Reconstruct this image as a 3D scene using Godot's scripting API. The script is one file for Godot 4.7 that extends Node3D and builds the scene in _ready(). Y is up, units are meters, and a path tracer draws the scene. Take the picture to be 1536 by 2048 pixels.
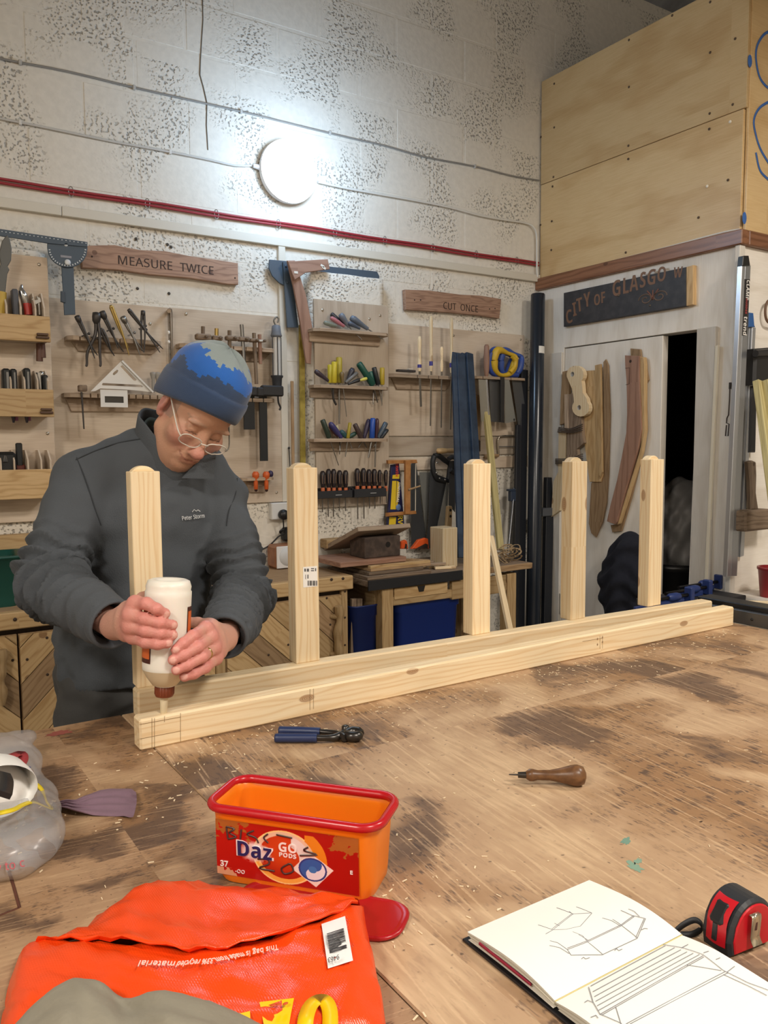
extends Node3D
# Woodworking shop. World: x runs right along the back wall, y is up, z comes out of the wall into the room.

const F := 1624.8
const EYE := Vector3(0, 1.5, 3.6)
var VR: Vector3
var VU: Vector3
var VF: Vector3
var names := {}
var mats := {}
var imgs := {}
var rng := RandomNumberGenerator.new()

# ---------- survey helpers: where a sight line of the photograph meets a real plane ----------
func survey() -> void:
	var yaw := deg_to_rad(33.05)
	var pit := deg_to_rad(4.90)
	var rol := deg_to_rad(-0.36)
	VF = Vector3(sin(yaw) * cos(pit), -sin(pit), -cos(yaw) * cos(pit))
	var r := Vector3(cos(yaw), 0, sin(yaw))
	var u := r.cross(VF)
	VR = r * cos(rol) + u * sin(rol)
	VU = u * cos(rol) - r * sin(rol)

func ray(x: float, y: float) -> Vector3:
	return VR * ((x - 768.0) / F) - VU * ((y - 1024.0) / F) + VF

func W(x: float, y: float, z := 0.0) -> Vector3:      # on a plane parallel to the back wall
	var d := ray(x, y)
	return EYE + d * ((z - EYE.z) / d.z)

func H(x: float, y: float, h := 0.9) -> Vector3:      # on a level plane
	var d := ray(x, y)
	return EYE + d * ((h - EYE.y) / d.y)

func S(x: float, y: float, sx := 3.44) -> Vector3:    # on a plane parallel to the partition
	var d := ray(x, y)
	return EYE + d * ((sx - EYE.x) / d.x)

# ---------- scene graph helpers ----------
func numbered(n: String) -> String:
	var k: int = names.get(n, 0)
	names[n] = k + 1
	return n if k == 0 else "%s_%03d" % [n, k]

func thing(called: String, label: String, category: String, at := Vector3.ZERO, group := "", b := Basis()) -> Node3D:
	var o := Node3D.new()
	o.name = numbered(called)
	add_child(o)
	o.transform = Transform3D(b, at)
	o.set_meta("label", label)
	o.set_meta("category", category)
	if group != "":
		o.set_meta("group", group)
	return o

func mi(called: String, mesh: Mesh, m: Material, parent: Node3D, world := true) -> MeshInstance3D:
	var o := MeshInstance3D.new()
	o.mesh = mesh
	o.material_override = m
	o.cast_shadow = GeometryInstance3D.SHADOW_CASTING_SETTING_ON
	if parent == self:
		o.name = numbered(called)
	else:
		o.name = called
	parent.add_child(o, true)
	if world and parent != self and parent.get_parent() == self and not parent.has_meta("flat"):
		o.transform = parent.transform.affine_inverse()
	return o

func obj(called: String, st: SurfaceTool, m: Material, parent: Node3D, world := true) -> MeshInstance3D:
	st.generate_normals()
	return mi(called, st.commit(), m, parent, world)

func single(called: String, st: SurfaceTool, m: Material, label: String, category: String, group := "") -> MeshInstance3D:
	var o := obj(called, st, m, self)
	o.set_meta("label", label)
	o.set_meta("category", category)
	if group != "":
		o.set_meta("group", group)
	return o

func struct(called: String, st: SurfaceTool, m: Material, parent: Node3D = self) -> MeshInstance3D:
	var o := obj(called, st, m, parent)
	if parent == self:
		o.set_meta("kind", "structure")
		o.set_meta("flat", true)
	return o

# ---------- mesh helpers (front faces clockwise) ----------
func S_() -> SurfaceTool:
	var st := SurfaceTool.new()
	st.begin(Mesh.PRIMITIVE_TRIANGLES)
	return st

func tri(st: SurfaceTool, a: Vector3, b: Vector3, c: Vector3) -> void:
	st.set_uv(Vector2.ZERO)
	st.add_vertex(a)
	st.add_vertex(c)
	st.add_vertex(b)

func quad(st: SurfaceTool, a: Vector3, b: Vector3, c: Vector3, d: Vector3) -> void:
	tri(st, a, b, c)
	tri(st, a, c, d)

func flat(st: SurfaceTool) -> void:
	st.set_smooth_group(-1)

func smooth(st: SurfaceTool) -> void:
	st.set_smooth_group(0)

# chamfered box about c
func box(st: SurfaceTool, c: Vector3, s: Vector3, bas := Basis(), bev := 0.002) -> void:
	flat(st)
	var h := s * 0.5
	var e := minf(bev, minf(h.x, minf(h.y, h.z)) * 0.49)
	var P := func(x: float, y: float, z: float) -> Vector3: return c + bas * Vector3(x, y, z)
	for ax in 3:
		var i := ax
		var j := (ax + 1) % 3
		var k := (ax + 2) % 3
		for sg in [-1.0, 1.0]:
			var q := []
			for t in [[-1, -1], [1, -1], [1, 1], [-1, 1]]:
				var v := Vector3()
				v[i] = sg * h[i]
				v[j] = t[0] * (h[j] - e)
				v[k] = t[1] * (h[k] - e)
				q.append(c + bas * v)
			if sg > 0:
				quad(st, q[0], q[1], q[2], q[3])
			else:
				quad(st, q[3], q[2], q[1], q[0])
		if e <= 0.0:
			continue
		for sj in [-1.0, 1.0]:
			for sk in [-1.0, 1.0]:
				var q2 := []
				for t in [[-1, 0], [1, 0], [1, 1], [-1, 1]]:
					var v := Vector3()
					v[i] = t[0] * (h[i] - e)
					if t[1] == 0:
						v[j] = sj * h[j]
						v[k] = sk * (h[k] - e)
					else:
						v[j] = sj * (h[j] - e)
						v[k] = sk * h[k]
					q2.append(c + bas * v)
				if sj * sk > 0:
					quad(st, q2[0], q2[1], q2[2], q2[3])
				else:
					quad(st, q2[3], q2[2], q2[1], q2[0])
	if e > 0.0:
		for sx in [-1.0, 1.0]:
			for sy in [-1.0, 1.0]:
				for sz in [-1.0, 1.0]:
					var a = P.call(sx * h.x, sy * (h.y - e), sz * (h.z - e))
					var b = P.call(sx * (h.x - e), sy * h.y, sz * (h.z - e))
					var d = P.call(sx * (h.x - e), sy * (h.y - e), sz * h.z)
					if sx * sy * sz > 0:
						tri(st, a, b, d)
					else:
						tri(st, a, d, b)

# box between two corners
func span(st: SurfaceTool, a: Vector3, b: Vector3, bev := 0.002) -> void:
	box(st, (a + b) * 0.5, (b - a).abs(), Basis(), bev)

func rings(st: SurfaceTool, rr: Array, closed_u := true, cap0 := true, cap1 := true) -> void:
	smooth(st)
	var n: int = rr[0].size()
	var last := n if closed_u else n - 1
	var nr := rr.size()
	for i in nr - 1:
		for j in last:
			var k := (j + 1) % n
			var a: Vector3 = rr[i][j]
			var b: Vector3 = rr[i][k]
			var c: Vector3 = rr[i + 1][k]
			var d: Vector3 = rr[i + 1][j]
			var ua := Vector2(float(j) / n, float(i) / (nr - 1))
			var ub := Vector2(float(j + 1) / n, ua.y)
			var uc := Vector2(ub.x, float(i + 1) / (nr - 1))
			var ud := Vector2(ua.x, uc.y)
			for t in [[a, ua], [c, uc], [b, ub], [a, ua], [d, ud], [c, uc]]:
				st.set_uv(t[1])
				st.add_vertex(t[0])
	if closed_u:
		flat(st)
		for e in 2:
			if (e == 0 and not cap0) or (e == 1 and not cap1):
				continue
			var r: Array = rr[0] if e == 0 else rr[nr - 1]
			var m := Vector3()
			for v in r:
				m += v
			m /= n
			for j in n:
				var k := (j + 1) % n
				if e == 0:
					tri(st, m, r[k], r[j])
				else:
					tri(st, m, r[j], r[k])

# lathe: profile of (radius, height) turned about the local y axis
func lathe(st: SurfaceTool, prof: Array, seg: int, x := Transform3D(), cap0 := true, cap1 := true) -> void:
	var rr := []
	for p in prof:
		var r := []
		for j in seg:
			var a := -TAU * j / seg
			r.append(x * Vector3(cos(a) * p[0], p[1], sin(a) * p[0]))
		rr.append(r)
	rings(st, rr, true, cap0, cap1)

func lathe_sharp(st: SurfaceTool, prof: Array, seg: int, x := Transform3D()) -> void:
	for i in prof.size() - 1:
		lathe(st, [prof[i], prof[i + 1]], seg, x, i == 0, i == prof.size() - 2)

func frame_of(d: Vector3) -> Basis:      # y axis along d
	var y := d.normalized()
	var h := Vector3.RIGHT if absf(y.x) < 0.8 else Vector3.FORWARD
	var z := h.cross(y).normalized()
	return Basis(y.cross(z).normalized(), y, z)

func rod(st: SurfaceTool, a: Vector3, b: Vector3, r0: float, r1 := -1.0, seg := 10) -> void:
	var t := Transform3D(frame_of(b - a), a)
	lathe(st, [[r0, 0.0], [r1 if r1 >= 0 else r0, a.distance_to(b)]], seg, t)

func tube(st: SurfaceTool, pts: Array, r, seg := 8) -> void:
	var rr := []
	var up := Vector3()
	for i in pts.size():
		var d: Vector3 = pts[mini(i + 1, pts.size() - 1)] - pts[maxi(i - 1, 0)]
		d = d.normalized()
		if i == 0:
			up = frame_of(d).x
		up = (up - d * up.dot(d)).normalized()
		var w := d.cross(up)
		var rad: float = r[i] if r is Array else r
		var ring := []
		for j in seg:
			var a := -TAU * j / seg
			ring.append(pts[i] + up * cos(a) * rad - w * sin(a) * rad)
		rr.append(ring)
	# orient outward
	rings(st, rr)

func curve(pts: Array, n := 6) -> Array:       # smooth path through points
	var out := []
	for i in pts.size() - 1:
		var p0: Vector3 = pts[maxi(i - 1, 0)]
		var p1: Vector3 = pts[i]
		var p2: Vector3 = pts[i + 1]
		var p3: Vector3 = pts[mini(i + 2, pts.size() - 1)]
		for k in n:
			out.append(p1.cubic_interpolate(p2, p0, p3, float(k) / n))
	out.append(pts[-1])
	return out

# prism: outline in the xy plane of x, thick along +z, front edge eased by bev
func prism(st: SurfaceTool, poly: Array, depth: float, x := Transform3D(), bev := 0.0) -> void:
	var p := PackedVector2Array(poly)
	if Geometry2D.is_polygon_clockwise(p):
		p.reverse()
	var n := p.size()
	var ins := PackedVector2Array()
	for i in n:
		var a := (p[i] - p[(i + n - 1) % n]).normalized()
		var b := (p[(i + 1) % n] - p[i]).normalized()
		var na := Vector2(-a.y, a.x)
		var nb := Vector2(-b.y, b.x)
		var m := (na + nb)
		m = m / maxf(m.length_squared() * 0.5, 0.3)
		ins.append(p[i] + m * bev)
	var idx := Geometry2D.triangulate_polygon(p)
	flat(st)
	var P := func(v: Vector2, z: float) -> Vector3: return x * Vector3(v.x, v.y, z)
	for i in range(0, idx.size(), 3):
		tri(st, P.call(ins[idx[i]], depth), P.call(ins[idx[i + 1]], depth), P.call(ins[idx[i + 2]], depth)) if tri_ccw(p[idx[i]], p[idx[i + 1]], p[idx[i + 2]]) else tri(st, P.call(ins[idx[i]], depth), P.call(ins[idx[i + 2]], depth), P.call(ins[idx[i + 1]], depth))
		tri(st, P.call(p[idx[i]], 0.0), P.call(p[idx[i + 2]], 0.0), P.call(p[idx[i + 1]], 0.0)) if tri_ccw(p[idx[i]], p[idx[i + 1]], p[idx[i + 2]]) else tri(st, P.call(p[idx[i]], 0.0), P.call(p[idx[i + 1]], 0.0), P.call(p[idx[i + 2]], 0.0))
	for i in n:
		var k := (i + 1) % n
		quad(st, P.call(p[i], 0.0), P.call(p[k], 0.0), P.call(p[k], depth - bev), P.call(p[i], depth - bev))
		if bev > 0.0:
			quad(st, P.call(p[i], depth - bev), P.call(p[k], depth - bev), P.call(ins[k], depth), P.call(ins[i], depth))

func tri_ccw(a: Vector2, b: Vector2, c: Vector2) -> bool:
	return (b - a).cross(c - a) > 0

# outline given as points of the photograph on the plane z; thick towards the room
func wall_prism(st: SurfaceTool, px: Array, z: float, depth: float, bev := 0.0) -> void:
	var poly := []
	for q in px:
		var v := W(q[0], q[1], z + depth)
		poly.append(Vector2(v.x, v.y))
	prism(st, poly, depth, Transform3D(Basis(), Vector3(0, 0, z)), bev)

func rrect(w: float, h: float, r: float, n := 5) -> Array:
	var out := []
	for q in [[1, 1, 0], [-1, 1, 1], [-1, -1, 2], [1, -1, 3]]:
		for i in n + 1:
			var a: float = (q[2] + float(i) / n) * PI / 2
			out.append(Vector2(q[0] * (w / 2 - r) + cos(a) * r, q[1] * (h / 2 - r) + sin(a) * r))
	return out

func ball(st: SurfaceTool, c: Vector3, r: Vector3, bas := Basis(), seg := 16, rows := 10) -> void:
	var prof := []
	var rr := []
	for i in rows + 1:
		var t := -PI / 2 + PI * i / rows
		var ring := []
		for j in seg:
			var a := -TAU * j / seg
			ring.append(c + bas * Vector3(cos(a) * cos(t) * r.x, sin(t) * r.y, sin(a) * cos(t) * r.z))
		rr.append(ring)
	rings(st, rr, true, false, false)

# ---------- materials ----------
func mat(c: Color, rough := 0.6, metal := 0.0) -> StandardMaterial3D:
	var key := [c, rough, metal]
	if mats.has(key):
		return mats[key]
	var m := StandardMaterial3D.new()
	m.albedo_color = c
	m.roughness = rough
	m.metallic = metal
	mats[key] = m
	return m

func hx(s: String) -> Color:
	return Color.html(s)

func noise(seed_: int, freq: float, oct := 3, kind := FastNoiseLite.TYPE_SIMPLEX_SMOOTH) -> FastNoiseLite:
	var n := FastNoiseLite.new()
	n.seed = seed_
	n.noise_type = kind
	n.frequency = freq
	n.fractal_octaves = oct
	n.fractal_type = FastNoiseLite.FRACTAL_FBM if oct > 1 else FastNoiseLite.FRACTAL_NONE
	return n

func from_bytes(w: int, h: int, b: PackedByteArray) -> ImageTexture:
	return ImageTexture.create_from_image(Image.create_from_data(w, h, false, Image.FORMAT_RGB8, b))

# growth rings, fibre and knots; grain runs along u
func wood_image(key: String, w: int, h: int, light: Color, dark: Color, seed_: int, nring: float, warp: float, knots: int, fleck := 0.35) -> Image:
	if imgs.has(key):
		return imgs[key]
	var n1 := noise(seed_, 1.0, 3)
	var n2 := noise(seed_ + 5, 1.0, 2)
	var r := RandomNumberGenerator.new()
	r.seed = seed_
	var kk := []
	for i in knots:
		kk.append([r.randf_range(0.08, 0.92), r.randf_range(0.15, 0.85), r.randf_range(0.012, 0.022)])
	var b := PackedByteArray()
	b.resize(w * h * 3)
	var at := 0
	for y in h:
		var v := float(y) / h
		for x in w:
			var u := float(x) / w
			var q := v + warp * n1.get_noise_2d(u * 2.0, v * 2.5)
			var kd := 0.0
			for k in kk:
				var dx: float = (u - k[0]) * 4.0
				var dy: float = v - k[1]
				var d2: float = dx * dx * 0.35 + dy * dy
				var rad: float = k[2] * 3.0
				q += signf(dy) * rad * 0.9 * exp(-d2 / (rad * rad * 5.0))
				var dd := sqrt(dx * dx * 0.8 + dy * dy) / rad
				if dd < 1.2:
					kd = maxf(kd, clampf((1.2 - dd) * 3.0, 0.0, 1.0) * (0.65 + 0.35 * sin(dd * 22.0)))
			var ring := 0.5 + 0.5 * sin(q * nring * TAU)
			ring = ring * ring * ring
			var fib := n2.get_noise_2d(u * 9.0, v * 170.0)
			var t := clampf(ring * 0.55 + fleck * (fib * 0.9 + 0.25) + 0.12 * n1.get_noise_2d(u * 5.0 + 9.0, v * 6.0), 0.0, 1.0)
			var c := light.lerp(dark, t)
			if kd > 0.0:
				c = c.lerp(dark * Color(0.55, 0.42, 0.34), kd * 0.75)
			b[at] = int(clampf(c.r, 0, 1) * 255)
			b[at + 1] = int(clampf(c.g, 0, 1) * 255)
			b[at + 2] = int(clampf(c.b, 0, 1) * 255)
			at += 3
	imgs[key] = Image.create_from_data(w, h, false, Image.FORMAT_RGB8, b)
	return imgs[key]

const KINDS := {
	# light, dark, seed, rings, warp, knots, metres along, metres across, roughness
	"pine": ["f2dfbb", "dfbd8c", 3, 11.0, 0.10, 3, 1.3, 0.16, 0.6],
	"ply": ["d8c8b4", "bca892", 8, 3.0, 0.30, 0, 1.3, 0.7, 0.7],
	"birch": ["d8bb8b", "c39f6c", 12, 2.0, 0.35, 0, 1.6, 0.9, 0.42],
	"oak": ["cdae80", "aa8656", 21, 9.0, 0.16, 2, 0.9, 0.25, 0.6],
	"sign": ["b28e76", "82614f", 33, 8.0, 0.2, 2, 0.8, 0.2, 0.6],
	"trim": ["94664a", "6a4229", 40, 7.0, 0.1, 1, 1.2, 0.2, 0.35],
	"old": ["b0926e", "8a6c4b", 52, 8.0, 0.16, 2, 0.9, 0.2, 0.75],
	"rack": ["b8a38c", "8f7a66", 61, 6.0, 0.1, 0, 0.7, 0.15, 0.7],
	"grey": ["8f7c68", "5f4d3e", 71, 8.0, 0.12, 2, 0.8, 0.2, 0.8],
	"white": ["efe9df", "dcd3c5", 81, 3.0, 0.25, 0, 1.4, 0.6, 0.6],
	"red": ["a07c68", "7f5c4b", 91, 5.0, 0.1, 0, 0.9, 0.2, 0.55],
	"green": ["c8bd88", "9c8c5c", 97, 9.0, 0.1, 1, 1.0, 0.16, 0.65],
}

func wood(kind: String, axis := "x", k := 0) -> StandardMaterial3D:
	var key := [kind, axis, k]
	if mats.has(key):
		return mats[key]
	var d: Array = KINDS[kind]
	var im := wood_image(kind, 640, 256, hx(d[0]), hx(d[1]), d[2], d[3], d[4], d[5])
	var rk := kind + ("r" if axis != "x" and axis != "zs" else "n")
	if not imgs.has(rk):
		var c: Image = im.duplicate()
		if rk.ends_with("r"):
			c.rotate_90(CLOCKWISE)
		imgs[rk] = ImageTexture.create_from_image(c)
	var m := StandardMaterial3D.new()
	m.albedo_texture = imgs[rk]
	m.roughness = d[8]
	m.uv1_triplanar = true
	var l: float = 1.0 / d[6]
	var w: float = 1.0 / d[7]
	m.uv1_scale = {"x": Vector3(l, w, w), "y": Vector3(w, l, w), "z": Vector3(w, w, l), "zs": Vector3(w, w, l)}[axis]
	m.uv1_offset = Vector3(0.37 * k, 0.61 * k, 0.23 * k)
	var tone := [1.0, 0.95, 1.04, 0.9, 0.98, 0.86][k % 6] as float
	m.albedo_color = Color(tone, tone, tone)
	mats[key] = m
	return m

func plaster() -> StandardMaterial3D:
	return pitted("plaster", 0.25)

# painted block: pits and trowel ridges, patchy
func pitted(key: String, share: float) -> StandardMaterial3D:
	if mats.has(key):
		return mats[key]
	var n := 640
	var big := noise(401, 2.2, 2)
	var cell := noise(77 + int(share * 100), 105.0, 1, FastNoiseLite.TYPE_CELLULAR)
	cell.cellular_return_type = FastNoiseLite.RETURN_DISTANCE
	cell.cellular_jitter = 1.0
	var pick := noise(91, 55.0, 1)
	var fine := noise(19, 26.0, 4)
	var hb := PackedByteArray()
	hb.resize(n * n * 3)
	var ab := PackedByteArray()
	ab.resize(n * n * 3)
	var at := 0
	for y in n:
		var v := float(y) / n
		for x in n:
			var u := float(x) / n
			var patch := clampf(big.get_noise_2d(u, v) * 2.2 + share, 0.0, 1.0)
			var c := cell.get_noise_2d(u + 0.012 * fine.get_noise_2d(u, v), v)     # -1 at a point, up between
			var p := clampf((pick.get_noise_2d(u, v) * 0.55 - c - 0.80) * 5.0, 0.0, 1.0) * patch
			var f := fine.get_noise_2d(u, v)
			var hgt := clampf(0.72 + f * 0.22 * (0.4 + patch) - p * 0.7, 0.0, 1.0)
			var al := 1.0 - p * 0.27 + f * 0.03
			for k in 3:
				hb[at + k] = int(hgt * 255)
				ab[at + k] = int(clampf(al * [0.885, 0.862, 0.815][k] * 255, 0, 255))
			at += 3
	var m := StandardMaterial3D.new()
	m.albedo_texture = from_bytes(n, n, ab)
	m.roughness = 0.85
	m.heightmap_enabled = true
	m.heightmap_texture = from_bytes(n, n, hb)
	m.heightmap_scale = 0.5
	m.uv1_triplanar = true
	m.uv1_world_triplanar = true
	m.uv1_scale = Vector3.ONE / 1.05
	mats[key] = m
	return m

# worn bench plywood: pale sheet, brown stains, dark flecks and pale scratches along the grain (v)
func bench_mat(along_x: bool) -> StandardMaterial3D:
	var key := "bench%s" % along_x
	if mats.has(key):
		return mats[key]
	if not imgs.has("bench"):
		var n := 1024
		var blotch := noise(7, 3.2, 5)
		var warm := noise(13, 1.7, 3)
		var grain := noise(23, 1.0, 3)
		var fleck := noise(31, 1.0, 2)
		var scr := noise(47, 1.0, 2)
		var dot := noise(59, 90.0, 1)
		var b := PackedByteArray()
		b.resize(n * n * 3)
		var at := 0
		var base := hx("b39474")
		var brown := hx("906d4a")
		var dark := hx("57453a")
		var pale := hx("d9bd98")
		for y in n:
			var v := float(y) / n
			for x in n:
				var u := float(x) / n
				var bl := blotch.get_noise_2d(u + 0.1 * grain.get_noise_2d(u * 3.0, v * 3.0), v * 0.75)
				var g := grain.get_noise_2d(u * 70.0, v * 7.0)
				var wv := warm.get_noise_2d(u, v)
				var c := base.lerp(brown, clampf(wv * 1.1 + bl * 1.3 + 0.22 + g * 0.22, 0.0, 0.85))
				c = c.lerp(dark, clampf((bl - 0.16) * 3.0, 0.0, 0.62))
				c = c.lerp(pale, clampf((-bl - 0.10) * 1.8, 0.0, 0.6) * (0.7 + g))
				var f := fleck.get_noise_2d(u * 110.0 + 3.0 * g, v * 26.0)
				c = c.lerp(dark, clampf((f - 0.27) * 4.0, 0.0, 0.8) * clampf(0.55 + bl * 2.5 + wv, 0.1, 1.0))
				var s := scr.get_noise_2d(u * 150.0 + v * 18.0, v * 4.0 - u * 5.0)
				c = c.lerp(pale, clampf((s - 0.40) * 4.0, 0.0, 0.5))
				c = c.lerp(dark * 0.7, clampf((dot.get_noise_2d(u, v) - 0.86) * 8.0, 0.0, 0.6))
				b[at] = int(clampf(c.r, 0, 1) * 255)
				b[at + 1] = int(clampf(c.g, 0, 1) * 255)
				b[at + 2] = int(clampf(c.b, 0, 1) * 255)
				at += 3
		imgs["bench"] = Image.create_from_data(n, n, false, Image.FORMAT_RGB8, b)
	var im: Image = imgs["bench"].duplicate()
	if along_x:
		im.rotate_90(CLOCKWISE)
	var m := StandardMaterial3D.new()
	m.albedo_texture = ImageTexture.create_from_image(im)
	m.roughness = 0.6
	m.uv1_triplanar = true
	m.uv1_world_triplanar = true
	m.uv1_scale = Vector3.ONE / (0.72 if along_x else 1.25)
	if along_x:
		m.albedo_color = Color(0.9, 0.88, 0.86)
	m.uv1_offset = Vector3(0.55, 0.1, 0.62) if along_x else Vector3(0.55, 0.1, 0.18)
	mats[key] = m
	return m

func cloth(c: Color, seed_: int, bump := 0.05, freq := 90.0, rim := 0.3) -> StandardMaterial3D:
	var key := ["cloth", c, seed_]
	if mats.has(key):
		return mats[key]
	var m := StandardMaterial3D.new()
	m.albedo_color = c
	m.roughness = 0.95
	m.rim_enabled = true
	m.rim = rim
	m.rim_tint = 0.7
	var t := NoiseTexture2D.new()
	t.width = 256
	t.height = 256
	t.seamless = true
	t.noise = noise(seed_, 0.12, 3)
	m.heightmap_enabled = true
	m.heightmap_texture = t
	m.heightmap_scale = bump
	m.uv1_triplanar = true
	m.uv1_scale = Vector3.ONE * (freq / 9.0)
	mats[key] = m
	return m

func mottled(c1: Color, c2: Color, seed_: int, scale: float, rough: float, metal := 0.0) -> StandardMaterial3D:
	var key := ["mot", c1, c2, seed_]
	if mats.has(key):
		return mats[key]
	var t := NoiseTexture2D.new()
	t.width = 256
	t.height = 256
	t.seamless = true
	t.noise = noise(seed_, 0.02, 4)
	var g := Gradient.new()
	g.offsets = PackedFloat32Array([0.25, 0.75])
	g.colors = PackedColorArray([c1, c2])
	t.color_ramp = g
	var m := StandardMaterial3D.new()
	m.albedo_texture = t
	m.roughness = rough
	m.metallic = metal
	m.uv1_triplanar = true
	m.uv1_scale = Vector3.ONE * scale
	mats[key] = m
	return m

func text_mesh(s: String, size: float, depth := 0.001, font := "Droid Sans", bold := false) -> TextMesh:
	var t := TextMesh.new()
	t.text = s
	var f := SystemFont.new()
	f.font_names = PackedStringArray([font])
	if bold:
		f.font_weight = 700
	t.font = f
	t.font_size = 64
	t.pixel_size = size / 46.0       # size = height of a capital letter
	t.depth = depth
	return t

# lettering standing on a surface: at = centre, right and up span the face
func letters(parent: Node3D, s: String, size: float, at: Vector3, right: Vector3, up: Vector3, m: Material, bold := true, stretch := 1.0, font := "Droid Sans", called := "lettering") -> MeshInstance3D:
	var o := MeshInstance3D.new()
	o.mesh = text_mesh(s, size, 0.0008, font, bold)
	o.material_override = m
	o.name = called
	parent.add_child(o, true)
	var n := right.cross(up).normalized()
	var t := Transform3D(Basis(right.normalized() * stretch, up.normalized(), n), at)
	o.transform = parent.global_transform.affine_inverse() * t
	return o

func panel_light(at: Vector3, size: float, energy: float, col: Color, label: String) -> void:
	var t := thing("ceiling_light", label, "light", at)
	var b := S_()
	box(b, at + Vector3(0, 0.03, 0), Vector3(size + 0.06, 0.05, size + 0.06), Basis(), 0.008)
	obj("housing", b, mat(Color(0.85, 0.85, 0.85), 0.5), t)
	var d := S_()
	box(d, at, Vector3(size, 0.012, size), Basis(), 0.003)
	var gm := StandardMaterial3D.new()
	gm.albedo_color = Color(0.9, 0.9, 0.9)
	gm.emission_enabled = true
	gm.emission = col
	gm.emission_energy_multiplier = 1.2
	obj("diffuser", d, gm, t)
	var c := S_()
	rod(c, at + Vector3(0, 0.05, 0), Vector3(at.x, 4.6, at.z), 0.008, -1, 8)
	obj("stem", c, mat(Color(0.5, 0.5, 0.5), 0.4, 0.8), t)
	var l := AreaLight3D.new()
	l.name = "panel_glow"
	l.area_size = Vector2(size, size)
	l.light_energy = energy
	l.light_color = col
	l.shadow_enabled = true
	l.area_range = 14.0
	add_child(l, true)
	l.transform = Transform3D(Basis(Vector3.RIGHT, -PI / 2), at + Vector3(0, -0.02, 0))

func wall_lamp() -> void:
	var c := W(580, 342, 0.05)
	c.z = 0.0
	var t := thing("wall_lamp", "round glowing LED bulkhead lamp fixed high on the white block wall", "lamp", c)
	var f := Basis(Vector3.RIGHT, PI / 2)
	var b := S_()
	lathe(b, [[0.125, 0.0], [0.14, 0.008], [0.147, 0.03], [0.143, 0.042]], 48, Transform3D(f, c))
	obj("base", b, mat(Color(0.92, 0.92, 0.92), 0.4), t)
	var d := S_()
	lathe(d, [[0.1435, 0.042], [0.143, 0.052], [0.132, 0.062], [0.09, 0.067], [0.01, 0.069]], 48, Transform3D(f, c))
	var gm := StandardMaterial3D.new()
	gm.albedo_color = Color(0.95, 0.95, 0.95)
	gm.emission_enabled = true
	gm.emission = Color(0.97, 0.985, 1.0)
	gm.emission_energy_multiplier = 7.0
	obj("diffuser", d, gm, t)
	var l := OmniLight3D.new()
	l.name = "wall_lamp_glow"
	l.light_color = Color(0.74, 0.87, 1.0)
	l.light_energy = 0.5
	l.light_size = 0.13
	l.omni_range = 12.0
	l.omni_attenuation = 2.0
	l.shadow_enabled = true
	add_child(l, true)
	l.position = c + Vector3(0, 0, 0.42)
	# gland where the cable enters, on the left of the rim
	var g := S_()
	rod(g, c + Vector3(-0.14, 0.0, 0.02), c + Vector3(-0.172, 0.004, 0.015), 0.013, 0.009)
	obj("cable_gland", g, mat(Color(0.85, 0.85, 0.86), 0.5), t)

func _ready() -> void:
	rng.seed = 5
	survey()
	var cam := Camera3D.new()
	cam.name = "camera"
	add_child(cam)
	cam.transform = Transform3D(Basis(VR, VU, -VF), EYE)
	cam.fov = rad_to_deg(2.0 * atan(1024.0 / F))
	cam.near = 0.05
	cam.far = 60.0
	cam.current = true
	var we := WorldEnvironment.new()
	we.name = "surroundings"
	var e := Environment.new()
	e.background_mode = Environment.BG_COLOR
	e.background_color = Color(0.02, 0.02, 0.025)
	e.tonemap_mode = Environment.TONE_MAPPER_LINEAR
	e.tonemap_exposure = 1.0
	e.sdfgi_enabled = true
	e.ssao_enabled = true
	e.ssil_enabled = true
	we.environment = e
	add_child(we)
	var warm := Color(1.0, 0.96, 0.91)
	panel_light(Vector3(2.9, 3.5, 3.5), 0.5, 6.5, warm, "square LED panel hanging over the right side of the shop")
	panel_light(Vector3(0.9, 3.6, 4.9), 0.6, 9.0, warm, "square LED panel hanging behind the photographer")
	panel_light(Vector3(-2.0, 3.6, 3.8), 0.6, 8.5, warm, "square LED panel hanging over the left side of the shop")
	wall_lamp()
	build_room()
	build_wall_fittings()
	build_racks()
	build_pillar_tools()
	build_right_wall_tools()
	build_partition_things()
	build_counters()
	build_bench()
	build_frame_timbers()
	build_person()
	build_bench_things()

# ---------- the room ----------
const PX := 3.44      # the partition's face
const PZ := 1.306     # its end

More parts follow.
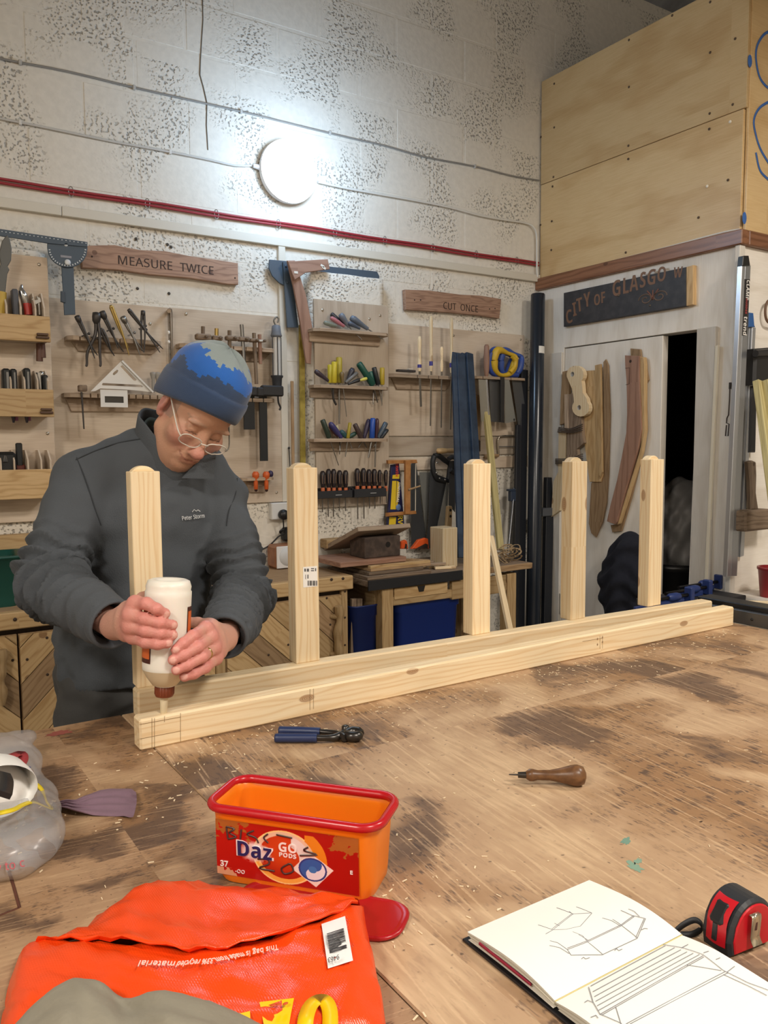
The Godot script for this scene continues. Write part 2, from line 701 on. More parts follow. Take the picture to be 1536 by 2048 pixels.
func build_room() -> void:
	var pl := plaster()
	var fl := S_()
	span(fl, Vector3(-2.8, -0.2, -0.2), Vector3(6.4, 0.0, 7.0), 0.0)
	struct("floor", fl, mottled(hx("6d675f"), hx("8b857b"), 5, 0.8, 0.7))
	var ce := S_()
	span(ce, Vector3(-2.8, 4.6, -0.2), Vector3(6.4, 4.8, 7.0), 0.0)
	struct("ceiling", ce, mottled(hx("8f8d8a"), hx("a9a7a3"), 6, 0.9, 0.9))
	var bw := S_()
	span(bw, Vector3(-2.8, 0, -0.2), Vector3(6.4, 4.6, 0.0), 0.0)
	var back := struct("wall_back", bw, pl)
	var side := S_()
	span(side, Vector3(-2.8, 0, 0), Vector3(-2.6, 4.6, 7.0), 0.0)
	struct("wall_left", side, pl)
	side = S_()
	span(side, Vector3(6.2, 0, 0), Vector3(6.4, 4.6, 7.0), 0.0)
	struct("wall_right", side, pl)
	side = S_()
	span(side, Vector3(-2.6, 0, 6.8), Vector3(6.2, 4.6, 7.0), 0.0)
	struct("wall_front", side, pl)
	# painted concrete blocks, their joints smeared with paint
	var bms := [pitted("pit_a", 0.05), pitted("pit_b", 0.35), pitted("pit_c", 0.65)]
	var shapes := []
	for k in 3:
		var st := S_()
		box(st, Vector3.ZERO, Vector3(0.437 - 0.003 * k, 0.212 - 0.002 * k, 0.012), Basis(), 0.003)
		st.generate_normals()
		shapes.append(st.commit())
	for row in 16:
		for i in 15:
			var p := Vector3(0.2 + i * 0.446 + (0.223 if row % 2 else 0.0), 1.11 + row * 0.222, -0.005 + rng.randf_range(-0.0006, 0.0008))
			if p.y > 4.55:
				continue
			var q := Vector3(p.x, p.y, 0)
			if q.x > 3.25 and q.y < 3.4:
				continue
			var o := mi("block", shapes[rng.randi() % 3], bms[rng.randi() % 3], back)
			o.transform = Transform3D(Basis(Vector3.BACK, rng.randf_range(-0.004, 0.004)), p)
	var so := S_()
	box(so, Vector3(5.2, 4.5, 0.3), Vector3(2.6, 0.09, 0.9), Basis(Vector3.RIGHT, -0.55), 0.004)
	struct("trim_2", so, mottled(hx("7f7e7c"), hx("9a9997"), 16, 1.0, 0.9))
	# cracks in the plaster
	var cr := S_()
	tube(cr, [W(405, -5, 0.003), W(406, 40, 0.003), W(403, 85, 0.003), W(401, 120, 0.003), W(400, 150, 0.003), W(407, 175, 0.003), W(414, 206, 0.003), W(413, 250, 0.003), W(416, 300, 0.003)], 0.0022, 5)
	struct("trim_1", cr, mat(hx("6b655c"), 0.9))
	# pillars standing proud of the wall
	var p1 := S_()
	var a := W(620, 541, 0.07)
	var b := W(772, 561, 0.07)
	rough_block(p1, Vector3(a.x, 0, 0), Vector3(b.x, a.y, 0.07), 3)
	struct("wall_pillar_center", p1, pitted("pit_d", 0.7))
	p1 = S_()
	a = W(93, 505, 0.07)
	rough_block(p1, Vector3(-0.2, 0, 0), Vector3(a.x, a.y, 0.07), 4)
	struct("wall_pillar_left", p1, pitted("pit_d", 0.7))
	build_partition()

# an uneven plastered pier
func rough_block(st: SurfaceTool, lo: Vector3, hi: Vector3, seed_: int) -> void:
	var n := noise(seed_, 9.0, 3)
	var rr := []
	var rows := 60
	for i in rows + 3:
		var y := lerpf(lo.y, hi.y, minf(float(i) / rows, 1.0))
		var ins := 0.0
		if i == rows + 1: ins = 0.006
		if i == rows + 2: ins = 0.02
		var ring := []
		for q in [[0, 0, 0.0], [0, 1, 0.0], [0, 1, 0.4], [0.03, 1, 1.0], [0.1, 1, 1], [0.3, 1, 1], [0.5, 1, 1], [0.7, 1, 1], [0.9, 1, 1], [0.97, 1, 1.0], [1, 1, 0.4], [1, 1, 0.0], [1, 0, 0]]:
			var x := lerpf(lo.x + ins, hi.x - ins, q[0])
			var z: float = lo.z - 0.02 if q[1] == 0 else lerpf(lo.z, hi.z - 0.006, q[2]) - ins * 0.3
			var d := n.get_noise_3d(x * 3.0, y * 3.0, z * 3.0) * 0.006
			ring.append(Vector3(x + d * (1 if q[0] > 0.5 else -1) * (1.0 if q[1] else 0.0), y + (0.004 * n.get_noise_2d(x * 9.0, 3.0) if i > rows - 2 else 0.0) + (0.004 if i > rows else 0.0), z + d * q[2]))
		rr.append(ring)
	rings(st, rr, true, false, true)

func screw(at: Vector3, n: Vector3, parent: Node3D, r := 0.006, m: Material = null) -> void:
	var st := S_()
	lathe(st, [[r, 0.0], [r * 0.9, r * 0.35], [r * 0.3, r * 0.5]], 8, Transform3D(frame_of(n), at))
	obj("screw", st, m if m else mat(hx("6f675c"), 0.4, 0.8), parent)

func build_partition() -> void:
	var wp := wood("white", "y")
	var zl := S(1117, 700).z        # door frame left
	# white boarded wall around the door: left strip, over the door, right strip
	var zo0 := 0.215
	var zo1 := S(1398, 670).z
	var ytop := S(1328, 668).y
	var tr := S(1480, 476)
	var y_trim0 := 2.385
	var y_trim1 := 2.452
	var st := S_()
	span(st, Vector3(PX, 0, 0), Vector3(PX + 0.09, y_trim0, zo0), 0.001)
	span(st, Vector3(PX, ytop, zo0), Vector3(PX + 0.09, y_trim0, zo1), 0.001)
	span(st, Vector3(PX, 0, zo1), Vector3(PX + 0.09, y_trim0, PZ), 0.001)
	var w := struct("wall_partition", st, wp)
	# end face towards the camera, white board
	st = S_()
	span(st, Vector3(PX + 0.012, 0, PZ - 0.01), Vector3(6.2, y_trim0, PZ + 0.004), 0.001)
	span(st, Vector3(PX + 0.09, 0, PZ - 0.09), Vector3(6.2, 3.57, PZ - 0.011), 0.001)
	struct("wall_store_end", st, wood("white", "x", 2))
	# dark inside of the store
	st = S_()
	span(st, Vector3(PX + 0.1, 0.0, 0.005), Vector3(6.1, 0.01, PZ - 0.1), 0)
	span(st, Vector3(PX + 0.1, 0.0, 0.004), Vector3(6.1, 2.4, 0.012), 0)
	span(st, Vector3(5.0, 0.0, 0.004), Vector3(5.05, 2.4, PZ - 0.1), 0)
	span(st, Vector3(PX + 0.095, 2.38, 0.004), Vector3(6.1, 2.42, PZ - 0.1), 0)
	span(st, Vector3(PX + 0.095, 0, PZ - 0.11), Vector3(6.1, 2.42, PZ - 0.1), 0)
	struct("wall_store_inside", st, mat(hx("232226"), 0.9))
	# upper plywood boarding: two sheets on the long face, one on the end, on a frame
	var fr := S_()
	span(fr, Vector3(PX + 0.02, 2.42, 0.0), Vector3(PX + 0.08, 3.56, PZ - 0.02), 0.001)
	var up := struct("wall_upper", fr, mat(hx("7d6a50"), 0.8))
	var yj := S(1080, 371).y
	var yt := S(1085, 163).y
	st = S_()
	span(st, Vector3(PX, y_trim1 - 0.02, 0.012), Vector3(PX + 0.018, yj - 0.001, PZ - 0.002), 0.0015)
	obj("panel", st, wood("birch", "zs", 0), up)
	st = S_()
	span(st, Vector3(PX - 0.002, yj + 0.0015, 0.012), Vector3(PX + 0.016, yt, PZ + 0.012), 0.0015)
	obj("panel", st, wood("birch", "zs", 1), up)
	st = S_()
	span(st, Vector3(PX + 0.016, y_trim1 - 0.02, PZ), Vector3(6.2, yt + 0.02, PZ + 0.016), 0.0015)
	var endp := obj("panel", st, wood("birch", "x", 2), up)
	for p in [[681, 335], [681, 510], [678, 708], [674, 746], [671, 885], [669, 1000], [980, 160], [980, 348], [978, 583], [977, 636], [967, 1010], [1153, 62], [1305, 8], [1305, 210], [1303, 454], [1301, 516], [1405, 155], [1395, 418], [1376, 720], [1258, 870], [628, 548], [626, 900]]:
		screw(S(768 + p[0] / 2.0, p[1] / 2.0, PX - 0.002), Vector3.LEFT, up, 0.0065, mat(hx("54412f"), 0.6))
	for p in [[1385, 487], [1293, 745]]:
		screw(S(768 + p[0] / 2.0, p[1] / 2.0, PX - 0.002), Vector3.LEFT, up, 0.0075, mat(hx("f2ead8"), 0.6))
	# glue smear on the lower sheet
	# sprayed blue line on the end sheet
	var gz := PZ + 0.018
	var blue := mat(hx("3f6cb4"), 0.6)
	for run in [[[1540, 62], [1527, 70], [1515, 90], [1512, 115], [1518, 150], [1530, 170], [1545, 180]], [[1545, 200], [1520, 215], [1508, 240], [1512, 270], [1522, 300], [1540, 330]], [[1512, 305], [1520, 340], [1536, 358], [1548, 366]]]:
		var pts := []
		for q in run:
			pts.append(W(q[0], q[1], gz))
		st = S_()
		ribbon(st, curve(pts, 5), Vector3.BACK, 0.012, 0.0008)
		obj("spray_line", st, blue, up)
	for q in [[1500, 122, 0.020], [1489, 436, 0.020]]:
		st = S_()
		lathe(st, [[q[2], 0.0], [q[2] * 0.6, 0.0012], [0.002, 0.0014]], 20, Transform3D(Basis(Vector3.RIGHT, PI / 2) * Basis.from_scale(Vector3(0.8, 1, 1.35)), W(q[0], q[1], gz - 0.0005)))
		obj("spray_blot", st, blue, up)
	# brown moulded rail between the two
	st = S_()
	span(st, Vector3(PX - 0.028, y_trim0, 0.0), Vector3(PX + 0.03, y_trim1, PZ + 0.028), 0.004)
	struct("trim_4", st, wood("trim", "zs"))
	st = S_()
	span(st, Vector3(PX + 0.031, y_trim0, PZ - 0.01), Vector3(6.2, y_trim1, PZ + 0.029), 0.004)
	struct("trim_5", st, wood("trim", "x", 1))
	# door frame boards on the face
	var fx := PX - 0.016
	var head := S_()
	var poly := []
	for q in [[1102, 661], [1463, 596], [1440, 664], [1112, 708]]:
		var v := S(q[0], q[1], fx)
		poly.append(Vector2(-v.z, v.y))
	prism(head, poly, 0.016, Transform3D(Basis(Vector3.UP, -PI / 2), Vector3(PX, 0, 0)), 0.002)
	struct("trim_6", head, wood("white", "zs", 1))
	var jl := S_()
	span(jl, Vector3(fx, 0, S(1098, 800, fx).z), Vector3(PX, S(1102, 700, fx).y - 0.02, zo0 - 0.004), 0.002)
	struct("trim_7", jl, wood("white", "y", 3))
	var jr := S_()
	span(jr, Vector3(fx - 0.006, 0, zo1 + 0.002), Vector3(PX, ytop, S(1432, 700, fx).z), 0.003)
	struct("trim_8", jr, wood("white", "y", 5))
	# door leaf, painted, with hinges; it stops short of the far jamb and leaves the store open
	st = S_()
	var zd := S(1326, 672, PX + 0.002).z
	span(st, Vector3(PX + 0.002, 0.02, zo0 + 0.004), Vector3(PX + 0.046, ytop - 0.006, zd), 0.003)
	var dr := struct("door_1", st, wood("white", "y", 4))
	for yy in [1.75, 1.28, 0.55]:
		st = S_()
		span(st, Vector3(PX - 0.006, yy - 0.06, zo0 - 0.012), Vector3(PX + 0.004, yy + 0.06, zo0 + 0.02), 0.002)
		rod(st, Vector3(PX - 0.008, yy - 0.06, zo0 + 0.002), Vector3(PX - 0.008, yy + 0.06, zo0 + 0.002), 0.006)
		obj("hinge", st, mat(hx("b9b2a4"), 0.5, 0.3), dr)
	# rough plank leaned inside, and a white corner post
	st = S_()
	span(st, Vector3(PX - 0.02, 0, PZ - 0.012), Vector3(PX + 0.02, y_trim0, PZ + 0.016), 0.003)
	struct("trim_9", st, wood("white", "y", 1))

# flat strip following points, n is the face direction
func ribbon(st: SurfaceTool, pts: Array, n: Vector3, w: float, th := 0.001) -> void:
	var rr := []
	for i in pts.size():
		var d: Vector3 = (pts[mini(i + 1, pts.size() - 1)] - pts[maxi(i - 1, 0)]).normalized()
		var s := d.cross(n).normalized() * w * 0.5
		var u := s.cross(d).normalized() * th * 0.5
		rr.append([pts[i] - s - u, pts[i] - s + u, pts[i] + s + u, pts[i] + s - u])
	var a: Vector3 = rr[0][1] - rr[0][0]
	rings(st, rr)

# ---------- cables, trunking, signs ----------
func clip_row(parent: Node3D, at: Array, m: Material, s := Vector3(0.012, 0.02, 0.012)) -> void:
	for p in at:
		var st := S_()
		box(st, p, s, Basis(), 0.002)
		obj("clip", st, m, parent)

func build_wall_fittings() -> void:
	var cw := mat(hx("c9c6c0"), 0.6)
	var t := thing("cable", "thin grey cable clipped across the upper block wall", "cable", W(500, 232))
	var st := S_()
	var pts := []
	for p in [[-20, 113], [40, 125], [135, 143], [268, 175], [380, 200], [482, 223], [600, 252], [700, 276], [768, 291], [850, 314], [950, 333], [1020, 351], [1078, 361]]:
		pts.append(W(p[0], p[1], 0.008))
	tube(st, curve(pts, 3), 0.0045, 6)
	obj("sheath", st, mat(hx("8d8a85"), 0.7), t)
	clip_row(t, [W(40, 125, 0.008), W(268, 175, 0.008), W(482, 223, 0.008), W(660, 266, 0.008), W(950, 333, 0.008)], mat(hx("b9b6b0"), 0.7))
	t = thing("cable", "white cable running from the left frame edge into the round lamp", "cable", W(300, 305))
	st = S_()
	pts = []
	for p in [[-20, 233], [40, 245], [100, 257], [190, 276], [240, 286], [340, 304], [420, 320], [470, 331], [515, 331]]:
		pts.append(W(p[0], p[1], 0.009))
	tube(st, curve(pts, 3), 0.005, 6)
	obj("sheath", st, cw, t)
	clip_row(t, [W(40, 245, 0.008), W(340, 304, 0.008)], mat(hx("dcd9d2"), 0.7))
	t = thing("cable", "white cable leaving the lamp and dropping down the corner to the brown rail", "cable", W(850, 400))
	st = S_()
	pts = []
	for p in [[636, 364], [690, 376], [768, 390], [830, 401], [900, 415], [960, 431], [1010, 440], [1050, 446], [1066, 453], [1073, 468], [1074, 500], [1074, 540], [1076, 554]]:
		pts.append(W(p[0], p[1], 0.014 if p[0] < 1060 else 0.022))
	tube(st, curve(pts, 4), 0.0058, 7)
	for v in [S(1090, 556, PX - 0.03), S(1200, 529, PX - 0.03), S(1300, 506, PX - 0.03), S(1400, 480, PX - 0.03), S(1476, 461, PX - 0.03)]:
		pass
	obj("sheath", st, mat(hx("dddad2"), 0.55), t)
	st = S_()
	pts = []
	for v in [[1084, 559], [1150, 542], [1230, 521], [1310, 501], [1400, 477], [1450, 464], [1479, 459]]:
		pts.append(S(v[0], v[1], PX - 0.01))
	tube(st, curve(pts, 3), 0.005, 6)
	obj("sheath_on_rail", st, mat(hx("dddad2"), 0.55), t)
	# two red cables
	t = thing("fire_cable", "pair of red fire alarm cables clipped along the wall below the lamp", "cable", Vector3(1.8, 2.53, 0))
	for k in 2:
		st = S_()
		pts = []
		for i in 22:
			pts.append(Vector3(0.3 + i * 0.149, 2.543 - k * 0.014 + 0.002 * sin(i * 1.3 + k), 0.012))
		tube(st, pts, 0.0058, 7)
		obj("red_cable", st, mat(hx("9c2f38"), 0.45), t)
	for p in [[142, 386], [295, 415], [433, 433], [557, 454], [670, 473], [770, 488], [866, 500], [953, 516], [1034, 528]]:
		var c := W(p[0], p[1], 0.014)
		st = S_()
		pts = []
		for i in 13:
			var a := TAU * i / 12.0
			pts.append(Vector3(c.x + cos(a) * 0.010, 2.536 + sin(a) * 0.021, 0.014))
		tube(st, pts, 0.0022, 5)
		obj("clip", st, mat(hx("8f8a83"), 0.4, 0.6), t)
	# white trunking
	t = thing("cable_trunking", "white plastic trunking along the wall with a drop beside the tool board", "trunking", W(565, 500))
	var ytk := W(768, 515).y
	var m := mat(hx("d6d0c2"), 0.5)
	st = S_()
	span(st, Vector3(0.2, ytk - 0.02, 0), Vector3(W(122, 450).x, ytk + 0.02, 0.022), 0.002)
	obj("trunking_length", st, m, t)
	st = S_()
	span(st, Vector3(W(123, 450).x, ytk - 0.02, 0), Vector3(PX - 0.005, ytk + 0.02, 0.022), 0.002)
	obj("trunking_length", st, m, t)
	st = S_()
	var xa := W(557, 700).x
	span(st, Vector3(xa, W(567, 1003).y, 0), Vector3(xa + 0.036, ytk - 0.02, 0.02), 0.002)
	obj("trunking_drop", st, m, t)
	# signs
	sign_board("carved_sign", "long brown wooden sign carved MEASURE TWICE", [[160, 496], [178, 491], [230, 490], [280, 500], [330, 502], [380, 512], [430, 519], [476, 526], [477, 569], [455, 568], [380, 556], [300, 549], [240, 540], [165, 535]], "MEASURE  TWICE", [236, 517], 0.036, 1.12, 0)
	sign_board("carved_sign", "short brown wooden sign carved CUT ONCE above the files", [[810, 579], [860, 581], [920, 589], [960, 591], [1003, 598], [999, 637], [960, 631], [900, 625], [812, 619]], "CUT  ONCE", [887, 609], 0.036, 1.0, 1)
	# holes left in the wall
	var hole := mat(hx("4a443c"), 0.9)
	var hs := thing("wall_plug", "cluster of small dark plug holes around the carved sign", "holes", W(330, 485))
	for p in [[272, 478], [335, 489], [275, 577], [338, 587], [342, 494], [197, 427], [405, 460]]:
		st = S_()
		lathe(st, [[0.007, 0.0], [0.006, 0.0015], [0.001, 0.001]], 8, Transform3D(Basis(Vector3.RIGHT, PI / 2), W(p[0], p[1], 0.003)))
		obj("hole", st, hole, hs)

func sign_board(called: String, label: String, px: Array, text: String, at: Array, size: float, stretch: float, k: int) -> void:
	var c := W(at[0], at[1], 0.0)
	var t := thing(called, label, "sign", Vector3(c.x, c.y, 0))
	var st := S_()
	wall_prism(st, px, 0.004, 0.026, 0.002)
	obj("board", st, wood("sign", "x", k), t)
	# charred lower edge
	var dark := mat(hx("3a2a22"), 0.7)
	var o := letters(t, text, size, Vector3.ZERO, Vector3.RIGHT, Vector3.UP, dark, false, stretch)
	var ab: AABB = o.mesh.get_aabb()
	var p := W(at[0], at[1], 0.031)
	o.transform.origin = t.transform.affine_inverse() * Vector3(p.x + ab.size.x * 0.5 * stretch, p.y - size * 0.15, 0.0305)
	for q in ([[184, 513], [470, 556]] if k == 0 else [[829, 600], [841, 600], [979, 618], [990, 617]]):
		screw(W(q[0], q[1], 0.03), Vector3.BACK, t, 0.004, dark)

# ---------- tool boards and racks on the back wall ----------
func ply_board(label: String, px0: Array, px1: Array, ybot: float, z: float, k: int, axis := "x", screws := []) -> Node3D:
	z = maxf(z, 0.003)
	var a := W(px0[0], px0[1], z + 0.012)
	var b := W(px1[0], px1[1], z + 0.012)
	var t := thing("tool_board", label, "board", Vector3((a.x + b.x) / 2, ybot, z))
	var st := S_()
	span(st, Vector3(a.x, ybot, z), Vector3(b.x, (a.y + b.y) / 2, z + 0.012), 0.0015)
	obj("sheet", st, wood("ply", axis, k), t)
	for s in screws:
		screw(W(s[0], s[1], z + 0.012), Vector3.BACK, t, 0.007, mat(hx("b9b0a0"), 0.35, 0.8))
	return t

# shelf with chamfered front corners and notches for tools, standing on a plate
func notched_shelf(t: Node3D, a: Vector3, b: Vector3, zb: float, thick: float, slots: Array, mm: Material, cham := 0.02, called := "shelf") -> void:
	var y := (a.y + b.y) / 2
	var poly := [Vector2(a.x, -zb), Vector2(a.x, -(a.z - cham)), Vector2(a.x + cham, -a.z)]
	for s in slots:
		poly.append(Vector2(s - 0.003, -a.z))
		poly.append(Vector2(s - 0.003, -(a.z - 0.03)))
		poly.append(Vector2(s + 0.003, -(a.z - 0.03)))
		poly.append(Vector2(s + 0.003, -a.z))
	poly.append_array([Vector2(b.x - cham, -a.z), Vector2(b.x, -(a.z - cham)), Vector2(b.x, -zb)])
	var st := S_()
	prism(st, poly, thick, Transform3D(Basis(Vector3.RIGHT, -PI / 2), Vector3(0, y - thick, 0)), 0.002)
	obj(called, st, mm, t)

func rack(label: String, p0: Array, p1: Array, zf: float, zb: float, plate: Array, slots_px: Array, k := 0, thick := 0.018) -> Node3D:
	var a := W(p0[0], p0[1], zf)
	var b := W(p1[0], p1[1], zf)
	var t := thing("tool_rack", label, "rack", Vector3((a.x + b.x) / 2, (a.y + b.y) / 2 - 0.06, zb))
	var sl := []
	for s in slots_px:
		sl.append(W(s, (p0[1] + p1[1]) / 2, zf).x)
	notched_shelf(t, a, b, zb, thick, sl, wood("rack", "x", k))
	if plate.size():
		var st := S_()
		wall_prism(st, plate, zb, 0.016, 0.002)
		obj("plate", st, wood("rack", "x", k + 1), t)
	return t

func build_racks() -> void:
	var iron := mat(hx("4c4846"), 0.45, 0.6)
	var steel := mat(hx("8f8d8a"), 0.3, 0.9)
	var brass := mat(hx("b2975a"), 0.35, 0.8)
	var dark := mat(hx("2b2a2b"), 0.5, 0.2)
	# boards
	ply_board("pale plywood tool board left of the man behind the dividers and speed square", [96, 597], [337, 613], 1.21, 0.0, 0, "x", [[300, 648], [104, 800]])
	ply_board("pale plywood tool board between the man and the white trunking drop", [340, 611], [559, 637], 1.215, 0.0, 1, "x", [[553, 985], [372, 628]])
	# left pillar boarding with three tray shelves of bench tools
	var zp := 0.07
	var pb := ply_board("plywood sheet on the left pillar behind the oak tool trays", [-120, 492], [94.5, 515], 1.19, zp, 2, "x", [[78, 529], [95, 867]])
	var zf := 0.2
	var rows := [[626.0, 633.5, 679.0, 684.5, 100.0, [12.7, 41.4, 70.6, 88.0], 588.0, "top"], [775.7, 779.5, 833.0, 834.0, 106.8, [21.6, 49.0, 75.0, 96.0], 742.0, "middle"], [939.0, 938.0, 998.0, 996.0, 105.5, [1.5, 28.7, 56.0, 82.5, 101.0], 900.0, "bottom"]]
	for i in 3:
		var r: Array = rows[i]
		var b := W(r[4], r[1], zf)
		var lo := W(r[4], r[3], zf)
		var t := thing("tool_tray", "oak-fronted tool tray on the left pillar, %s of the three" % r[7], "shelf", Vector3(b.x - 0.3, lo.y, zp + 0.012), "oak tool trays on the left pillar")
		var st := S_()
		span(st, Vector3(b.x - 0.75, lo.y, zf - 0.018), Vector3(b.x, b.y, zf), 0.002)
		obj("front_board", st, wood("oak", "x", i), t)
		st = S_()
		span(st, Vector3(b.x - 0.75, lo.y + 0.004, zp + 0.012), Vector3(b.x - 0.004, lo.y + 0.018, zf - 0.018), 0.001)
		obj("base_board", st, wood("ply", "x", 3), t)
		for xx in r[5]:
			var d := W(xx, r[0], zf - 0.03)
			var top := W(xx, r[6], 0.12).y
			st = S_()
			prism(st, [Vector2(zp + 0.013, lo.y + 0.018), Vector2(zf - 0.022, lo.y + 0.018), Vector2(zf - 0.022, b.y + 0.035), Vector2(zp + 0.06, top), Vector2(zp + 0.013, top)], 0.006, Transform3D(Basis(Vector3.UP, -PI / 2), Vector3(d.x + 0.003, 0, 0)), 0.0005)
			obj("divider", st, wood("ply", "y", 4), t)
		# dark wooden turn-catches on the fronts of the upper two
		if i < 2:
			var c := W([85.0, 93.0][i], [673.0, 823.0][i], zf + 0.004)
			for k in 2:
				st = S_()
				box(st, c + Vector3(0, 0.008 - 0.012 * k, 0.002), Vector3(0.042 + 0.006 * k, 0.009, 0.012), Basis(), 0.002)
				obj("catch", st, mat(hx("5b4232"), 0.6), t)
	tray_tools(zf)
	# rack of dividers
	var zb := 0.012
	rack("long wooden rack holding the row of dividers", [136, 667], [325, 684], 0.085, zb, [[139, 676], [157, 702], [304, 709], [322, 694]], [160, 190, 215, 240, 268], 0)
	dividers("iron spring dividers, leftmost on the divider rack", [156, 637], [[195, 711], [189.5, 717]], iron, 0.012, true)
	dividers("large iron outside calipers with turned-in feet on the divider rack", [193, 634], [[172, 733], [199.5, 733]], iron, 0.018, true)
	dividers("iron dividers standing just right of the large calipers", [206, 629], [[247, 704], [236, 697]], iron, 0.014, true)
	dividers("small thin iron dividers below the large calipers' right leg", [203, 659], [[229, 712], [222, 700]], iron, 0.006, false)
	dividers("slender brass dividers leaning in the middle of the divider rack", [222.5, 613.5], [[257.5, 696], [258.5, 711]], brass, 0.007, false)
	dividers("bright steel dividers with a dark round head right of the brass pair", [247.5, 638.7], [[289, 706], [280, 710]], steel, 0.013, true)
	dividers("long dark dividers leaning furthest right on the divider rack", [259, 621.5], [[326, 698], [320, 705]], iron, 0.008, true)
	dividers("upright pencil compass standing across the long dark dividers", [286, 626], [[284, 702], [288, 704]], iron, 0.010, true)
	# rack of squares
	rack("slotted wooden rack below the dividers carrying the speed square", [130, 786], [362, 790], 0.085, zb, [[131, 796], [143, 823], [352, 824], [362, 800]], [181, 196, 210, 258, 272, 286, 300, 315], 1)
	var t := thing("marking_gauge", "wooden marking gauge with square head and long thin stem at the rack's left end", "gauge", W(165, 783, 0.09))
	var st := S_()
	var a := W(155.5, 783, 0.075)
	var b := W(174.7, 770, 0.105)
	span(st, Vector3(a.x, a.y, 0.07), Vector3(b.x, b.y, 0.105), 0.003)
	obj("head", st, wood("grey", "x"), t)
	st = S_()
	rod(st, W(163, 784, 0.092), W(168, 858, 0.092), 0.0042, 0.003)
	obj("stem", st, iron, t)
	speed_square(zb)
	t = thing("marking_template", "white plastic template card with a dark window, clipped below the speed square", "template", W(228, 815, 0.09))
	st = S_()
	frame_plate(st, W(200, 779, 0.092), W(255.5, 815, 0.092), W(209, 792.5, 0.092), W(247, 806, 0.092), 0.004)
	obj("card", st, mat(hx("e4e2de"), 0.5), t)
	st = S_()
	var wa := W(209, 792.5, 0.090)
	var wb := W(247, 806, 0.090)
	span(st, Vector3(wa.x, wb.y, 0.088), Vector3(wb.x, wa.y, 0.0905), 0.0)
	obj("window", st, mat(hx("3b362f"), 0.5), t)
	for k in 2:
		t = thing("marking_knife", "pale grey flared marking knife behind the man's hat, %s of two" % ["left", "right"][k], "handle", W(307 + 9 * k, 785, 0.07))
		st = S_()
		lathe(st, [[0.006, 0.0], [0.008, 0.03], [0.007, 0.055], [0.012, 0.075], [0.013, 0.085], [0.004, 0.088]], 12, Transform3D(Basis(), W(307 + 9 * k, 785, 0.07)))
		obj("handle", st, mat(hx("9c968c"), 0.6), t)
	# cord with white beads hanging on a peg between the boards
	t = thing("plumb_cord", "thin cord with two white beads looped over a peg between the tool boards", "cord", W(337, 625, 0.03))
	st = S_()
	rod(st, W(338, 622, 0.0), W(338, 622, 0.06), 0.009)
	obj("peg", st, wood("rack", "y"), t)
	st = S_()
	tube(st, curve([W(339, 740, 0.03), W(338, 690, 0.03), W(337, 640, 0.03), W(335, 621, 0.045), W(340, 618, 0.05), W(344, 626, 0.04), W(345, 690, 0.03), W(346, 745, 0.03)], 4), 0.0025, 6)
	obj("cord", st, mat(hx("8d8071"), 0.8), t)
	for yy in [665, 684]:
		st = S_()
		ball(st, W(337.5, yy, 0.031), Vector3(0.006, 0.008, 0.006))
		obj("bead", st, mat(hx("efece6"), 0.3), t)
	# rack of marking gauges and mallets right of the hat
	rack("wooden rack of brown marking gauges above the hat", [362, 685], [552, 697], 0.09, zb, [[372, 697], [384, 722], [524, 723], [543, 705]], [410, 467, 492, 512], 2)
	var gz := 0.085
	var br := wood("grey", "y", 1)
	gauge("brown marking gauge at the left end of the gauge rack", [406, 653], [406, 690], [391, 667], [421, 681], br, gz)
	gauge("small brass-topped marking gauge second from the left", [433, 657], [433, 690], [424, 671], [444, 682], brass, gz)
	gauge("dark marking gauge directly above the hat's crown", [459, 661], [459, 700], [451, 671], [476, 682], br, gz)
	gauge("marking gauge with a tall shiny stem, middle of the gauge rack", [483, 649], [489, 735], [476, 673], [498, 684], steel, gz)
	gauge("brown marking gauge with a long wooden stem hanging low", [508, 666], [513, 768], [499, 677], [516, 685], br, gz + 0.01)
	gauge("slim marking gauge with a white fence at the rack's right end", [519, 669], [521, 728], [515, 680], [530, 685], wood("red", "y"), gz + 0.012)
	# rack of black bar clamps
	rack("wooden rack holding black bar clamps beside the hat", [470, 795], [552, 797], 0.09, zb, [], [493, 505, 527], 3)
	for r in [["black bar clamp nearest the hat", [488, 500, 859], 0], ["short black bar clamp between its neighbours beside the hat", [501, 508, 859], 1], ["long black bar clamp hanging lowest beside the trunking", [520.5, 533, 922], 2]]:
		var c: Array = r[1]
		t = thing("bar_clamp", r[0], "clamp", W(c[0], c[2], 0.08))
		st = S_()
		var u := W(c[0], c[2], 0.08)
		var v := W(c[1], 775, 0.08)
		span(st, Vector3(u.x, u.y, 0.074), Vector3(v.x, v.y, 0.084), 0.001)
		obj("bar", st, mat(hx("2d2e2f"), 0.45, 0.4), t)
		st = S_()
		var h0: Array = [[494, 792, 513, 774], [512, 793, 526, 775], [522, 792, 565, 772]][r[2]]
		u = W(h0[0], h0[1], 0.1)
		v = W(h0[2], h0[3], 0.1)
		span(st, Vector3(u.x, u.y, 0.086), Vector3(v.x, v.y, 0.116), 0.006)
		obj("jaw", st, dark, t)
		if r[2] == 2:
			st = S_()
			tube(st, curve([W(556, 792, 0.1), W(557, 805, 0.1), W(561, 815, 0.1), W(559, 820, 0.1)], 4), 0.005, 6)
			obj("trigger", st, dark, t)
	# inspection lamp hanging from a hook
	t = thing("inspection_lamp", "caged inspection lamp with grey cap hung by a hook beside the trunking", "lamp", W(553, 772, 0.06))
	var lx := W(553, 700, 0.07)
	var ya := W(553, 652, 0.07).y
	var yb := W(553, 675, 0.07).y
	var yc := W(553, 752, 0.07).y
	var yd := W(554, 772, 0.07).y
	st = S_()
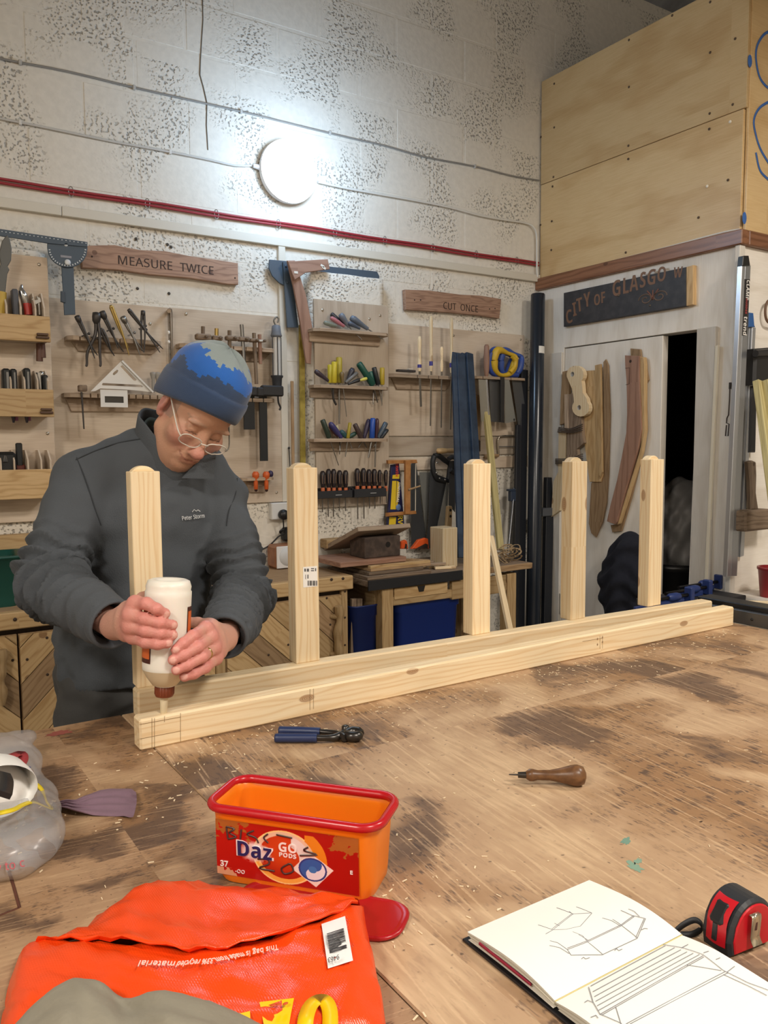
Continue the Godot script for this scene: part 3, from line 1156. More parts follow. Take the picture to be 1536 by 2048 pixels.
	tube(st, curve([Vector3(lx.x, ya, 0.07), W(549, 646, 0.07), W(548, 640, 0.07), W(553, 634, 0.07), W(557, 638, 0.07), W(555, 645, 0.07)], 5), 0.004, 7)
	obj("hook", st, mat(hx("7b7972"), 0.4, 0.5), t)
	st = S_()
	lathe(st, [[0.012, ya + 0.004], [0.02, ya], [0.023, ya - 0.03], [0.026, yb + 0.012], [0.027, yb + 0.006], [0.021, yb]], 18, Transform3D(Basis.from_scale(Vector3(1, 1, 1)), Vector3(lx.x, 0, 0.07)))
	obj("cap", st, mat(hx("6c7077"), 0.6), t)
	st = S_()
	lathe(st, [[0.019, yc], [0.019, yb]], 18, Transform3D(Basis(), Vector3(lx.x, 0, 0.07)))
	obj("tube", st, mat(hx("cfcdc9"), 0.25), t)
	for k in 5:
		st = S_()
		var an := TAU * k / 5 + 0.5
		rod(st, Vector3(lx.x + cos(an) * 0.022, yc, 0.07 + sin(an) * 0.022), Vector3(lx.x + cos(an) * 0.022, yb, 0.07 + sin(an) * 0.022), 0.0022, -1, 6)
		obj("cage_wire", st, mat(hx("3f4147"), 0.4, 0.4), t)
	st = S_()
	lathe(st, [[0.016, yd - 0.02], [0.022, yd], [0.024, yc - 0.012], [0.029, yc - 0.005], [0.029, yc + 0.002]], 18, Transform3D(Basis(), Vector3(lx.x, 0, 0.07)))
	obj("grip", st, mat(hx("33363c"), 0.6), t)
	# small shelf with orange bradawls
	t = rack("small wooden shelf with two orange bradawls right of the man", [487, 955], [551, 955], 0.075, zb, [[493, 964], [500, 985], [530, 985], [537, 964]], [512, 532], 2, 0.014)
	for k in 2:
		var xx: float = [512.0, 533.0][k]
		t = thing("bradawl", "orange-handled bradawl on the small shelf, %s of two" % ["left", "right"][k], "awl", W(xx, 980, 0.06))
		st = S_()
		var o := W(xx, 982, 0.066)
		var hh := W(xx, 943, 0.066).y - o.y
		lathe(st, [[0.006, 0.006], [0.010, 0.01], [0.010, hh * 0.45], [0.009, hh * 0.6], [0.016, hh * 0.72], [0.017, hh * 0.88], [0.010, hh], [0.001, hh]], 16, Transform3D(Basis(), o))
		obj("handle", st, mat(hx("d2602a"), 0.4), t)
		st = S_()
		lathe(st, [[0.002, -0.004], [0.0075, 0.0], [0.008, 0.012]], 12, Transform3D(Basis(), o))
		obj("ferrule", st, mat(hx("3a2320"), 0.4), t)
	t = thing("knob", "dark purple knob at the right end of the small shelf", "knob", W(541, 953, 0.05))
	st = S_()
	ball(st, W(541, 948, 0.045), Vector3(0.014, 0.017, 0.014))
	obj("knob_head", st, mat(hx("33284a"), 0.4), t)
	# folding protractor squares
	protractor_square()

func dividers(label: String, head: Array, feet: Array, m: Material, hr: float, arc: bool) -> void:
	var z := 0.098
	var t := thing("dividers", label, "dividers", W(feet[0][0], feet[0][1], z), "dividers and calipers on the rack")
	var h := W(head[0], head[1], z)
	var st := S_()
	var mid: Vector3 = (W(feet[0][0], feet[0][1], z) + W(feet[1][0], feet[1][1], z)) * 0.5
	var dir := (h - mid).normalized()
	var fb := frame_of(dir)
	lathe(st, [[hr * 0.45, -hr * 1.6], [hr * 0.9, -hr * 0.9], [hr, 0.0], [hr * 0.95, hr * 0.9], [hr * 0.35, hr * 1.1]], 12, Transform3D(fb, h))
	obj("hinge_head", st, m, t)
	for k in 2:
		var f := W(feet[k][0], feet[k][1], z + (0.006 if k else -0.004))
		st = S_()
		var side := Vector3(dir.y, -dir.x, 0) * (0.004 if k else -0.004)
		var bow := (h + f) * 0.5 + Vector3(dir.y, -dir.x, 0) * (0.006 if k else -0.006)
		if hr > 0.016:
			var out := Vector3(-0.03, 0, 0) if k == 0 else Vector3(0.02, 0, 0)
			tube(st, curve([h + side, h.lerp(f, 0.35) + out * 0.2 + Vector3(0.004 if k else 0.016, 0, 0), h.lerp(f, 0.7) + out * 0.2, f + Vector3(0.004, 0.012, 0), f], 4), [0.0075, 0.0075, 0.007, 0.007, 0.007, 0.0065, 0.0065, 0.006, 0.006, 0.006, 0.005, 0.005, 0.005, 0.005, 0.005, 0.004, 0.004], 8)
		else:
			tube(st, curve([h + side, bow, f], 4), [0.006, 0.0058, 0.0055, 0.005, 0.0046, 0.004, 0.0035, 0.0028, 0.0018], 8)
		obj("leg", st, m, t)
	if arc:
		var c := h.lerp(mid, 0.42)
		st = S_()
		var sd := Vector3(dir.y, -dir.x, 0)
		rod(st, c - sd * 0.018, c + sd * 0.018, 0.003, -1, 6)
		ball(st, c + sd * 0.014, Vector3(0.006, 0.006, 0.006), Basis(), 8, 6)
		obj("wing_screw", st, m, t)

func gauge(label: String, top: Array, bot: Array, h0: Array, h1: Array, m: Material, z: float) -> void:
	var t := thing("marking_gauge", label, "gauge", W(bot[0], bot[1], z), "marking gauges on the rack above the hat")
	var st := S_()
	rod(st, W(bot[0], bot[1], z), W(top[0], top[1], z), 0.0085, 0.009, 12)
	obj("stem", st, m, t)
	st = S_()
	var a := W(h0[0], h0[1], z)
	var b := W(h1[0], h1[1], z)
	box(st, (a + b) * 0.5, Vector3(b.x - a.x, a.y - b.y, 0.034), Basis(), 0.005)
	obj("fence", st, mat(hx("d8d3c8"), 0.5) if label.contains("white") else wood("grey", "x", 2), t)
	st = S_()
	lathe(st, [[0.006, 0.0], [0.007, 0.012], [0.003, 0.015]], 10, Transform3D(Basis(Vector3.RIGHT, PI / 2), (a + b) * 0.5 + Vector3(0.006, 0, 0.017)))
	obj("thumb_screw", st, wood("grey", "x", 3), t)

# rectangular plate with a rectangular window: corners given as top-left, bottom-right
func frame_plate(st: SurfaceTool, a: Vector3, b: Vector3, c: Vector3, d: Vector3, th: float) -> void:
	var poly := [Vector2(a.x, a.y), Vector2(a.x, b.y), Vector2(b.x, b.y), Vector2(b.x, a.y), Vector2(a.x + 0.0002, a.y), Vector2(c.x, c.y), Vector2(d.x, c.y), Vector2(d.x, d.y), Vector2(c.x, d.y), Vector2(c.x - 0.0002, c.y)]
	for r in [[a.x, b.x, a.y, c.y], [a.x, b.x, d.y, b.y], [a.x, c.x, c.y, d.y], [d.x, b.x, c.y, d.y]]:
		span(st, Vector3(r[0], r[3], a.z), Vector3(r[1], r[2], a.z + th), 0.0004)

func speed_square(zb: float) -> void:
	var z := 0.094
	var t := thing("speed_square", "white metal speed square, a slotted triangle standing on the wooden rack", "square", W(242, 784, z))
	var m := mat(hx("e2e0dc"), 0.35, 0.25)
	var q := func(x: float, y: float) -> Vector2:
		var v := W(130 + x / 6.98, 590 + y / 6.98, z)
		return Vector2(v.x, v.y)
	# triangle with two long slots and a key slot, cut by subtraction
	var outer := PackedVector2Array([q.call(780, 925), q.call(355, 1345), q.call(420, 1340), q.call(490, 1305), q.call(850, 1322), q.call(1050, 1338), q.call(1215, 1360)])
	var holes := [
		[q.call(775, 990), q.call(800, 985), q.call(995, 1185), q.call(980, 1200), q.call(955, 1195), q.call(770, 1000)],
		[q.call(525, 1230), q.call(510, 1250), q.call(520, 1262), q.call(1080, 1287), q.call(1080, 1272), q.call(1050, 1255)],
		[q.call(660, 1105), q.call(680, 1075), q.call(722, 1045), q.call(740, 1055), q.call(728, 1085), q.call(680, 1122)]]
	var g := CSGPolygon3D.new()
	g.name = "blade"
	g.polygon = outer
	g.depth = 0.005
	g.material = m
	for h in holes:
		var s := CSGPolygon3D.new()
		s.name = "slot"
		s.polygon = PackedVector2Array(h)
		s.depth = 0.03
		s.operation = CSGShape3D.OPERATION_SUBTRACTION
		s.position = Vector3(0, 0, 0.012)
		g.add_child(s, true)
	t.add_child(g, true)
	g.transform = t.transform.affine_inverse() * Transform3D(Basis(), Vector3(0, 0, z + 0.005))
	var st := S_()
	var a: Vector2 = q.call(783, 922)
	var b: Vector2 = q.call(1218, 1362)
	var d := (b - a).normalized()
	box(st, Vector3((a.x + b.x) / 2, (a.y + b.y) / 2, z), Vector3(a.distance_to(b), 0.008, 0.03), Basis(Vector3.BACK, atan2(d.y, d.x)), 0.001)
	obj("fence", st, m, t)

func protractor_square() -> void:
	var m := mat(hx("40505f"), 0.45)
	var md := mat(hx("33414f"), 0.45)
	var wht := mat(hx("d8dde0"), 0.5)
	for k in 2:
		var t := thing("protractor_square", ["dark blue-grey folding protractor square hung left of the long carved sign", "dark blue-grey folding square half hidden behind the brown wooden square"][k], "square", W(135 + 440 * k, 628, 0.06))
		var z := 0.115 if k == 0 else 0.03
		var st := S_()
		if k == 0:
			wall_prism(st, [[-10, 456], [175, 484], [175, 494], [100, 487], [-10, 470]], z, 0.008, 0.001)
			obj("rule_arm", st, m, t)
			st = S_()
			var px := [[95, 487], [175, 494]]
			for i in 11:
				var a := PI * i / 10.0
				px.append([135 + cos(a) * 40, 497 + sin(a) * 38 - 2 * cos(a) * -1.0])
			wall_prism(st, px, z - 0.004, 0.008, 0.001)
			obj("protractor_head", st, m, t)
			st = S_()
			wall_prism(st, [[123, 528], [147, 530], [151, 629], [129, 630]], z - 0.012, 0.008, 0.001)
			obj("swing_arm", st, m, t)
			st = S_()
			wall_prism(st, [[122, 582], [130, 583], [131, 606], [122, 603]], z - 0.010, 0.012, 0.001)
			obj("slider", st, md, t)
			for i in 21:
				var a := PI * (i + 0.5) / 21.0
				st = S_()
				box(st, W(135 + cos(a) * 36, 497 + sin(a) * 34, z + 0.0045), Vector3(0.0035, 0.006, 0.0012), Basis(Vector3.BACK, -a + PI / 2), 0)
				obj("tick_mark", st, wht, t)
			for i in 22:
				st = S_()
				box(st, W(4 + i * 8, 463 + i * 1.12, z + 0.0085), Vector3(0.004, 0.003, 0.0012), Basis(), 0)
				obj("tick_mark", st, wht, t)
			st = S_()
			lathe(st, [[0.011, 0.0], [0.012, 0.004], [0.006, 0.006], [0.001, 0.006]], 14, Transform3D(Basis(Vector3.RIGHT, PI / 2), W(135, 525, z + 0.004)))
			obj("pivot_screw", st, wht, t)
			st = S_()
			lathe(st, [[0.008, 0.0], [0.006, 0.004], [0.001, 0.004]], 14, Transform3D(Basis(Vector3.RIGHT, PI / 2), W(132, 489, z + 0.004)))
			obj("rivet", st, wht, t)
			st = S_()
			var a2 := W(121, 510, z + 0.004)
			var b2 := W(143, 517, z + 0.004)
			span(st, Vector3(a2.x, b2.y, a2.z), Vector3(b2.x, a2.y, a2.z + 0.0012), 0)
			obj("name_plate", st, mat(hx("8d8f98"), 0.5), t)
		else:
			wall_prism(st, [[539, 519], [573, 522], [573, 572], [559, 566], [545, 552], [538, 536]], z, 0.008, 0.001)
			obj("protractor_head", st, m, t)
			st = S_()
			wall_prism(st, [[566, 524], [582, 524], [597, 655], [575, 655]], z + 0.009, 0.008, 0.001)
			obj("swing_arm", st, m, t)
			st = S_()
			wall_prism(st, [[640, 531], [754, 543], [759, 552], [758, 566], [640, 560]], z - 0.012, 0.008, 0.001)
			obj("rule_arm", st, m, t)
			for p in [[572, 532], [575, 565]]:
				st = S_()
				lathe(st, [[0.008, 0.0], [0.006, 0.004], [0.001, 0.004]], 12, Transform3D(Basis(Vector3.RIGHT, PI / 2), W(p[0], p[1], z + 0.017)))
				obj("pivot_screw", st, md, t)

func tray_tools(zf: float) -> void:
	var z := 0.14
	var q := func(x: float, y: float, zz := 0.14) -> Vector3: return W(x / 3.94, 480 + y / 3.94, zz)
	var blk := mat(hx("2f3030"), 0.4, 0.3)
	var chrome := mat(hx("c9c8c6"), 0.15, 0.95)
	var st := S_()
	var t := thing("cold_chisel", "tall grey flat-bladed tool with yellow grip standing in the top tray", "chisel", q.call(5, 575))
	prism(st, [Vector2(-0.012, -0.09), Vector2(0.012, -0.09), Vector2(0.014, 0.03), Vector2(0.02, 0.05), Vector2(0.013, 0.06), Vector2(0.023, 0.085), Vector2(0.022, 0.13), Vector2(0.012, 0.165), Vector2(0.002, 0.18), Vector2(-0.014, 0.15), Vector2(-0.02, 0.1), Vector2(-0.012, 0.065), Vector2(-0.018, 0.03)], 0.01, Transform3D(Basis(Vector3.BACK, -0.12), q.call(18, 330)), 0.002)
	obj("blade", st, mat(hx("62625f"), 0.5, 0.5), t)
	st = S_()
	rod(st, q.call(2, 590), q.call(12, 410), 0.022, 0.018, 12)
	obj("grip", st, mat(hx("c3a445"), 0.5), t)
	t = thing("plane_iron", "dark grey block tool in the top tray between the first two dividers", "tool", q.call(118, 590))
	st = S_()
	box(st, q.call(118, 500), Vector3(0.022, 0.105, 0.04), Basis(Vector3.BACK, 0.03), 0.004)
	obj("body", st, mat(hx("4c4e55"), 0.5), t)
	t = thing("tin_snips", "chrome-jawed snips with red grips standing in the top tray", "snips", q.call(205, 590))
	st = S_()
	tube(st, curve([q.call(205, 500), q.call(185, 440), q.call(168, 390), q.call(172, 352)], 4), [0.010, 0.011, 0.013, 0.014, 0.015, 0.014, 0.013, 0.012, 0.010, 0.008, 0.006, 0.005, 0.003], 10)
	obj("jaw", st, chrome, t)
	st = S_()
	rod(st, q.call(222, 590), q.call(204, 498), 0.014, 0.011, 12)
	obj("grip", st, mat(hx("b5352c"), 0.4), t)
	st = S_()
	rod(st, q.call(236, 590, 0.12), q.call(226, 500, 0.12), 0.012, 0.01, 12)
	obj("grip", st, mat(hx("b5352c"), 0.4), t)
	t = thing("spanner", "slim chrome spanner in the top tray's right compartment", "spanner", q.call(310, 590))
	st = S_()
	rod(st, q.call(312, 590), q.call(304, 495), 0.006, 0.006)
	obj("shank", st, chrome, t)
	st = S_()
	prism(st, [Vector2(-0.012, 0), Vector2(0.012, 0.0), Vector2(0.016, 0.016), Vector2(0.006, 0.028), Vector2(0.004, 0.014), Vector2(-0.006, 0.016), Vector2(-0.008, 0.03), Vector2(-0.016, 0.02)], 0.008, Transform3D(Basis(Vector3.BACK, 0.5), q.call(302, 500)), 0.001)
	obj("jaw", st, chrome, t)
	for r in [["black block plane upright in the middle tray, leftmost", 45, 1015, 0.03], ["narrow black tool second in the middle tray", 102, 1018, 0.024], ["black-bodied plane in the middle tray's third compartment", 207, 1012, 0.026], ["stubby dark tool at the middle tray's right end", 352, 1066, 0.018]]:
		t = thing("block_plane", r[0], "plane", q.call(r[1], 1160), "black tools in the middle tray")
		var top: Vector3 = q.call(r[1], r[2])
		var bot: Vector3 = q.call(r[1], 1185)
		st = S_()
		box(st, (top + bot) / 2, Vector3(r[3], top.y - bot.y, 0.05), Basis(), 0.007)
		obj("body", st, blk, t)
		st = S_()
		box(st, (top + bot) / 2 + Vector3(r[3] * 0.1, -0.005, 0.027), Vector3(r[3] * 0.35, (top.y - bot.y) * 0.8, 0.006), Basis(), 0.001)
		obj("iron", st, mat(hx("7b7a78"), 0.3, 0.8), t)
	t = thing("spokeshave", "shiny chrome-capped tool in the middle tray near its right end", "tool", q.call(318, 1170))
	st = S_()
	rod(st, q.call(322, 1180), q.call(305, 1045), 0.008, 0.013, 12)
	obj("shank", st, chrome, t)
	st = S_()
	ball(st, q.call(325, 1060), Vector3(0.012, 0.014, 0.012))
	obj("cap", st, chrome, t)
	t = thing("hand_plane", "black plane with silver lever standing in the bottom tray", "plane", q.call(45, 1800))
	st = S_()
	box(st, q.call(45, 1760), Vector3(0.075, 0.09, 0.05), Basis(), 0.016)
	obj("body", st, blk, t)
	st = S_()
	prism(st, [Vector2(-0.008, -0.012), Vector2(0.009, -0.012), Vector2(0.004, 0.012), Vector2(-0.002, 0.014)], 0.006, Transform3D(Basis(), q.call(40, 1725, 0.166)), 0.001)
	obj("lever", st, chrome, t)
	t = thing("chisel", "black chisel with a red-brown foot in the bottom tray", "chisel", q.call(152, 1800))
	st = S_()
	box(st, q.call(152, 1720), Vector3(0.024, 0.12, 0.018), Basis(), 0.004)
	obj("blade", st, blk, t)
	st = S_()
	box(st, q.call(160, 1800), Vector3(0.036, 0.03, 0.022), Basis(), 0.006)
	obj("handle", st, mat(hx("6b3428"), 0.5), t)
	for k in 2:
		t = thing("gouge", "dark brown gouge handle hanging below the top tray, %s of two" % ["left", "right"][k], "handle", q.call(310 + 25 * k, 955 - 25 * k), "brown handles below the top tray")
		st = S_()
		rod(st, q.call(312 + 24 * k, 955 - 28 * k, 0.13), q.call(308 + 24 * k, 815, 0.13), 0.013, 0.011, 10)
		obj("handle", st, mat(hx("5d3b2c"), 0.5), t)
	for k in 2:
		t = thing("pliers_tip", "small pink-gripped tool end poking out below the middle tray, %s of two" % ["left", "right"][k], "tool", q.call(110 + 105 * k, 1440), "tool ends below the middle tray")
		st = S_()
		rod(st, q.call(108 + 105 * k, 1440, 0.15), q.call(103 + 105 * k, 1385, 0.15), 0.004, 0.008, 8)
		obj("tip", st, mat(hx("44404a"), 0.4, 0.5), t)
		st = S_()
		rod(st, q.call(132 + 100 * k, 1425, 0.14), q.call(128 + 100 * k, 1385, 0.14), 0.006, 0.007, 8)
		obj("grip", st, mat(hx("96577a"), 0.5), t)

# ---------- pillar: screwdrivers, carving tools ----------
func driver(label: String, top: Vector3, butt: Vector3, tip, r: float, col: Color, group: String, shape := 0, shaft_r := 0.003, cat := "screwdriver") -> void:
	var t := thing(cat.replace(" ", "_"), label, cat, butt, group)
	var st := S_()
	var L := top.distance_to(butt)
	var prof := [[r * 0.55, 0.0], [r * 0.75, L * 0.06], [r * 0.72, L * 0.2], [r, L * 0.45], [r * 1.02, L * 0.75], [r * 0.9, L * 0.92], [r * 0.5, L], [0.0005, L]]
	if shape == 1:
		prof = [[r * 0.8, 0.0], [r, L * 0.04], [r, L * 0.95], [r * 0.8, L], [0.0005, L]]
	elif shape == 2:
		prof = [[r * 0.5, 0.0], [r * 0.62, L * 0.25], [r * 0.85, L * 0.55], [r, L * 0.8], [r * 0.75, L * 0.96], [0.0005, L]]
	lathe(st, prof, 14, Transform3D(frame_of(top - butt), butt))
	obj("handle", st, mat(col, 0.35), t)
	if tip != null:
		st = S_()
		rod(st, butt, tip, shaft_r, shaft_r * 0.8, 8)
		obj("shaft", st, mat(hx("8c8a87"), 0.25, 0.9), t)

func build_pillar_tools() -> void:
	var zp := 0.07
	ply_board("tall plywood tool board on the centre pillar with three small shelves", [628, 597], [776.5, 612], W(700, 1012, zp).y, zp, 3, "y", [[645, 620], [760, 631], [739, 638], [756, 870]])
	var zb := zp + 0.012
	var zf := 0.165
	var where := ["topmost", "middle", "lowest"]
	for i in 3:
		var r: Array = [[[631, 653], [781.5, 667]], [[632.5, 767.5], [781.5, 774]], [[632.5, 876.5], [781, 877.5]]][i]
		var a := W(r[0][0], r[0][1], zf)
		var b := W(r[1][0], r[1][1], zf)
		var t := thing("pillar_shelf", "narrow wooden shelf on the centre pillar, %s of three" % where[i], "shelf", Vector3((a.x + b.x) / 2, a.y - 0.06, zb), "shelves on the centre pillar")
		notched_shelf(t, a, b, zb, 0.016, [], wood("rack", "x", i), 0.025)
		var st := S_()
		span(st, Vector3(a.x + 0.005, a.y - 0.062, zb), Vector3(b.x - 0.02, a.y - 0.016, zb + 0.014), 0.002)
		obj("batten", st, wood("rack", "x", i + 2), t)
	var q := func(x: float, y: float, z := 0.135) -> Vector3: return W(600 + x / 7.68, 620 + y / 7.68, z)
	var g := "tools on the pillar's top shelf"
	driver("short grey tool with a cream cap lying leftmost on the top pillar shelf", q.call(365, 190), q.call(555, 245), null, 0.011, hx("7d8378"), g, 0, 0.003, "carving tool")
	driver("pink and grey carving tool on the top pillar shelf", q.call(470, 115), q.call(680, 250), null, 0.011, hx("b4727a"), g, 0, 0.003, "carving tool")
	driver("black carving tool with white band behind the pink one", q.call(480, 60, 0.11), q.call(680, 240, 0.11), null, 0.012, hx("35363b"), g, 1, 0.003, "carving tool")
	driver("upright grey pear-handled tool, middle of the top pillar shelf", q.call(615, 55), q.call(755, 262), q.call(950, 455, 0.15), 0.016, hx("6f7580"), g, 2, 0.003, "carving tool")
	driver("fat slate-blue handled tool, largest on the top pillar shelf", q.call(775, 110), q.call(1040, 290), q.call(1272, 447, 0.15), 0.018, hx("626b78"), g, 2, 0.0035, "carving tool")
	driver("low slate-blue tool lying in front of the fat handle", q.call(745, 195, 0.15), q.call(920, 285, 0.15), null, 0.012, hx("515a6a"), g, 2, 0.003, "carving tool")
	g = "screwdrivers on the pillar's middle shelf"
	driver("dark purple screwdriver leaning out at the middle shelf's left end", q.call(225, 930), q.call(460, 1105), null, 0.013, hx("403540"), g, 2)
	driver("clear yellow screwdriver, front left of the yellow three", q.call(462, 840), q.call(465, 1120), q.call(510, 1370, 0.13), 0.013, hx("c2b435"), g, 1, 0.004)
	driver("clear yellow screwdriver, middle of the yellow three", q.call(527, 795, 0.15), q.call(522, 1122, 0.15), null, 0.014, hx("cdbb33"), g, 1)
	driver("tall yellow screwdriver rising highest on the middle shelf", q.call(600, 725, 0.12), q.call(600, 1120, 0.12), q.call(602, 1750, 0.12), 0.0155, hx("b5a43a"), g, 1, 0.006)
	driver("brown stubby handle right of the yellow screwdrivers", q.call(640, 950, 0.15), q.call(655, 1125, 0.15), q.call(715, 1640, 0.15), 0.011, hx("7a6640"), g, 2, 0.0025)
	driver("dark grey screwdriver leaning left in the middle of the shelf", q.call(815, 890, 0.12), q.call(720, 1120, 0.12), null, 0.015, hx("3d3b42"), g, 2)
	driver("grey metal-barrelled driver crossing the dark grey one", q.call(880, 965, 0.15), q.call(700, 1120, 0.15), null, 0.009, hx("6d6a66"), g, 1)
	driver("black screwdriver with a yellow end lying low on the middle shelf", q.call(930, 1065, 0.16), q.call(740, 1140, 0.16), null, 0.010, hx("2b2a2a"), g, 2)
	driver("small yellow handle poking out in front of the green screwdriver", q.call(1030, 1050, 0.165), q.call(920, 1080, 0.165), null, 0.008, hx("d8cf63"), g, 0)
	driver("large dark green screwdriver leaning left", q.call(900, 815, 0.14), q.call(1120, 1150, 0.14), q.call(1190, 1420, 0.12), 0.0165, hx("1d5245"), g, 1, 0.004)
	driver("green stub handle tucked behind the large green screwdriver", q.call(1080, 945, 0.12), q.call(1130, 1140, 0.12), q.call(1122, 1450, 0.14), 0.012, hx("2c5f50"), g, 1)
	driver("black screwdriver left of the slim yellow one", q.call(1135, 880), q.call(1205, 1150), q.call(1258, 1450), 0.0125, hx("25282b"), g, 1)
	driver("slim yellow screwdriver at the middle shelf's right end", q.call(1262, 885), q.call(1262, 1150), q.call(1256, 1470), 0.0125, hx("b59a2c"), g, 1)
	# a bent shaft and a flat blade hanging under the shelf
	var t := thing("hook_tool", "dark hooked blade hanging under the middle pillar shelf", "tool", q.call(510, 1200))
	var st := S_()
	tube(st, curve([q.call(508, 1190, 0.15), q.call(508, 1300, 0.15), q.call(515, 1370, 0.15), q.call(556, 1458, 0.15)], 4), 0.0055, 8)
	obj("hook", st, mat(hx("3a3735"), 0.5, 0.4), t)
	q = func(x: float, y: float, z := 0.135) -> Vector3: return W(600 + x / 7.68, 820 + y / 7.68, z)
	g = "screwdrivers on the pillar's lowest shelf"
	driver("dark green screwdriver leaning at the lowest shelf's left end", q.call(345, 150), q.call(450, 430), q.call(592, 850, 0.14), 0.013, hx("2f3d33"), g, 1)
	driver("red and purple pliers handle on the lowest shelf", q.call(455, 195), q.call(640, 430), q.call(605, 680, 0.12), 0.014, hx("3e3a6d"), g, 0)
	driver("dark red handle behind the purple one on the lowest shelf", q.call(455, 230, 0.115), q.call(610, 430, 0.115), null, 0.013, hx("63343c"), g, 0)
	driver("cream screwdriver with black cap on the lowest shelf", q.call(560, 235, 0.12), q.call(605, 430, 0.12), q.call(612, 630, 0.14), 0.008, hx("c9c39c"), g, 1)
	driver("teal screwdriver lying low left of the yellow one", q.call(620, 320), q.call(740, 440), null, 0.013, hx("2d5357"), g, 0)
	driver("slim yellow and black screwdriver, middle of the lowest shelf", q.call(768, 195, 0.15), q.call(735, 435, 0.15), q.call(697, 720, 0.15), 0.0085, hx("a8962f"), g, 1)
	driver("dark green screwdriver lying behind the brown one", q.call(860, 350, 0.12), q.call(740, 425, 0.12), q.call(805, 605, 0.13), 0.011, hx("2b4a3c"), g, 0)
	driver("dark brown screwdriver leaning left on the lowest shelf", q.call(840, 215), q.call(945, 435), q.call(1025, 580, 0.12), 0.0125, hx("4b3b38"), g, 1)
	driver("dark maroon pliers grip left of the bright blue handle", q.call(1060, 140, 0.125), q.call(985, 435, 0.125), q.call(900, 575, 0.12), 0.013, hx("3a3048"), g, 0)
	driver("bright blue handle standing on the lowest shelf", q.call(1120, 125, 0.15), q.call(1105, 435, 0.15), q.call(1050, 735, 0.15), 0.0135, hx("2450a8"), g, 1, 0.006)
	driver("dark red grip right of the bright blue handle", q.call(1185, 130, 0.13), q.call(1165, 435, 0.13), q.call(1150, 880, 0.13), 0.011, hx("4a2c38"), g, 0, 0.0045)
	driver("grey-blue screwdriver leaning right on the lowest shelf", q.call(1320, 195), q.call(1205, 435), q.call(1130, 570, 0.13), 0.0135, hx("47525c"), g, 1)
	driver("black and white screwdriver at the lowest shelf's right end", q.call(1345, 300, 0.15), q.call(1245, 435, 0.15), null, 0.009, hx("26282c"), g, 1)
	# two black holders of orange-collared drivers
	var blk := mat(hx("26272b"), 0.5)
	var rows := [[[328, 1196], [806, 1340], [[350, 935, 1570], [440, 905, 1640], [520, 905, 1640], [610, 925, 1552], [702, 925, 1552]]], [[838, 1165], [1326, 1325], [[880, 895, 1670], [975, 892, 1670], [1060, 910, 1512], [1142, 905, 1515], [1225, 920, 1440], [1320, 920, 1430]]]]
	for i in 2:
		var r: Array = rows[i]
		t = thing("driver_holder", "black plastic screwdriver holder at the pillar's foot, %s of two" % ["left", "right"][i], "holder", q.call((r[0][0] + r[1][0]) / 2.0, r[1][1], 0.1), "black screwdriver holders")
		var a: Vector3 = q.call(r[0][0], r[0][1] + 55, 0.15)
		var b: Vector3 = q.call(r[1][0], r[1][1], 0.15)
		if i == 0:
			a.x -= 0.05
		st = S_()
		span(st, Vector3(a.x, b.y, 0.132), Vector3(b.x, a.y, 0.152), 0.002)
		obj("front_bar", st, blk, t)
		st = S_()
		span(st, Vector3(a.x, b.y + 0.004, 0.083), Vector3(b.x, a.y + 0.012, 0.09), 0.002)
		obj("back_bar", st, blk, t)
		for k in 2:
			st = S_()
			var xx := a.x if k == 0 else b.x - 0.006
			span(st, Vector3(xx, b.y, 0.09), Vector3(xx + 0.006, a.y + 0.006, 0.132), 0.001)
			obj("end_cheek", st, blk, t)
		st = S_()
		var c: Vector3 = q.call([595, 1127][i], [1305, 1275][i], 0.152)
		box(st, c, Vector3(0.035, 0.003, 0.002), Basis(), 0)
		obj("silver_mark", st, mat(hx("b8b8b8"), 0.4), t)
		for k in r[2].size():
			var d: Array = r[2][k]
			var top: Vector3 = q.call(d[0], d[1], 0.112)
			var mid: Vector3 = q.call(d[0], [1195, 1168][i], 0.112)
			var tip: Vector3 = q.call(d[0] - (4 if i == 0 else -8), d[2], 0.112)
			var L := top.y - mid.y
			var big := 0.0145 if d[2] > 1540 or k < 4 else 0.0115
			var nm: String = ["leftmost", "second", "third", "fourth", "fifth", "sixth"][k]
			var s := thing("screwdriver", "black screwdriver with orange collar, %s in the %s holder" % [nm, ["left", "right"][i]], "screwdriver", tip, "orange-collared screwdrivers")
			st = S_()
			lathe(st, [[big * 0.55, 0.0], [big * 0.7, L * 0.1], [big * 0.95, L * 0.4], [big, L * 0.7], [big * 0.85, L * 0.9], [big * 0.45, L], [0.0005, L]], 14, Transform3D(Basis(), mid))
			obj("handle", st, mat(hx("2a2326"), 0.4), s)
			st = S_()
			lathe(st, [[big * 0.68, -0.026], [big * 0.72, -0.004], [big * 0.58, 0.001]], 12, Transform3D(Basis(), mid))
			obj("collar", st, mat(hx("c0663a"), 0.5), s)
			st = S_()
			var fz := 0.112 + big * 0.88
			tube(st, [Vector3(mid.x - big * 0.55, mid.y + L * 0.75, fz), Vector3(mid.x - big * 0.5, mid.y + L * 0.25, fz - 0.001), Vector3(mid.x + big * 0.3, mid.y + L * 0.25, fz + 0.001), Vector3(mid.x + big * 0.45, mid.y + L * 0.75, fz)], 0.0013, 5)
			obj("outline", st, mat(hx("9c7f6a"), 0.5), s)
			st = S_()
			rod(st, Vector3(tip.x, mid.y - 0.02, 0.112), tip, 0.0034, 0.003, 8)
			obj("shaft", st, mat(hx("77726d"), 0.3, 0.8), s)

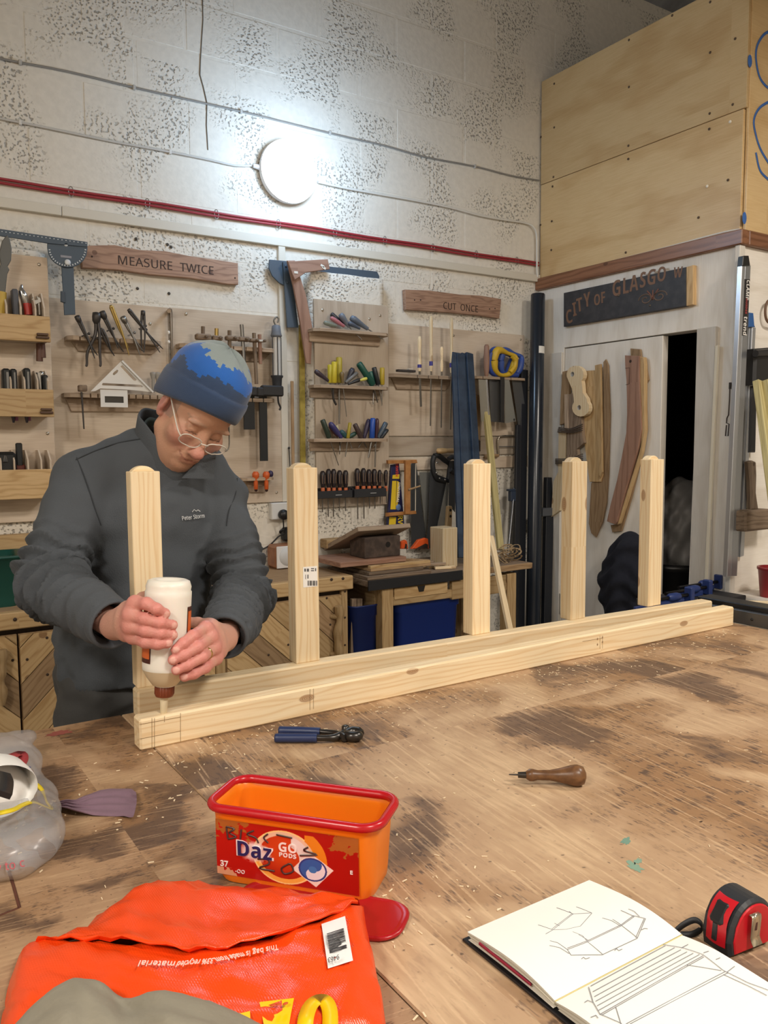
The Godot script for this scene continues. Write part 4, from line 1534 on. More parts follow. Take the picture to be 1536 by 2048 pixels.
# outline given as points of the photograph on the partition plane; thick towards the room
func side_prism(st: SurfaceTool, px: Array, sx: float, depth: float, bev := 0.0) -> void:
	var poly := []
	for q in px:
		var v := S(q[0], q[1], sx - depth)
		poly.append(Vector2(v.z, v.y))
	prism(st, poly, depth, Transform3D(Basis(Vector3.UP, -PI / 2), Vector3(sx, 0, 0)), bev)

func map_px(pts: Array, ox: float, oy: float, s: float) -> Array:
	var out := []
	for p in pts:
		out.append([ox + p[0] / s, oy + p[1] / s])
	return out

# a timber between two points, square section, local long axis y
func batten(called: String, label: String, cat: String, a: Vector3, b: Vector3, w: float, d: float, m: Material, group := "", roll := 0.0) -> Node3D:
	var fb := frame_of(b - a)
	# keep the wide face towards the room
	var z := (Vector3.BACK - fb.y * fb.y.dot(Vector3.BACK)).normalized()
	fb = Basis(fb.y.cross(z), fb.y, z) * Basis(Vector3.UP, roll)
	var t := thing(called, label, cat, a, group, fb)
	var st := S_()
	var L := a.distance_to(b)
	box(st, Vector3(0, L / 2, 0), Vector3(w, L, d), Basis(), 0.002)
	obj("length", st, m, t, false)
	return t

func build_right_wall_tools() -> void:
	var q := func(x: float, y: float, z := 0.05) -> Vector3: return W(760 + x / 4.518, 580 + y / 4.518, z)
	var st := S_()
	# big brown wooden try square beside the pillar
	var t := thing("try_square", "large brown wooden try square with tapering blade leaning on the centre pillar", "square", W(622, 728, 0.09))
	wall_prism(st, [[575, 521], [590, 521], [612, 590], [625, 655], [622, 728], [613, 726], [600, 640], [588, 575]], 0.075, 0.012, 0.001)
	obj("blade", st, wood("red", "y"), t)
	st = S_()
	wall_prism(st, [[576, 523], [656, 518], [660, 538], [640, 541], [612, 545], [590, 560], [585, 548]], 0.088, 0.014, 0.002)
	obj("stock", st, wood("red", "x"), t)
	for p in [[592, 545], [645, 532], [648, 536]]:
		st = S_()
		box(st, W(p[0], p[1], 0.103), Vector3(0.02, 0.011, 0.003), Basis(Vector3.BACK, -0.4 if p[0] > 600 else 0.0), 0.001)
		obj("tape_scrap", st, mat(hx("ddd6c8"), 0.6), t)
	# yellow straight edge and a brown lath between trunking and pillar
	batten("straight_edge", "long yellow-brown straight edge standing against the wall left of the pillar", "ruler", W(607, 1085, 0.05), W(603, 650, 0.03), 0.028, 0.012, mottled(hx("8d7a2e"), hx("a8943f"), 3, 3.0, 0.6))
	batten("lath", "thin brown lath standing beside the yellow straight edge", "lath", W(588, 1085, 0.05), W(584, 762, 0.03), 0.015, 0.01, wood("old", "y"))
	t = thing("thin_rod", "thin dark rod with a tiny knob standing beside the brown lath", "rod", W(584, 1000, 0.05))
	st = S_()
	rod(st, W(584, 1000, 0.05), W(578, 898, 0.03), 0.0025)
	obj("rod_length", st, mat(hx("33302e"), 0.5), t)
	st = S_()
	ball(st, W(578, 896, 0.03), Vector3(0.006, 0.006, 0.006))
	obj("knob", st, mat(hx("33302e"), 0.5), t)
	# plywood boards to the right
	ply_board("large plywood tool board under the short carved sign", [777, 648], [1049, 669], W(800, 872, 0.0).y, 0.0, 4, "x", [[907, 671], [1041, 679]])
	ply_board("pale lower plank of the right-hand tool board behind the hand saws", [777, 874], [1052, 874], W(800, 912, 0).y, 0.0, 5, "x")
	ply_board("brown wall plank below the pale plank, behind the bow saw", [777, 914], [1056, 914], W(800, 941, 0).y, 0.0, 2, "x")
	# rack of files
	rack("notched wooden rack holding four wooden-handled files", [781, 748], [912.5, 751], 0.1, 0.012, map_px([[105, 790], [155, 897], [590, 908], [640, 850], [640, 800]], 760, 580, 4.518), [835, 857, 877.5, 898], 3)
	var rows := [["short wooden-handled rasp, leftmost in the file rack", 357, 420, 735, 370, 1055, 0.0105, 0], ["tall ribbed wooden-handled file, second in the rack", 461, 235, 735, 455, 1228, 0.0095, 1], ["shortest file with a slim knobbly handle in the rack", 557, 512, 738, 552, 1245, 0.0085, 2], ["tall smooth-handled file at the rack's right end", 645, 252, 750, 636, 1262, 0.0095, 3]]
	var hm := wood("green", "y")
	for r in rows:
		t = thing("file", r[0], "file", q.call(r[4], r[5], 0.095))
		st = S_()
		var b0: Vector3 = q.call(r[1], r[3], 0.095)
		var h: float = q.call(r[1], r[2], 0.095).y - b0.y
		var prof := [[r[6] * 0.7, 0.0]]
		for k in 18:
			var rip := 0.0006 * (1 if k % 2 else -1) if r[7] in [1, 2] else 0.0
			prof.append([r[6] * (0.9 + 0.12 * sin(k * 0.5)) + rip, h * (k + 1) / 20.0])
		prof.append([r[6] * 0.6, h])
		prof.append([0.001, h])
		lathe(st, prof, 14, Transform3D(Basis(), b0))
		obj("handle", st, wood("pine", "y", r[7]), t)
		if r[7] != 2:
			st = S_()
			lathe(st, [[r[6] * 1.05, h * 0.1], [r[6] * 1.06, h * 0.16 + 0.006]], 14, Transform3D(Basis(), b0))
			obj("band", st, mat(hx("3d3a8a"), 0.5), t)
		st = S_()
		var tip: Vector3 = q.call(r[4], r[5], 0.095)
		box(st, (b0 + tip) / 2, Vector3(0.013 if r[7] == 0 else 0.008, b0.y - tip.y, 0.004), Basis(Vector3.BACK, atan2(tip.x - b0.x, b0.y - tip.y)), 0.001)
		obj("blade", st, mat(hx("7c776f"), 0.35, 0.8), t)
	t = thing("sharpening_stone", "flat dark stone with a white end lying on the file rack", "stone", q.call(240, 735, 0.08))
	st = S_()
	var a: Vector3 = q.call(160, 737, 0.08)
	var b: Vector3 = q.call(320, 725, 0.08)
	span(st, Vector3(a.x, a.y, 0.06), Vector3(b.x, a.y + 0.012, 0.085), 0.002)
	obj("stone_body", st, mat(hx("3c3634"), 0.7), t)
	st = S_()
	span(st, Vector3(lerpf(a.x, b.x, 0.6), a.y + 0.0125, 0.062), Vector3(lerpf(a.x, b.x, 0.85), a.y + 0.018, 0.084), 0.002)
	obj("pale_tip", st, mat(hx("d8cfc0"), 0.6), t)
	# bundle of dark blue battens leaning on the wall
	var nav := mottled(hx("1f2f44"), hx("2c3e54"), 41, 2.0, 0.6)
	for k in 4:
		var top: Vector3 = q.call(684 + k * 40, 568 + [0, 14, 8, 4][k], 0.10 + 0.01 * (k % 2))
		var bot := H(921 + k * 13, 1102, 0.905)
		bot.z = 0.34 + 0.015 * (k % 2)
		bot.x = W(924 + k * 13, 1100, bot.z).x
		batten("dark_batten", "navy-painted batten in the leaning bundle, %s from the left" % ["first", "second", "third", "fourth"][k], "batten", bot, top, 0.052, 0.018, nav, "navy battens leaning by the file rack", 0.1 * (k - 1.5))
	# shelf of saws
	rack("narrow wooden shelf from which the row of saws hangs", [948, 753], [1055, 755], 0.1, 0.012, [], [966, 1005, 1022], 1, 0.014)
	var steel := mat(hx("8e9094"), 0.35, 0.75)
	var steel2 := mat(hx("6d6e6f"), 0.4, 0.7)
	t = thing("tenon_saw", "wood-handled back saw with a bright spine at the saw shelf's left end", "saw", q.call(950, 1185, 0.08))
	st = S_()
	wall_prism(st, map_px([[890, 808], [960, 812], [990, 1180], [915, 1190]], 760, 580, 4.518), 0.088, 0.002)
	obj("blade", st, mat(hx("a9a69b"), 0.4, 0.5), t)
	st = S_()
	wall_prism(st, map_px([[958, 808], [974, 808], [996, 1178], [980, 1182]], 760, 580, 4.518), 0.084, 0.011, 0.001)
	obj("spine", st, mat(hx("c9cacb"), 0.2, 0.9), t)
	st = S_()
	lathe(st, [[0.008, -0.012], [0.012, 0.0], [0.016, 0.03], [0.0165, 0.09], [0.014, 0.155], [0.009, 0.165], [0.001, 0.166]], 14, Transform3D(Basis(), q.call(962, 765, 0.09)))
	obj("handle", st, wood("red", "y", 1), t)
	var hs := [["hand saw with a blue and yellow grip, nearest on the saw shelf", [[1126, 800], [1166, 800], [1228, 1185], [1130, 1205]], mat(hx("9d9f9b"), 0.35, 0.6), 0.096, hx("c9a52a"), 0], ["hand saw with a blue grip behind the yellow one", [[985, 810], [1094, 800], [1094, 1195], [1000, 1190]], steel2, 0.07, hx("2f4b9a"), 1], ["hand saw with a dark grey blade at the saw shelf's right end", [[1190, 805], [1275, 805], [1332, 1200], [1250, 1224]], steel2, 0.075, hx("35519c"), 2]]
	for h in hs:
		t = thing("hand_saw", h[0], "saw", q.call(h[1][2][0], h[1][2][1], h[3]), "plastic-handled saws on the saw shelf")
		st = S_()
		wall_prism(st, map_px(h[1], 760, 580, 4.518), h[3], 0.0018)
		obj("blade", st, h[2], t)
		if h[5] != 1:
			st = S_()
			var hp: Vector3 = q.call([1213, 0, 1306][h[5]], [1172, 0, 1160][h[5]], h[3] + 0.0022)
			lathe(st, [[0.007, 0.0], [0.001, 0.0004]], 12, Transform3D(Basis(Vector3.RIGHT, PI / 2), hp))
			obj("hanging_hole", st, mat(hx("22211f"), 0.8), t)
		# D-shaped grip
		var off: Vector3 = Vector3([0.0, -0.075, 0.075][h[5]], -0.01 * h[5], 0)
		var g := []
		for p in [[1000, 640], [1020, 560], [1060, 545], [1120, 570], [1190, 600], [1185, 660], [1165, 720], [1130, 762], [1060, 768], [1010, 720], [1000, 640]]:
			g.append(q.call(p[0] + [30, 0, 20][h[5]], p[1], h[3] + 0.004) + Vector3([0.0, 0.0, 0.055][h[5]], 0, 0))
		st = S_()
		var rad := []
		var cc := curve(g, 4)
		for i in cc.size():
			rad.append(0.017 + 0.006 * sin(i * 0.35))
		tube(st, cc, rad, 10)
		obj("grip", st, mat(h[4], 0.45), t)
		if h[5] == 0:
			st = S_()
			tube(st, curve([q.call(1195, 600, 0.115), q.call(1222, 640, 0.115), q.call(1215, 690, 0.115), q.call(1175, 745, 0.115)], 5), 0.013, 10)
			obj("trigger_guard", st, mat(hx("c9a52a"), 0.45), t)
			st = S_()
			tube(st, curve([q.call(1000, 570, 0.085), q.call(985, 650, 0.085), q.call(1010, 740, 0.085), q.call(1100, 768, 0.085), q.call(1240, 765, 0.085)], 5), 0.017, 10)
			obj("shoulder", st, mat(hx("2c4590"), 0.45), t)
	st = S_()
	t = thing("saw_scabbard", "narrow black strip hanging between the saw blades", "strip", q.call(1108, 1195, 0.1))
	wall_prism(st, map_px([[1092, 780], [1126, 780], [1124, 1198], [1094, 1195]], 760, 580, 4.518), 0.1, 0.006, 0.001)
	obj("strip_body", st, mat(hx("262423"), 0.6), t)
	# pale green batten leaning across
	batten("green_batten", "pale greenish treated batten leaning between the navy battens and the saws", "batten", W(1001, 1100, 0.30), W(970, 800, 0.06), 0.04, 0.02, wood("green", "y"))
	batten("brown_batten", "short brown batten hanging just left of the tenon saw", "batten", W(957, 880, 0.02), W(955, 790, 0.02), 0.022, 0.012, wood("old", "y"))
	t = thing("paint_brush", "small dark brush hung under the brown batten by the tenon saw", "brush", W(957, 902, 0.02))
	st = S_()
	span(st, W(953, 903, 0.02), W(961.5, 881, 0.034), 0.002)
	obj("bristle_block", st, mat(hx("40332b"), 0.8), t)
	# big dark pipe in the corner with paper label, more dark lengths around it
	t = thing("plastic_pipe", "thick black plastic pipe standing in the corner with a white paper label", "pipe", Vector3(W(1068, 1240, 0.16).x, 0, 0.16))
	st = S_()
	var pt := W(1076, 588, 0.10)
	var pb := W(1066, 1245, 0.16)
	pb = pt + (pb - pt) * ((pt.y - 0.0) / (pt.y - pb.y))
	var fr := Transform3D(frame_of(pt - pb), pb)
	var L := pt.distance_to(pb)
	lathe(st, [[0.041, 0.0], [0.041, L - 0.006], [0.037, L], [0.033, L], [0.033, L - 0.05], [0.001, L - 0.05]], 28, fr)
	obj("barrel", st, mat(hx("20262f"), 0.22), t)
	st = S_()
	var l0 := pt.y - W(1067, 706, 0.14).y
	var lab := []
	for row in 2:
		var ring := []
		for j in 9:
			var an := 0.5 + j * 0.2
			ring.append(fr * Vector3(cos(an) * 0.0416, L - l0 + row * 0.04, sin(an) * 0.0416))
		lab.append(ring)
	rings(st, lab, false)
	obj("paper_label", st, mat(hx("e6e3dc"), 0.7), t)
	var bk := mat(hx("1a1d24"), 0.45)
	for r in [["dark navy board leaning behind the black pipe", 1046, 740, 1040, 1180, 0.05, 0.05, 0.035], ["dark navy lath at the left of the corner stack", 1036, 850, 1030, 1180, 0.09, 0.03, 0.02], ["black board standing right of the corner pipe", 1098, 955, 1092, 1260, 0.13, 0.06, 0.03]]:
		var rb := W(r[3], r[4], r[5] + 0.06)
		var rt := W(r[1], r[2], r[5])
		rb = rt + (rb - rt) * (rt.y / (rt.y - rb.y))
		batten("dark_board", r[0], "board", rb, rt, r[6], r[7], bk, "dark lengths in the corner")
	t = thing("grey_sleeve", "short grey plastic sleeve around the black board in the corner", "sleeve", W(1096, 1033, 0.16))
	st = S_()
	a = W(1084, 1033, 0.16)
	b = W(1106, 1015, 0.16)
	span(st, Vector3(a.x, a.y, 0.110), Vector3(b.x, b.y, 0.17), 0.004)
	obj("sleeve_body", st, mat(hx("4b4e54"), 0.5), t)
	# F clamp with blue head
	t = thing("f_clamp", "steel F-clamp with a dark blue sliding head standing beside the corner pipes", "clamp", W(1012, 1100, 0.2))
	st = S_()
	tube(st, [W(1016, 1110, 0.22), W(1028, 975, 0.1)], 0.009, 4)
	obj("bar", st, mat(hx("7d7f82"), 0.3, 0.8), t)
	st = S_()
	box(st, W(1024, 992, 0.115), Vector3(0.038, 0.06, 0.03), Basis(), 0.004)
	box(st, W(1022, 980, 0.115), Vector3(0.05, 0.012, 0.03), Basis(), 0.003)
	obj("head", st, mat(hx("27354a"), 0.4), t)
	# coping saw: bright bent frame
	t = thing("coping_saw", "coping saw with a bright bent steel frame hanging near the corner", "saw", W(998, 912, 0.03))
	st = S_()
	tube(st, curve([W(998, 911, 0.03), W(996, 890, 0.03), W(997, 877, 0.03), W(1004, 872, 0.03), W(1030, 872, 0.03), W(1041, 873, 0.03)], 4), 0.005, 8)
	obj("frame", st, mat(hx("c2bbae"), 0.2, 0.9), t)
	st = S_()
	rod(st, W(999, 893, 0.03), W(1040, 893, 0.03), 0.0025)
	obj("saw_wire", st, steel, t)
	st = S_()
	lathe(st, [[0.008, 0], [0.012, 0.03], [0.010, 0.07], [0.013, 0.1], [0.002, 0.105]], 12, Transform3D(frame_of(Vector3(-1, -0.05, 0)), W(997, 911, 0.03)))
	obj("handle", st, wood("old", "x"), t)
	# round wooden handle poking out above the black-handled saw
	t = thing("rasp", "rasp with turned tan wooden handle lying level above the black-handled saw", "handle", W(890, 902, 0.08))
	st = S_()
	lathe(st, [[0.003, 0.0], [0.014, 0.008], [0.016, 0.04], [0.012, 0.075], [0.014, 0.1], [0.013, 0.12]], 14, Transform3D(frame_of(W(909, 901, 0.08) - W(873, 902, 0.08)), W(873, 902, 0.08)))
	obj("handle", st, wood("oak", "x"), t)
	standing_saws()

func standing_saws() -> void:
	var q := func(p: Array) -> Array: return map_px(p, 760, 860, 4.8)
	var dk := mat(hx("55575a"), 0.4, 0.6)
	var lt := mat(hx("a3a39d"), 0.35, 0.6)
	var st := S_()
	# bow saw with orange-brown wooden frame
	var t := thing("bow_saw", "bow saw with an orange-brown wooden frame hung beside the pillar", "saw", W(805, 1030, 0.12))
	var m := mottled(hx("a06a38"), hx("b5814c"), 61, 3.0, 0.5)
	wall_prism(st, q.call([[78, 290], [250, 288], [355, 285], [362, 318], [250, 322], [80, 325]]), 0.11, 0.018, 0.002)
	obj("top_rail", st, m, t)
	st = S_()
	wall_prism(st, q.call([[248, 292], [298, 290], [293, 808], [246, 808]]), 0.131, 0.016, 0.002)
	obj("stretcher", st, m, t)
	st = S_()
	wall_prism(st, q.call([[70, 796], [348, 776], [352, 806], [70, 832]]), 0.11, 0.018, 0.002)
	obj("bottom_rail", st, m, t)
	st = S_()
	rod(st, W(760 + 342 / 4.8, 860 + 300 / 4.8, 0.12), W(760 + 340 / 4.8, 860 + 790 / 4.8, 0.12), 0.003, -1, 6)
	obj("cord", st, mat(hx("cfc8b8"), 0.7), t)
	st = S_()
	rod(st, W(760 + 272 / 4.8, 860 + 575 / 4.8, 0.15), W(760 + 385 / 4.8, 860 + 538 / 4.8, 0.14), 0.006, 0.004, 8)
	obj("toggle", st, wood("old", "x"), t)
	# saw in printed sleeve
	t = thing("saw_sleeve", "hand saw in a navy and yellow printed card sleeve standing by the bow saw", "saw", W(795, 1050, 0.09))
	var zs := 0.085
	st = S_()
	wall_prism(st, q.call([[112, 335], [185, 322], [238, 930], [72, 930]]), zs, 0.014, 0.002)
	obj("card", st, mat(hx("1f2350"), 0.4), t)
	var yl := mat(hx("e4c52c"), 0.45)
	for p in [[[122, 432], [188, 425], [186, 468], [118, 468]], [[118, 488], [158, 488], [150, 762], [100, 762]], [[164, 488], [186, 500], [168, 740], [154, 762]], [[90, 835], [155, 835], [150, 925], [84, 925]]]:
		st = S_()
		wall_prism(st, q.call(p), zs + 0.0142, 0.0008)
		obj("yellow_print", st, yl, t)
	st = S_()
	lathe(st, [[0.016, 0.0], [0.015, 0.001], [0.001, 0.001]], 20, Transform3D(Basis(Vector3.RIGHT, PI / 2), W(760 + 178 / 4.8, 860 + 742 / 4.8, zs + 0.0152)))
	obj("round_print", st, mat(hx("5f7fb0"), 0.4), t)
	var wm := mat(hx("f0ece0"), 0.5)
	letters(t, "IRWIN", 0.016, W(760 + 163 / 4.8, 860 + 385 / 4.8, zs + 0.016), Vector3.DOWN, Vector3.RIGHT, mat(hx("d8473a"), 0.5))
	letters(t, "UNIVERSAL", 0.014, W(760 + 178 / 4.8, 860 + 600 / 4.8, zs + 0.016), Vector3(-0.12, -1, 0), Vector3(1, -0.12, 0), wm)
	letters(t, "RW", 0.03, W(760 + 195 / 4.8, 860 + 875 / 4.8, zs + 0.016), Vector3.DOWN, Vector3.RIGHT, yl)
	# other big saws leaning on the wall behind the second bench
	var rows := [
		["wide grey saw blade standing point down behind the bow saw", [[300, 325], [345, 300], [455, 1135], [300, 1135]], dk, 0.04],
		["pale narrow saw blade between the two dark blades", [[378, 405], [480, 405], [448, 990], [437, 990]], lt, 0.03],
		["black-handled hand saw with a broad dark blade leaning right of the bow saw", [[483, 380], [655, 500], [505, 1135], [440, 1135], [462, 900]], dk, 0.06],
		["broad pale steel saw blade leaning right of the black-handled saw", [[640, 500], [662, 520], [620, 1135], [508, 1135]], lt, 0.075],
		["dark-handled narrow saw with a dusky blade by the navy battens", [[668, 300], [735, 290], [720, 790], [660, 720]], dk, 0.09]]
	for i in rows.size():
		var r: Array = rows[i]
		t = thing("hand_saw", r[0], "saw", W(760 + r[1][2][0] / 4.8, 860 + r[1][2][1] / 4.8, r[3]))
		st = S_()
		wall_prism(st, q.call(r[1]), r[3], 0.002)
		obj("blade", st, r[2], t)
		if i == 2:
			st = S_()
			var loop := []
			for p in q.call([[520, 250], [560, 245], [620, 290], [672, 330], [665, 400], [655, 480], [640, 488], [560, 475], [530, 440], [510, 380], [505, 310], [520, 250]]):
				loop.append(W(p[0], p[1], r[3] + 0.006))
			var cl := curve(loop, 3)
			tube(st, cl, 0.0145, 10)
			obj("handle", st, mat(hx("242527"), 0.5), t)
			st = S_()
			wall_prism(st, q.call([[510, 400], [560, 430], [660, 470], [640, 495], [560, 480], [520, 440]]), r[3] - 0.003, 0.018, 0.004)
			obj("cheek", st, mat(hx("242527"), 0.5), t)
			for p in q.call([[548, 315], [543, 410], [574, 463], [626, 477]]):
				screw(W(p[0], p[1], r[3] + 0.02), Vector3.BACK, t, 0.006, mat(hx("c8c8c6"), 0.2, 0.9))
		elif i == 4:
			st = S_()
			tube(st, curve([W(897, 918, 0.1), W(906, 914, 0.1), W(914, 922, 0.1), W(912, 945, 0.1), W(901, 940, 0.1)], 4), 0.013, 8)
			obj("handle", st, mat(hx("3a3a3c"), 0.5), t)
	t = thing("wooden_strop", "pale wooden strop with two dark holes standing among the saws", "handle", W(898, 1050, 0.12))
	st = S_()
	wall_prism(st, q.call([[655, 735], [668, 728], [690, 730], [697, 745], [692, 935], [642, 935]]), 0.11, 0.02, 0.003)
	obj("body", st, wood("oak", "y", 1), t)
	for yy in [770, 828]:
		st = S_()
		lathe(st, [[0.008, 0.0], [0.001, 0.0006]], 12, Transform3D(Basis(Vector3.RIGHT, PI / 2), W(760 + 677 / 4.8, 860 + yy / 4.8, 0.1305)))
		obj("hole", st, mat(hx("2b221b"), 0.8), t)

func build_partition_things() -> void:
	var st := S_()
	var gold := mat(hx("7d5d47"), 0.6)
	# old painted sign
	var t := thing("painted_sign", "old black sign board with faded lettering CITY OF GLASGOW above the doorway", "sign", S(1255, 640, PX - 0.02))
	var bx := PX - 0.022
	side_prism(st, [[1127, 586], [1372, 534], [1372, 612], [1127, 653.5]], PX, 0.026, 0.002)
	obj("board", st, mottled(hx("2f2f33"), hx("3d3c3e"), 81, 3.0, 0.55), t)
	st = S_()
	side_prism(st, [[1372.5, 534], [1386, 530], [1386, 609], [1372.5, 612]], PX, 0.026, 0.002)
	obj("bare_edge", st, wood("oak", "y", 2), t)
	var lx := PX - 0.0268
	var word := [["C", 1138, 634, 0.075, 0.28], ["I", 1149, 619, 0.075, 0.22], ["T", 1159, 610, 0.075, 0.2], ["Y", 1174, 600, 0.075, 0.16], ["O", 1194, 600, 0.058, 0.1], ["F", 1206, 595, 0.058, 0.1], ["G", 1233, 577, 0.08, 0.06], ["L", 1251, 572, 0.08, 0.02], ["A", 1268, 567, 0.078, 0.0], ["S", 1286, 560, 0.075, -0.04], ["G", 1303, 555, 0.075, -0.08], ["O", 1323, 549, 0.07, -0.1], ["W", 1356, 545, 0.05, -0.12]]
	for w in word:
		var c := S(w[1], w[2], lx)
		var rt := Vector3(0, w[4] * 0.6, 1).normalized()
		var o := letters(t, w[0], w[3], c, rt, rt.cross(Vector3.LEFT) * -1.0, gold, true, 0.8, "Droid Sans", "letter")
	# painted scroll ornament
	for k in 2:
		var s := 1.0 if k else -1.0
		var pts := []
		for i in 22:
			var a := i * 0.42
			var r := 0.05 - 0.0018 * i
			var c := S(1305 + s * 14, 596 - s * 3, lx)
			pts.append(c + Vector3(0, sin(a) * r * 0.6, s * cos(a) * r * 0.9))
		st = S_()
		ribbon(st, pts, Vector3.LEFT, 0.006, 0.001)
		obj("scroll", st, mat(hx("6a5648"), 0.6), t)
	for k in 3:
		st = S_()
		var c := S(1305, 600, lx)
		ribbon(st, curve([c, c + Vector3(0, 0.025, (k - 1) * 0.012), c + Vector3(0, 0.05, (k - 1) * 0.035)], 4), Vector3.LEFT, 0.007, 0.001)
		obj("leaf_stroke", st, mat(hx("7c5040"), 0.6), t)
	for p in [[1237, 591], [1300, 611]]:
		screw(S(p[0], p[1], lx), Vector3.LEFT, t, 0.006)
	# things hung on the door
	t = thing("wooden_pattern", "pale wooden dog-bone pattern with two round holes hung on the door", "pattern", S(1150, 830, PX - 0.06))
	var outline := PackedVector2Array()
	var px := []
	for p in [[1141.7, 747, 16, 200, -20], [1153.5, 815, 17, 20, -200]]:
		pass
	for i in 13:
		var a := deg_to_rad(215 - i * 21.5)
		px.append([1143 + cos(a) * 17, 749 - sin(a) * 18])
	px.append_array([[1157, 770], [1158, 785], [1166, 797]])
	for i in 13:
		var a := deg_to_rad(40 - i * 21.5)
		px.append([1154 + cos(a) * 17, 815 - sin(a) * 18])
	px.append_array([[1140, 795], [1137, 778], [1131, 764]])
	var g := CSGPolygon3D.new()
	g.name = "plate"
	for p in px:
		var v := S(p[0], p[1], PX - 0.085)
		outline.append(Vector2(v.z, v.y))
	g.polygon = outline
	g.depth = 0.028
	g.material = wood("pine", "y", 1)
	for p in [[1137.5, 748], [1151, 815]]:
		var h := CSGCylinder3D.new()
		h.name = "hole"
		h.radius = 0.0135
		h.height = 0.2
		h.sides = 20
		h.operation = CSGShape3D.OPERATION_SUBTRACTION
		var v := S(p[0], p[1], PX - 0.085)
		h.transform = Transform3D(Basis(Vector3.RIGHT, PI / 2), Vector3(v.z, v.y, 0))
		g.add_child(h, true)
	t.add_child(g, true)
	g.transform = t.transform.affine_inverse() * Transform3D(Basis(Vector3.UP, -PI / 2), Vector3(PX - 0.057, 0, 0))
	var zz := func(x: float, y: float) -> Array: return [1040 + x / 3.097, 440 + y / 3.097]
	var rows := [
		["dark brown offcut plank at the left of the bundle on the door", [[262, 940], [300, 930], [305, 1250], [245, 1270], [250, 1100]], 0.014, 0.018, "old", 1],
		["pale end batten low in the bundle on the door", [[238, 1315], [285, 1300], [282, 1560], [245, 1800], [190, 1840], [205, 1620], [235, 1560]], 0.014, 0.02, "pine", 3],
		["split brown plank with a notched edge in the bundle on the door", [[300, 1080], [372, 1060], [385, 1330], [395, 1380], [350, 1420], [360, 1480], [320, 1560], [284, 1560]], 0.016, 0.026, "grey", 2],
		["narrow striped offcut beside the notched plank", [[274, 1080], [298, 1078], [298, 1300], [275, 1300]], 0.034, 0.012, "rack", 2],
		["tan hardboard panel hanging right of the dog-bone pattern", [[388, 935], [470, 930], [512, 1580], [500, 1622], [430, 1622], [400, 1400]], 0.012, 0.008, "oak", 0],
		["pale lath standing proud of the tan panel's right edge", [[462, 900], [497, 892], [508, 1560], [490, 1600]], 0.021, 0.014, "oak", 3],
		["long leaf-shaped board with a pointed lower end on the door", [[515, 880], [530, 862], [545, 900], [556, 1200], [548, 1560], [535, 1750], [510, 1870], [470, 1965], [440, 1940], [425, 1880], [440, 1630], [515, 1600]], 0.004, 0.008, "old", 3]]
	for r in rows:
		t = thing("offcut", r[0], "offcut", S(zz.call(r[1][0][0], 1300)[0], 900, PX - 0.02), "offcuts hung on the door")
		st = S_()
		var pp := []
		for p in r[1]:
			pp.append(zz.call(p[0], p[1]))
		side_prism(st, pp, PX - r[2], r[3], 0.0015)
		obj("plank", st, wood(r[4], "y", r[5]), t)
	for y in [1285, 1470]:
		t = thing("twine", "loops of dark twine tied round the offcut bundle, %s tie" % ("upper" if y < 1400 else "lower"), "twine", S(1140, 440 + y / 3.097, PX - 0.06))
		for k in 4:
			st = S_()
			var aa: Array = zz.call(240 - 2 * k if y < 1400 else 220, y + k * 9 + (0 if y < 1400 else 10))
			var bb: Array = zz.call(388, y - 18 + k * 12)
			var mid: Array = zz.call(312, y + 8 + k * 8)
			tube(st, curve([S(aa[0], aa[1], PX - 0.018), S(aa[0] + 3, aa[1], PX - 0.05), S(mid[0], mid[1], PX - 0.053), S(bb[0] - 3, bb[1], PX - 0.05), S(bb[0], bb[1], PX - 0.018)], 3), 0.003, 6)
			obj("strand", st, mat(hx("4d4138"), 0.7), t)
	# curved laminated pieces
	var cl := [
		["reddish-brown curved board with a drilled upper corner hung on the door", [[648, 838], [736, 842], [737, 1000], [745, 1150], [750, 1300], [728, 1420], [688, 1548], [645, 1700], [600, 1870], [588, 1886], [536, 1866], [560, 1760], [600, 1610], [632, 1450], [656, 1320], [662, 1200], [658, 1000], [650, 900]], 0.028, 0.02, "red", 0],
		["pale laminated curve whose edge shows right of the reddish board", [[738, 846], [764, 850], [770, 900], [768, 1150], [772, 1300], [750, 1440], [710, 1560], [662, 1720], [610, 1880], [602, 1888], [660, 1690], [705, 1545], [742, 1420], [756, 1300], [750, 1150], [742, 1000]], 0.012, 0.026, "oak", 1],
		["brown curved template behind the pale laminated curve", [[682, 795], [745, 800], [752, 850], [780, 900], [796, 990], [770, 1040], [766, 1300], [745, 1500], [690, 1720], [628, 1928], [570, 1935], [560, 1890], [610, 1885], [680, 1600], [700, 1200]], 0.003, 0.009, "old", 5]]
	for r in cl:
		t = thing("curved_board", r[0], "board", S(1240, 1060, PX - 0.03), "curved boards hung on the door")
		st = S_()
		var pp := []
		for p in r[1]:
			pp.append(zz.call(p[0], p[1]))
		side_prism(st, pp, PX - r[2], r[3], 0.002)
		obj("plank", st, wood(r[4], "y", r[5]), t)
		if r[5] == 0:
			var hp: Array = zz.call(684, 875)
			st = S_()
			lathe(st, [[0.008, 0.0], [0.001, 0.0006]], 12, Transform3D(frame_of(Vector3.LEFT), S(hp[0], hp[1], PX - 0.0485)))
			obj("hole", st, mat(hx("3a2a20"), 0.8), t)
			for e in [[[652, 918], [680, 915]], [[680, 915], [676, 1015]], [[676, 1015], [655, 1020]]]:
				var e0: Array = zz.call(e[0][0], e[0][1])
				var e1: Array = zz.call(e[1][0], e[1][1])
				st = S_()
				rod(st, S(e0[0], e0[1], PX - 0.0485), S(e1[0], e1[1], PX - 0.0485), 0.0012, -1, 5)
				obj("pencil_line", st, mat(hx("4b372c"), 0.8), t)
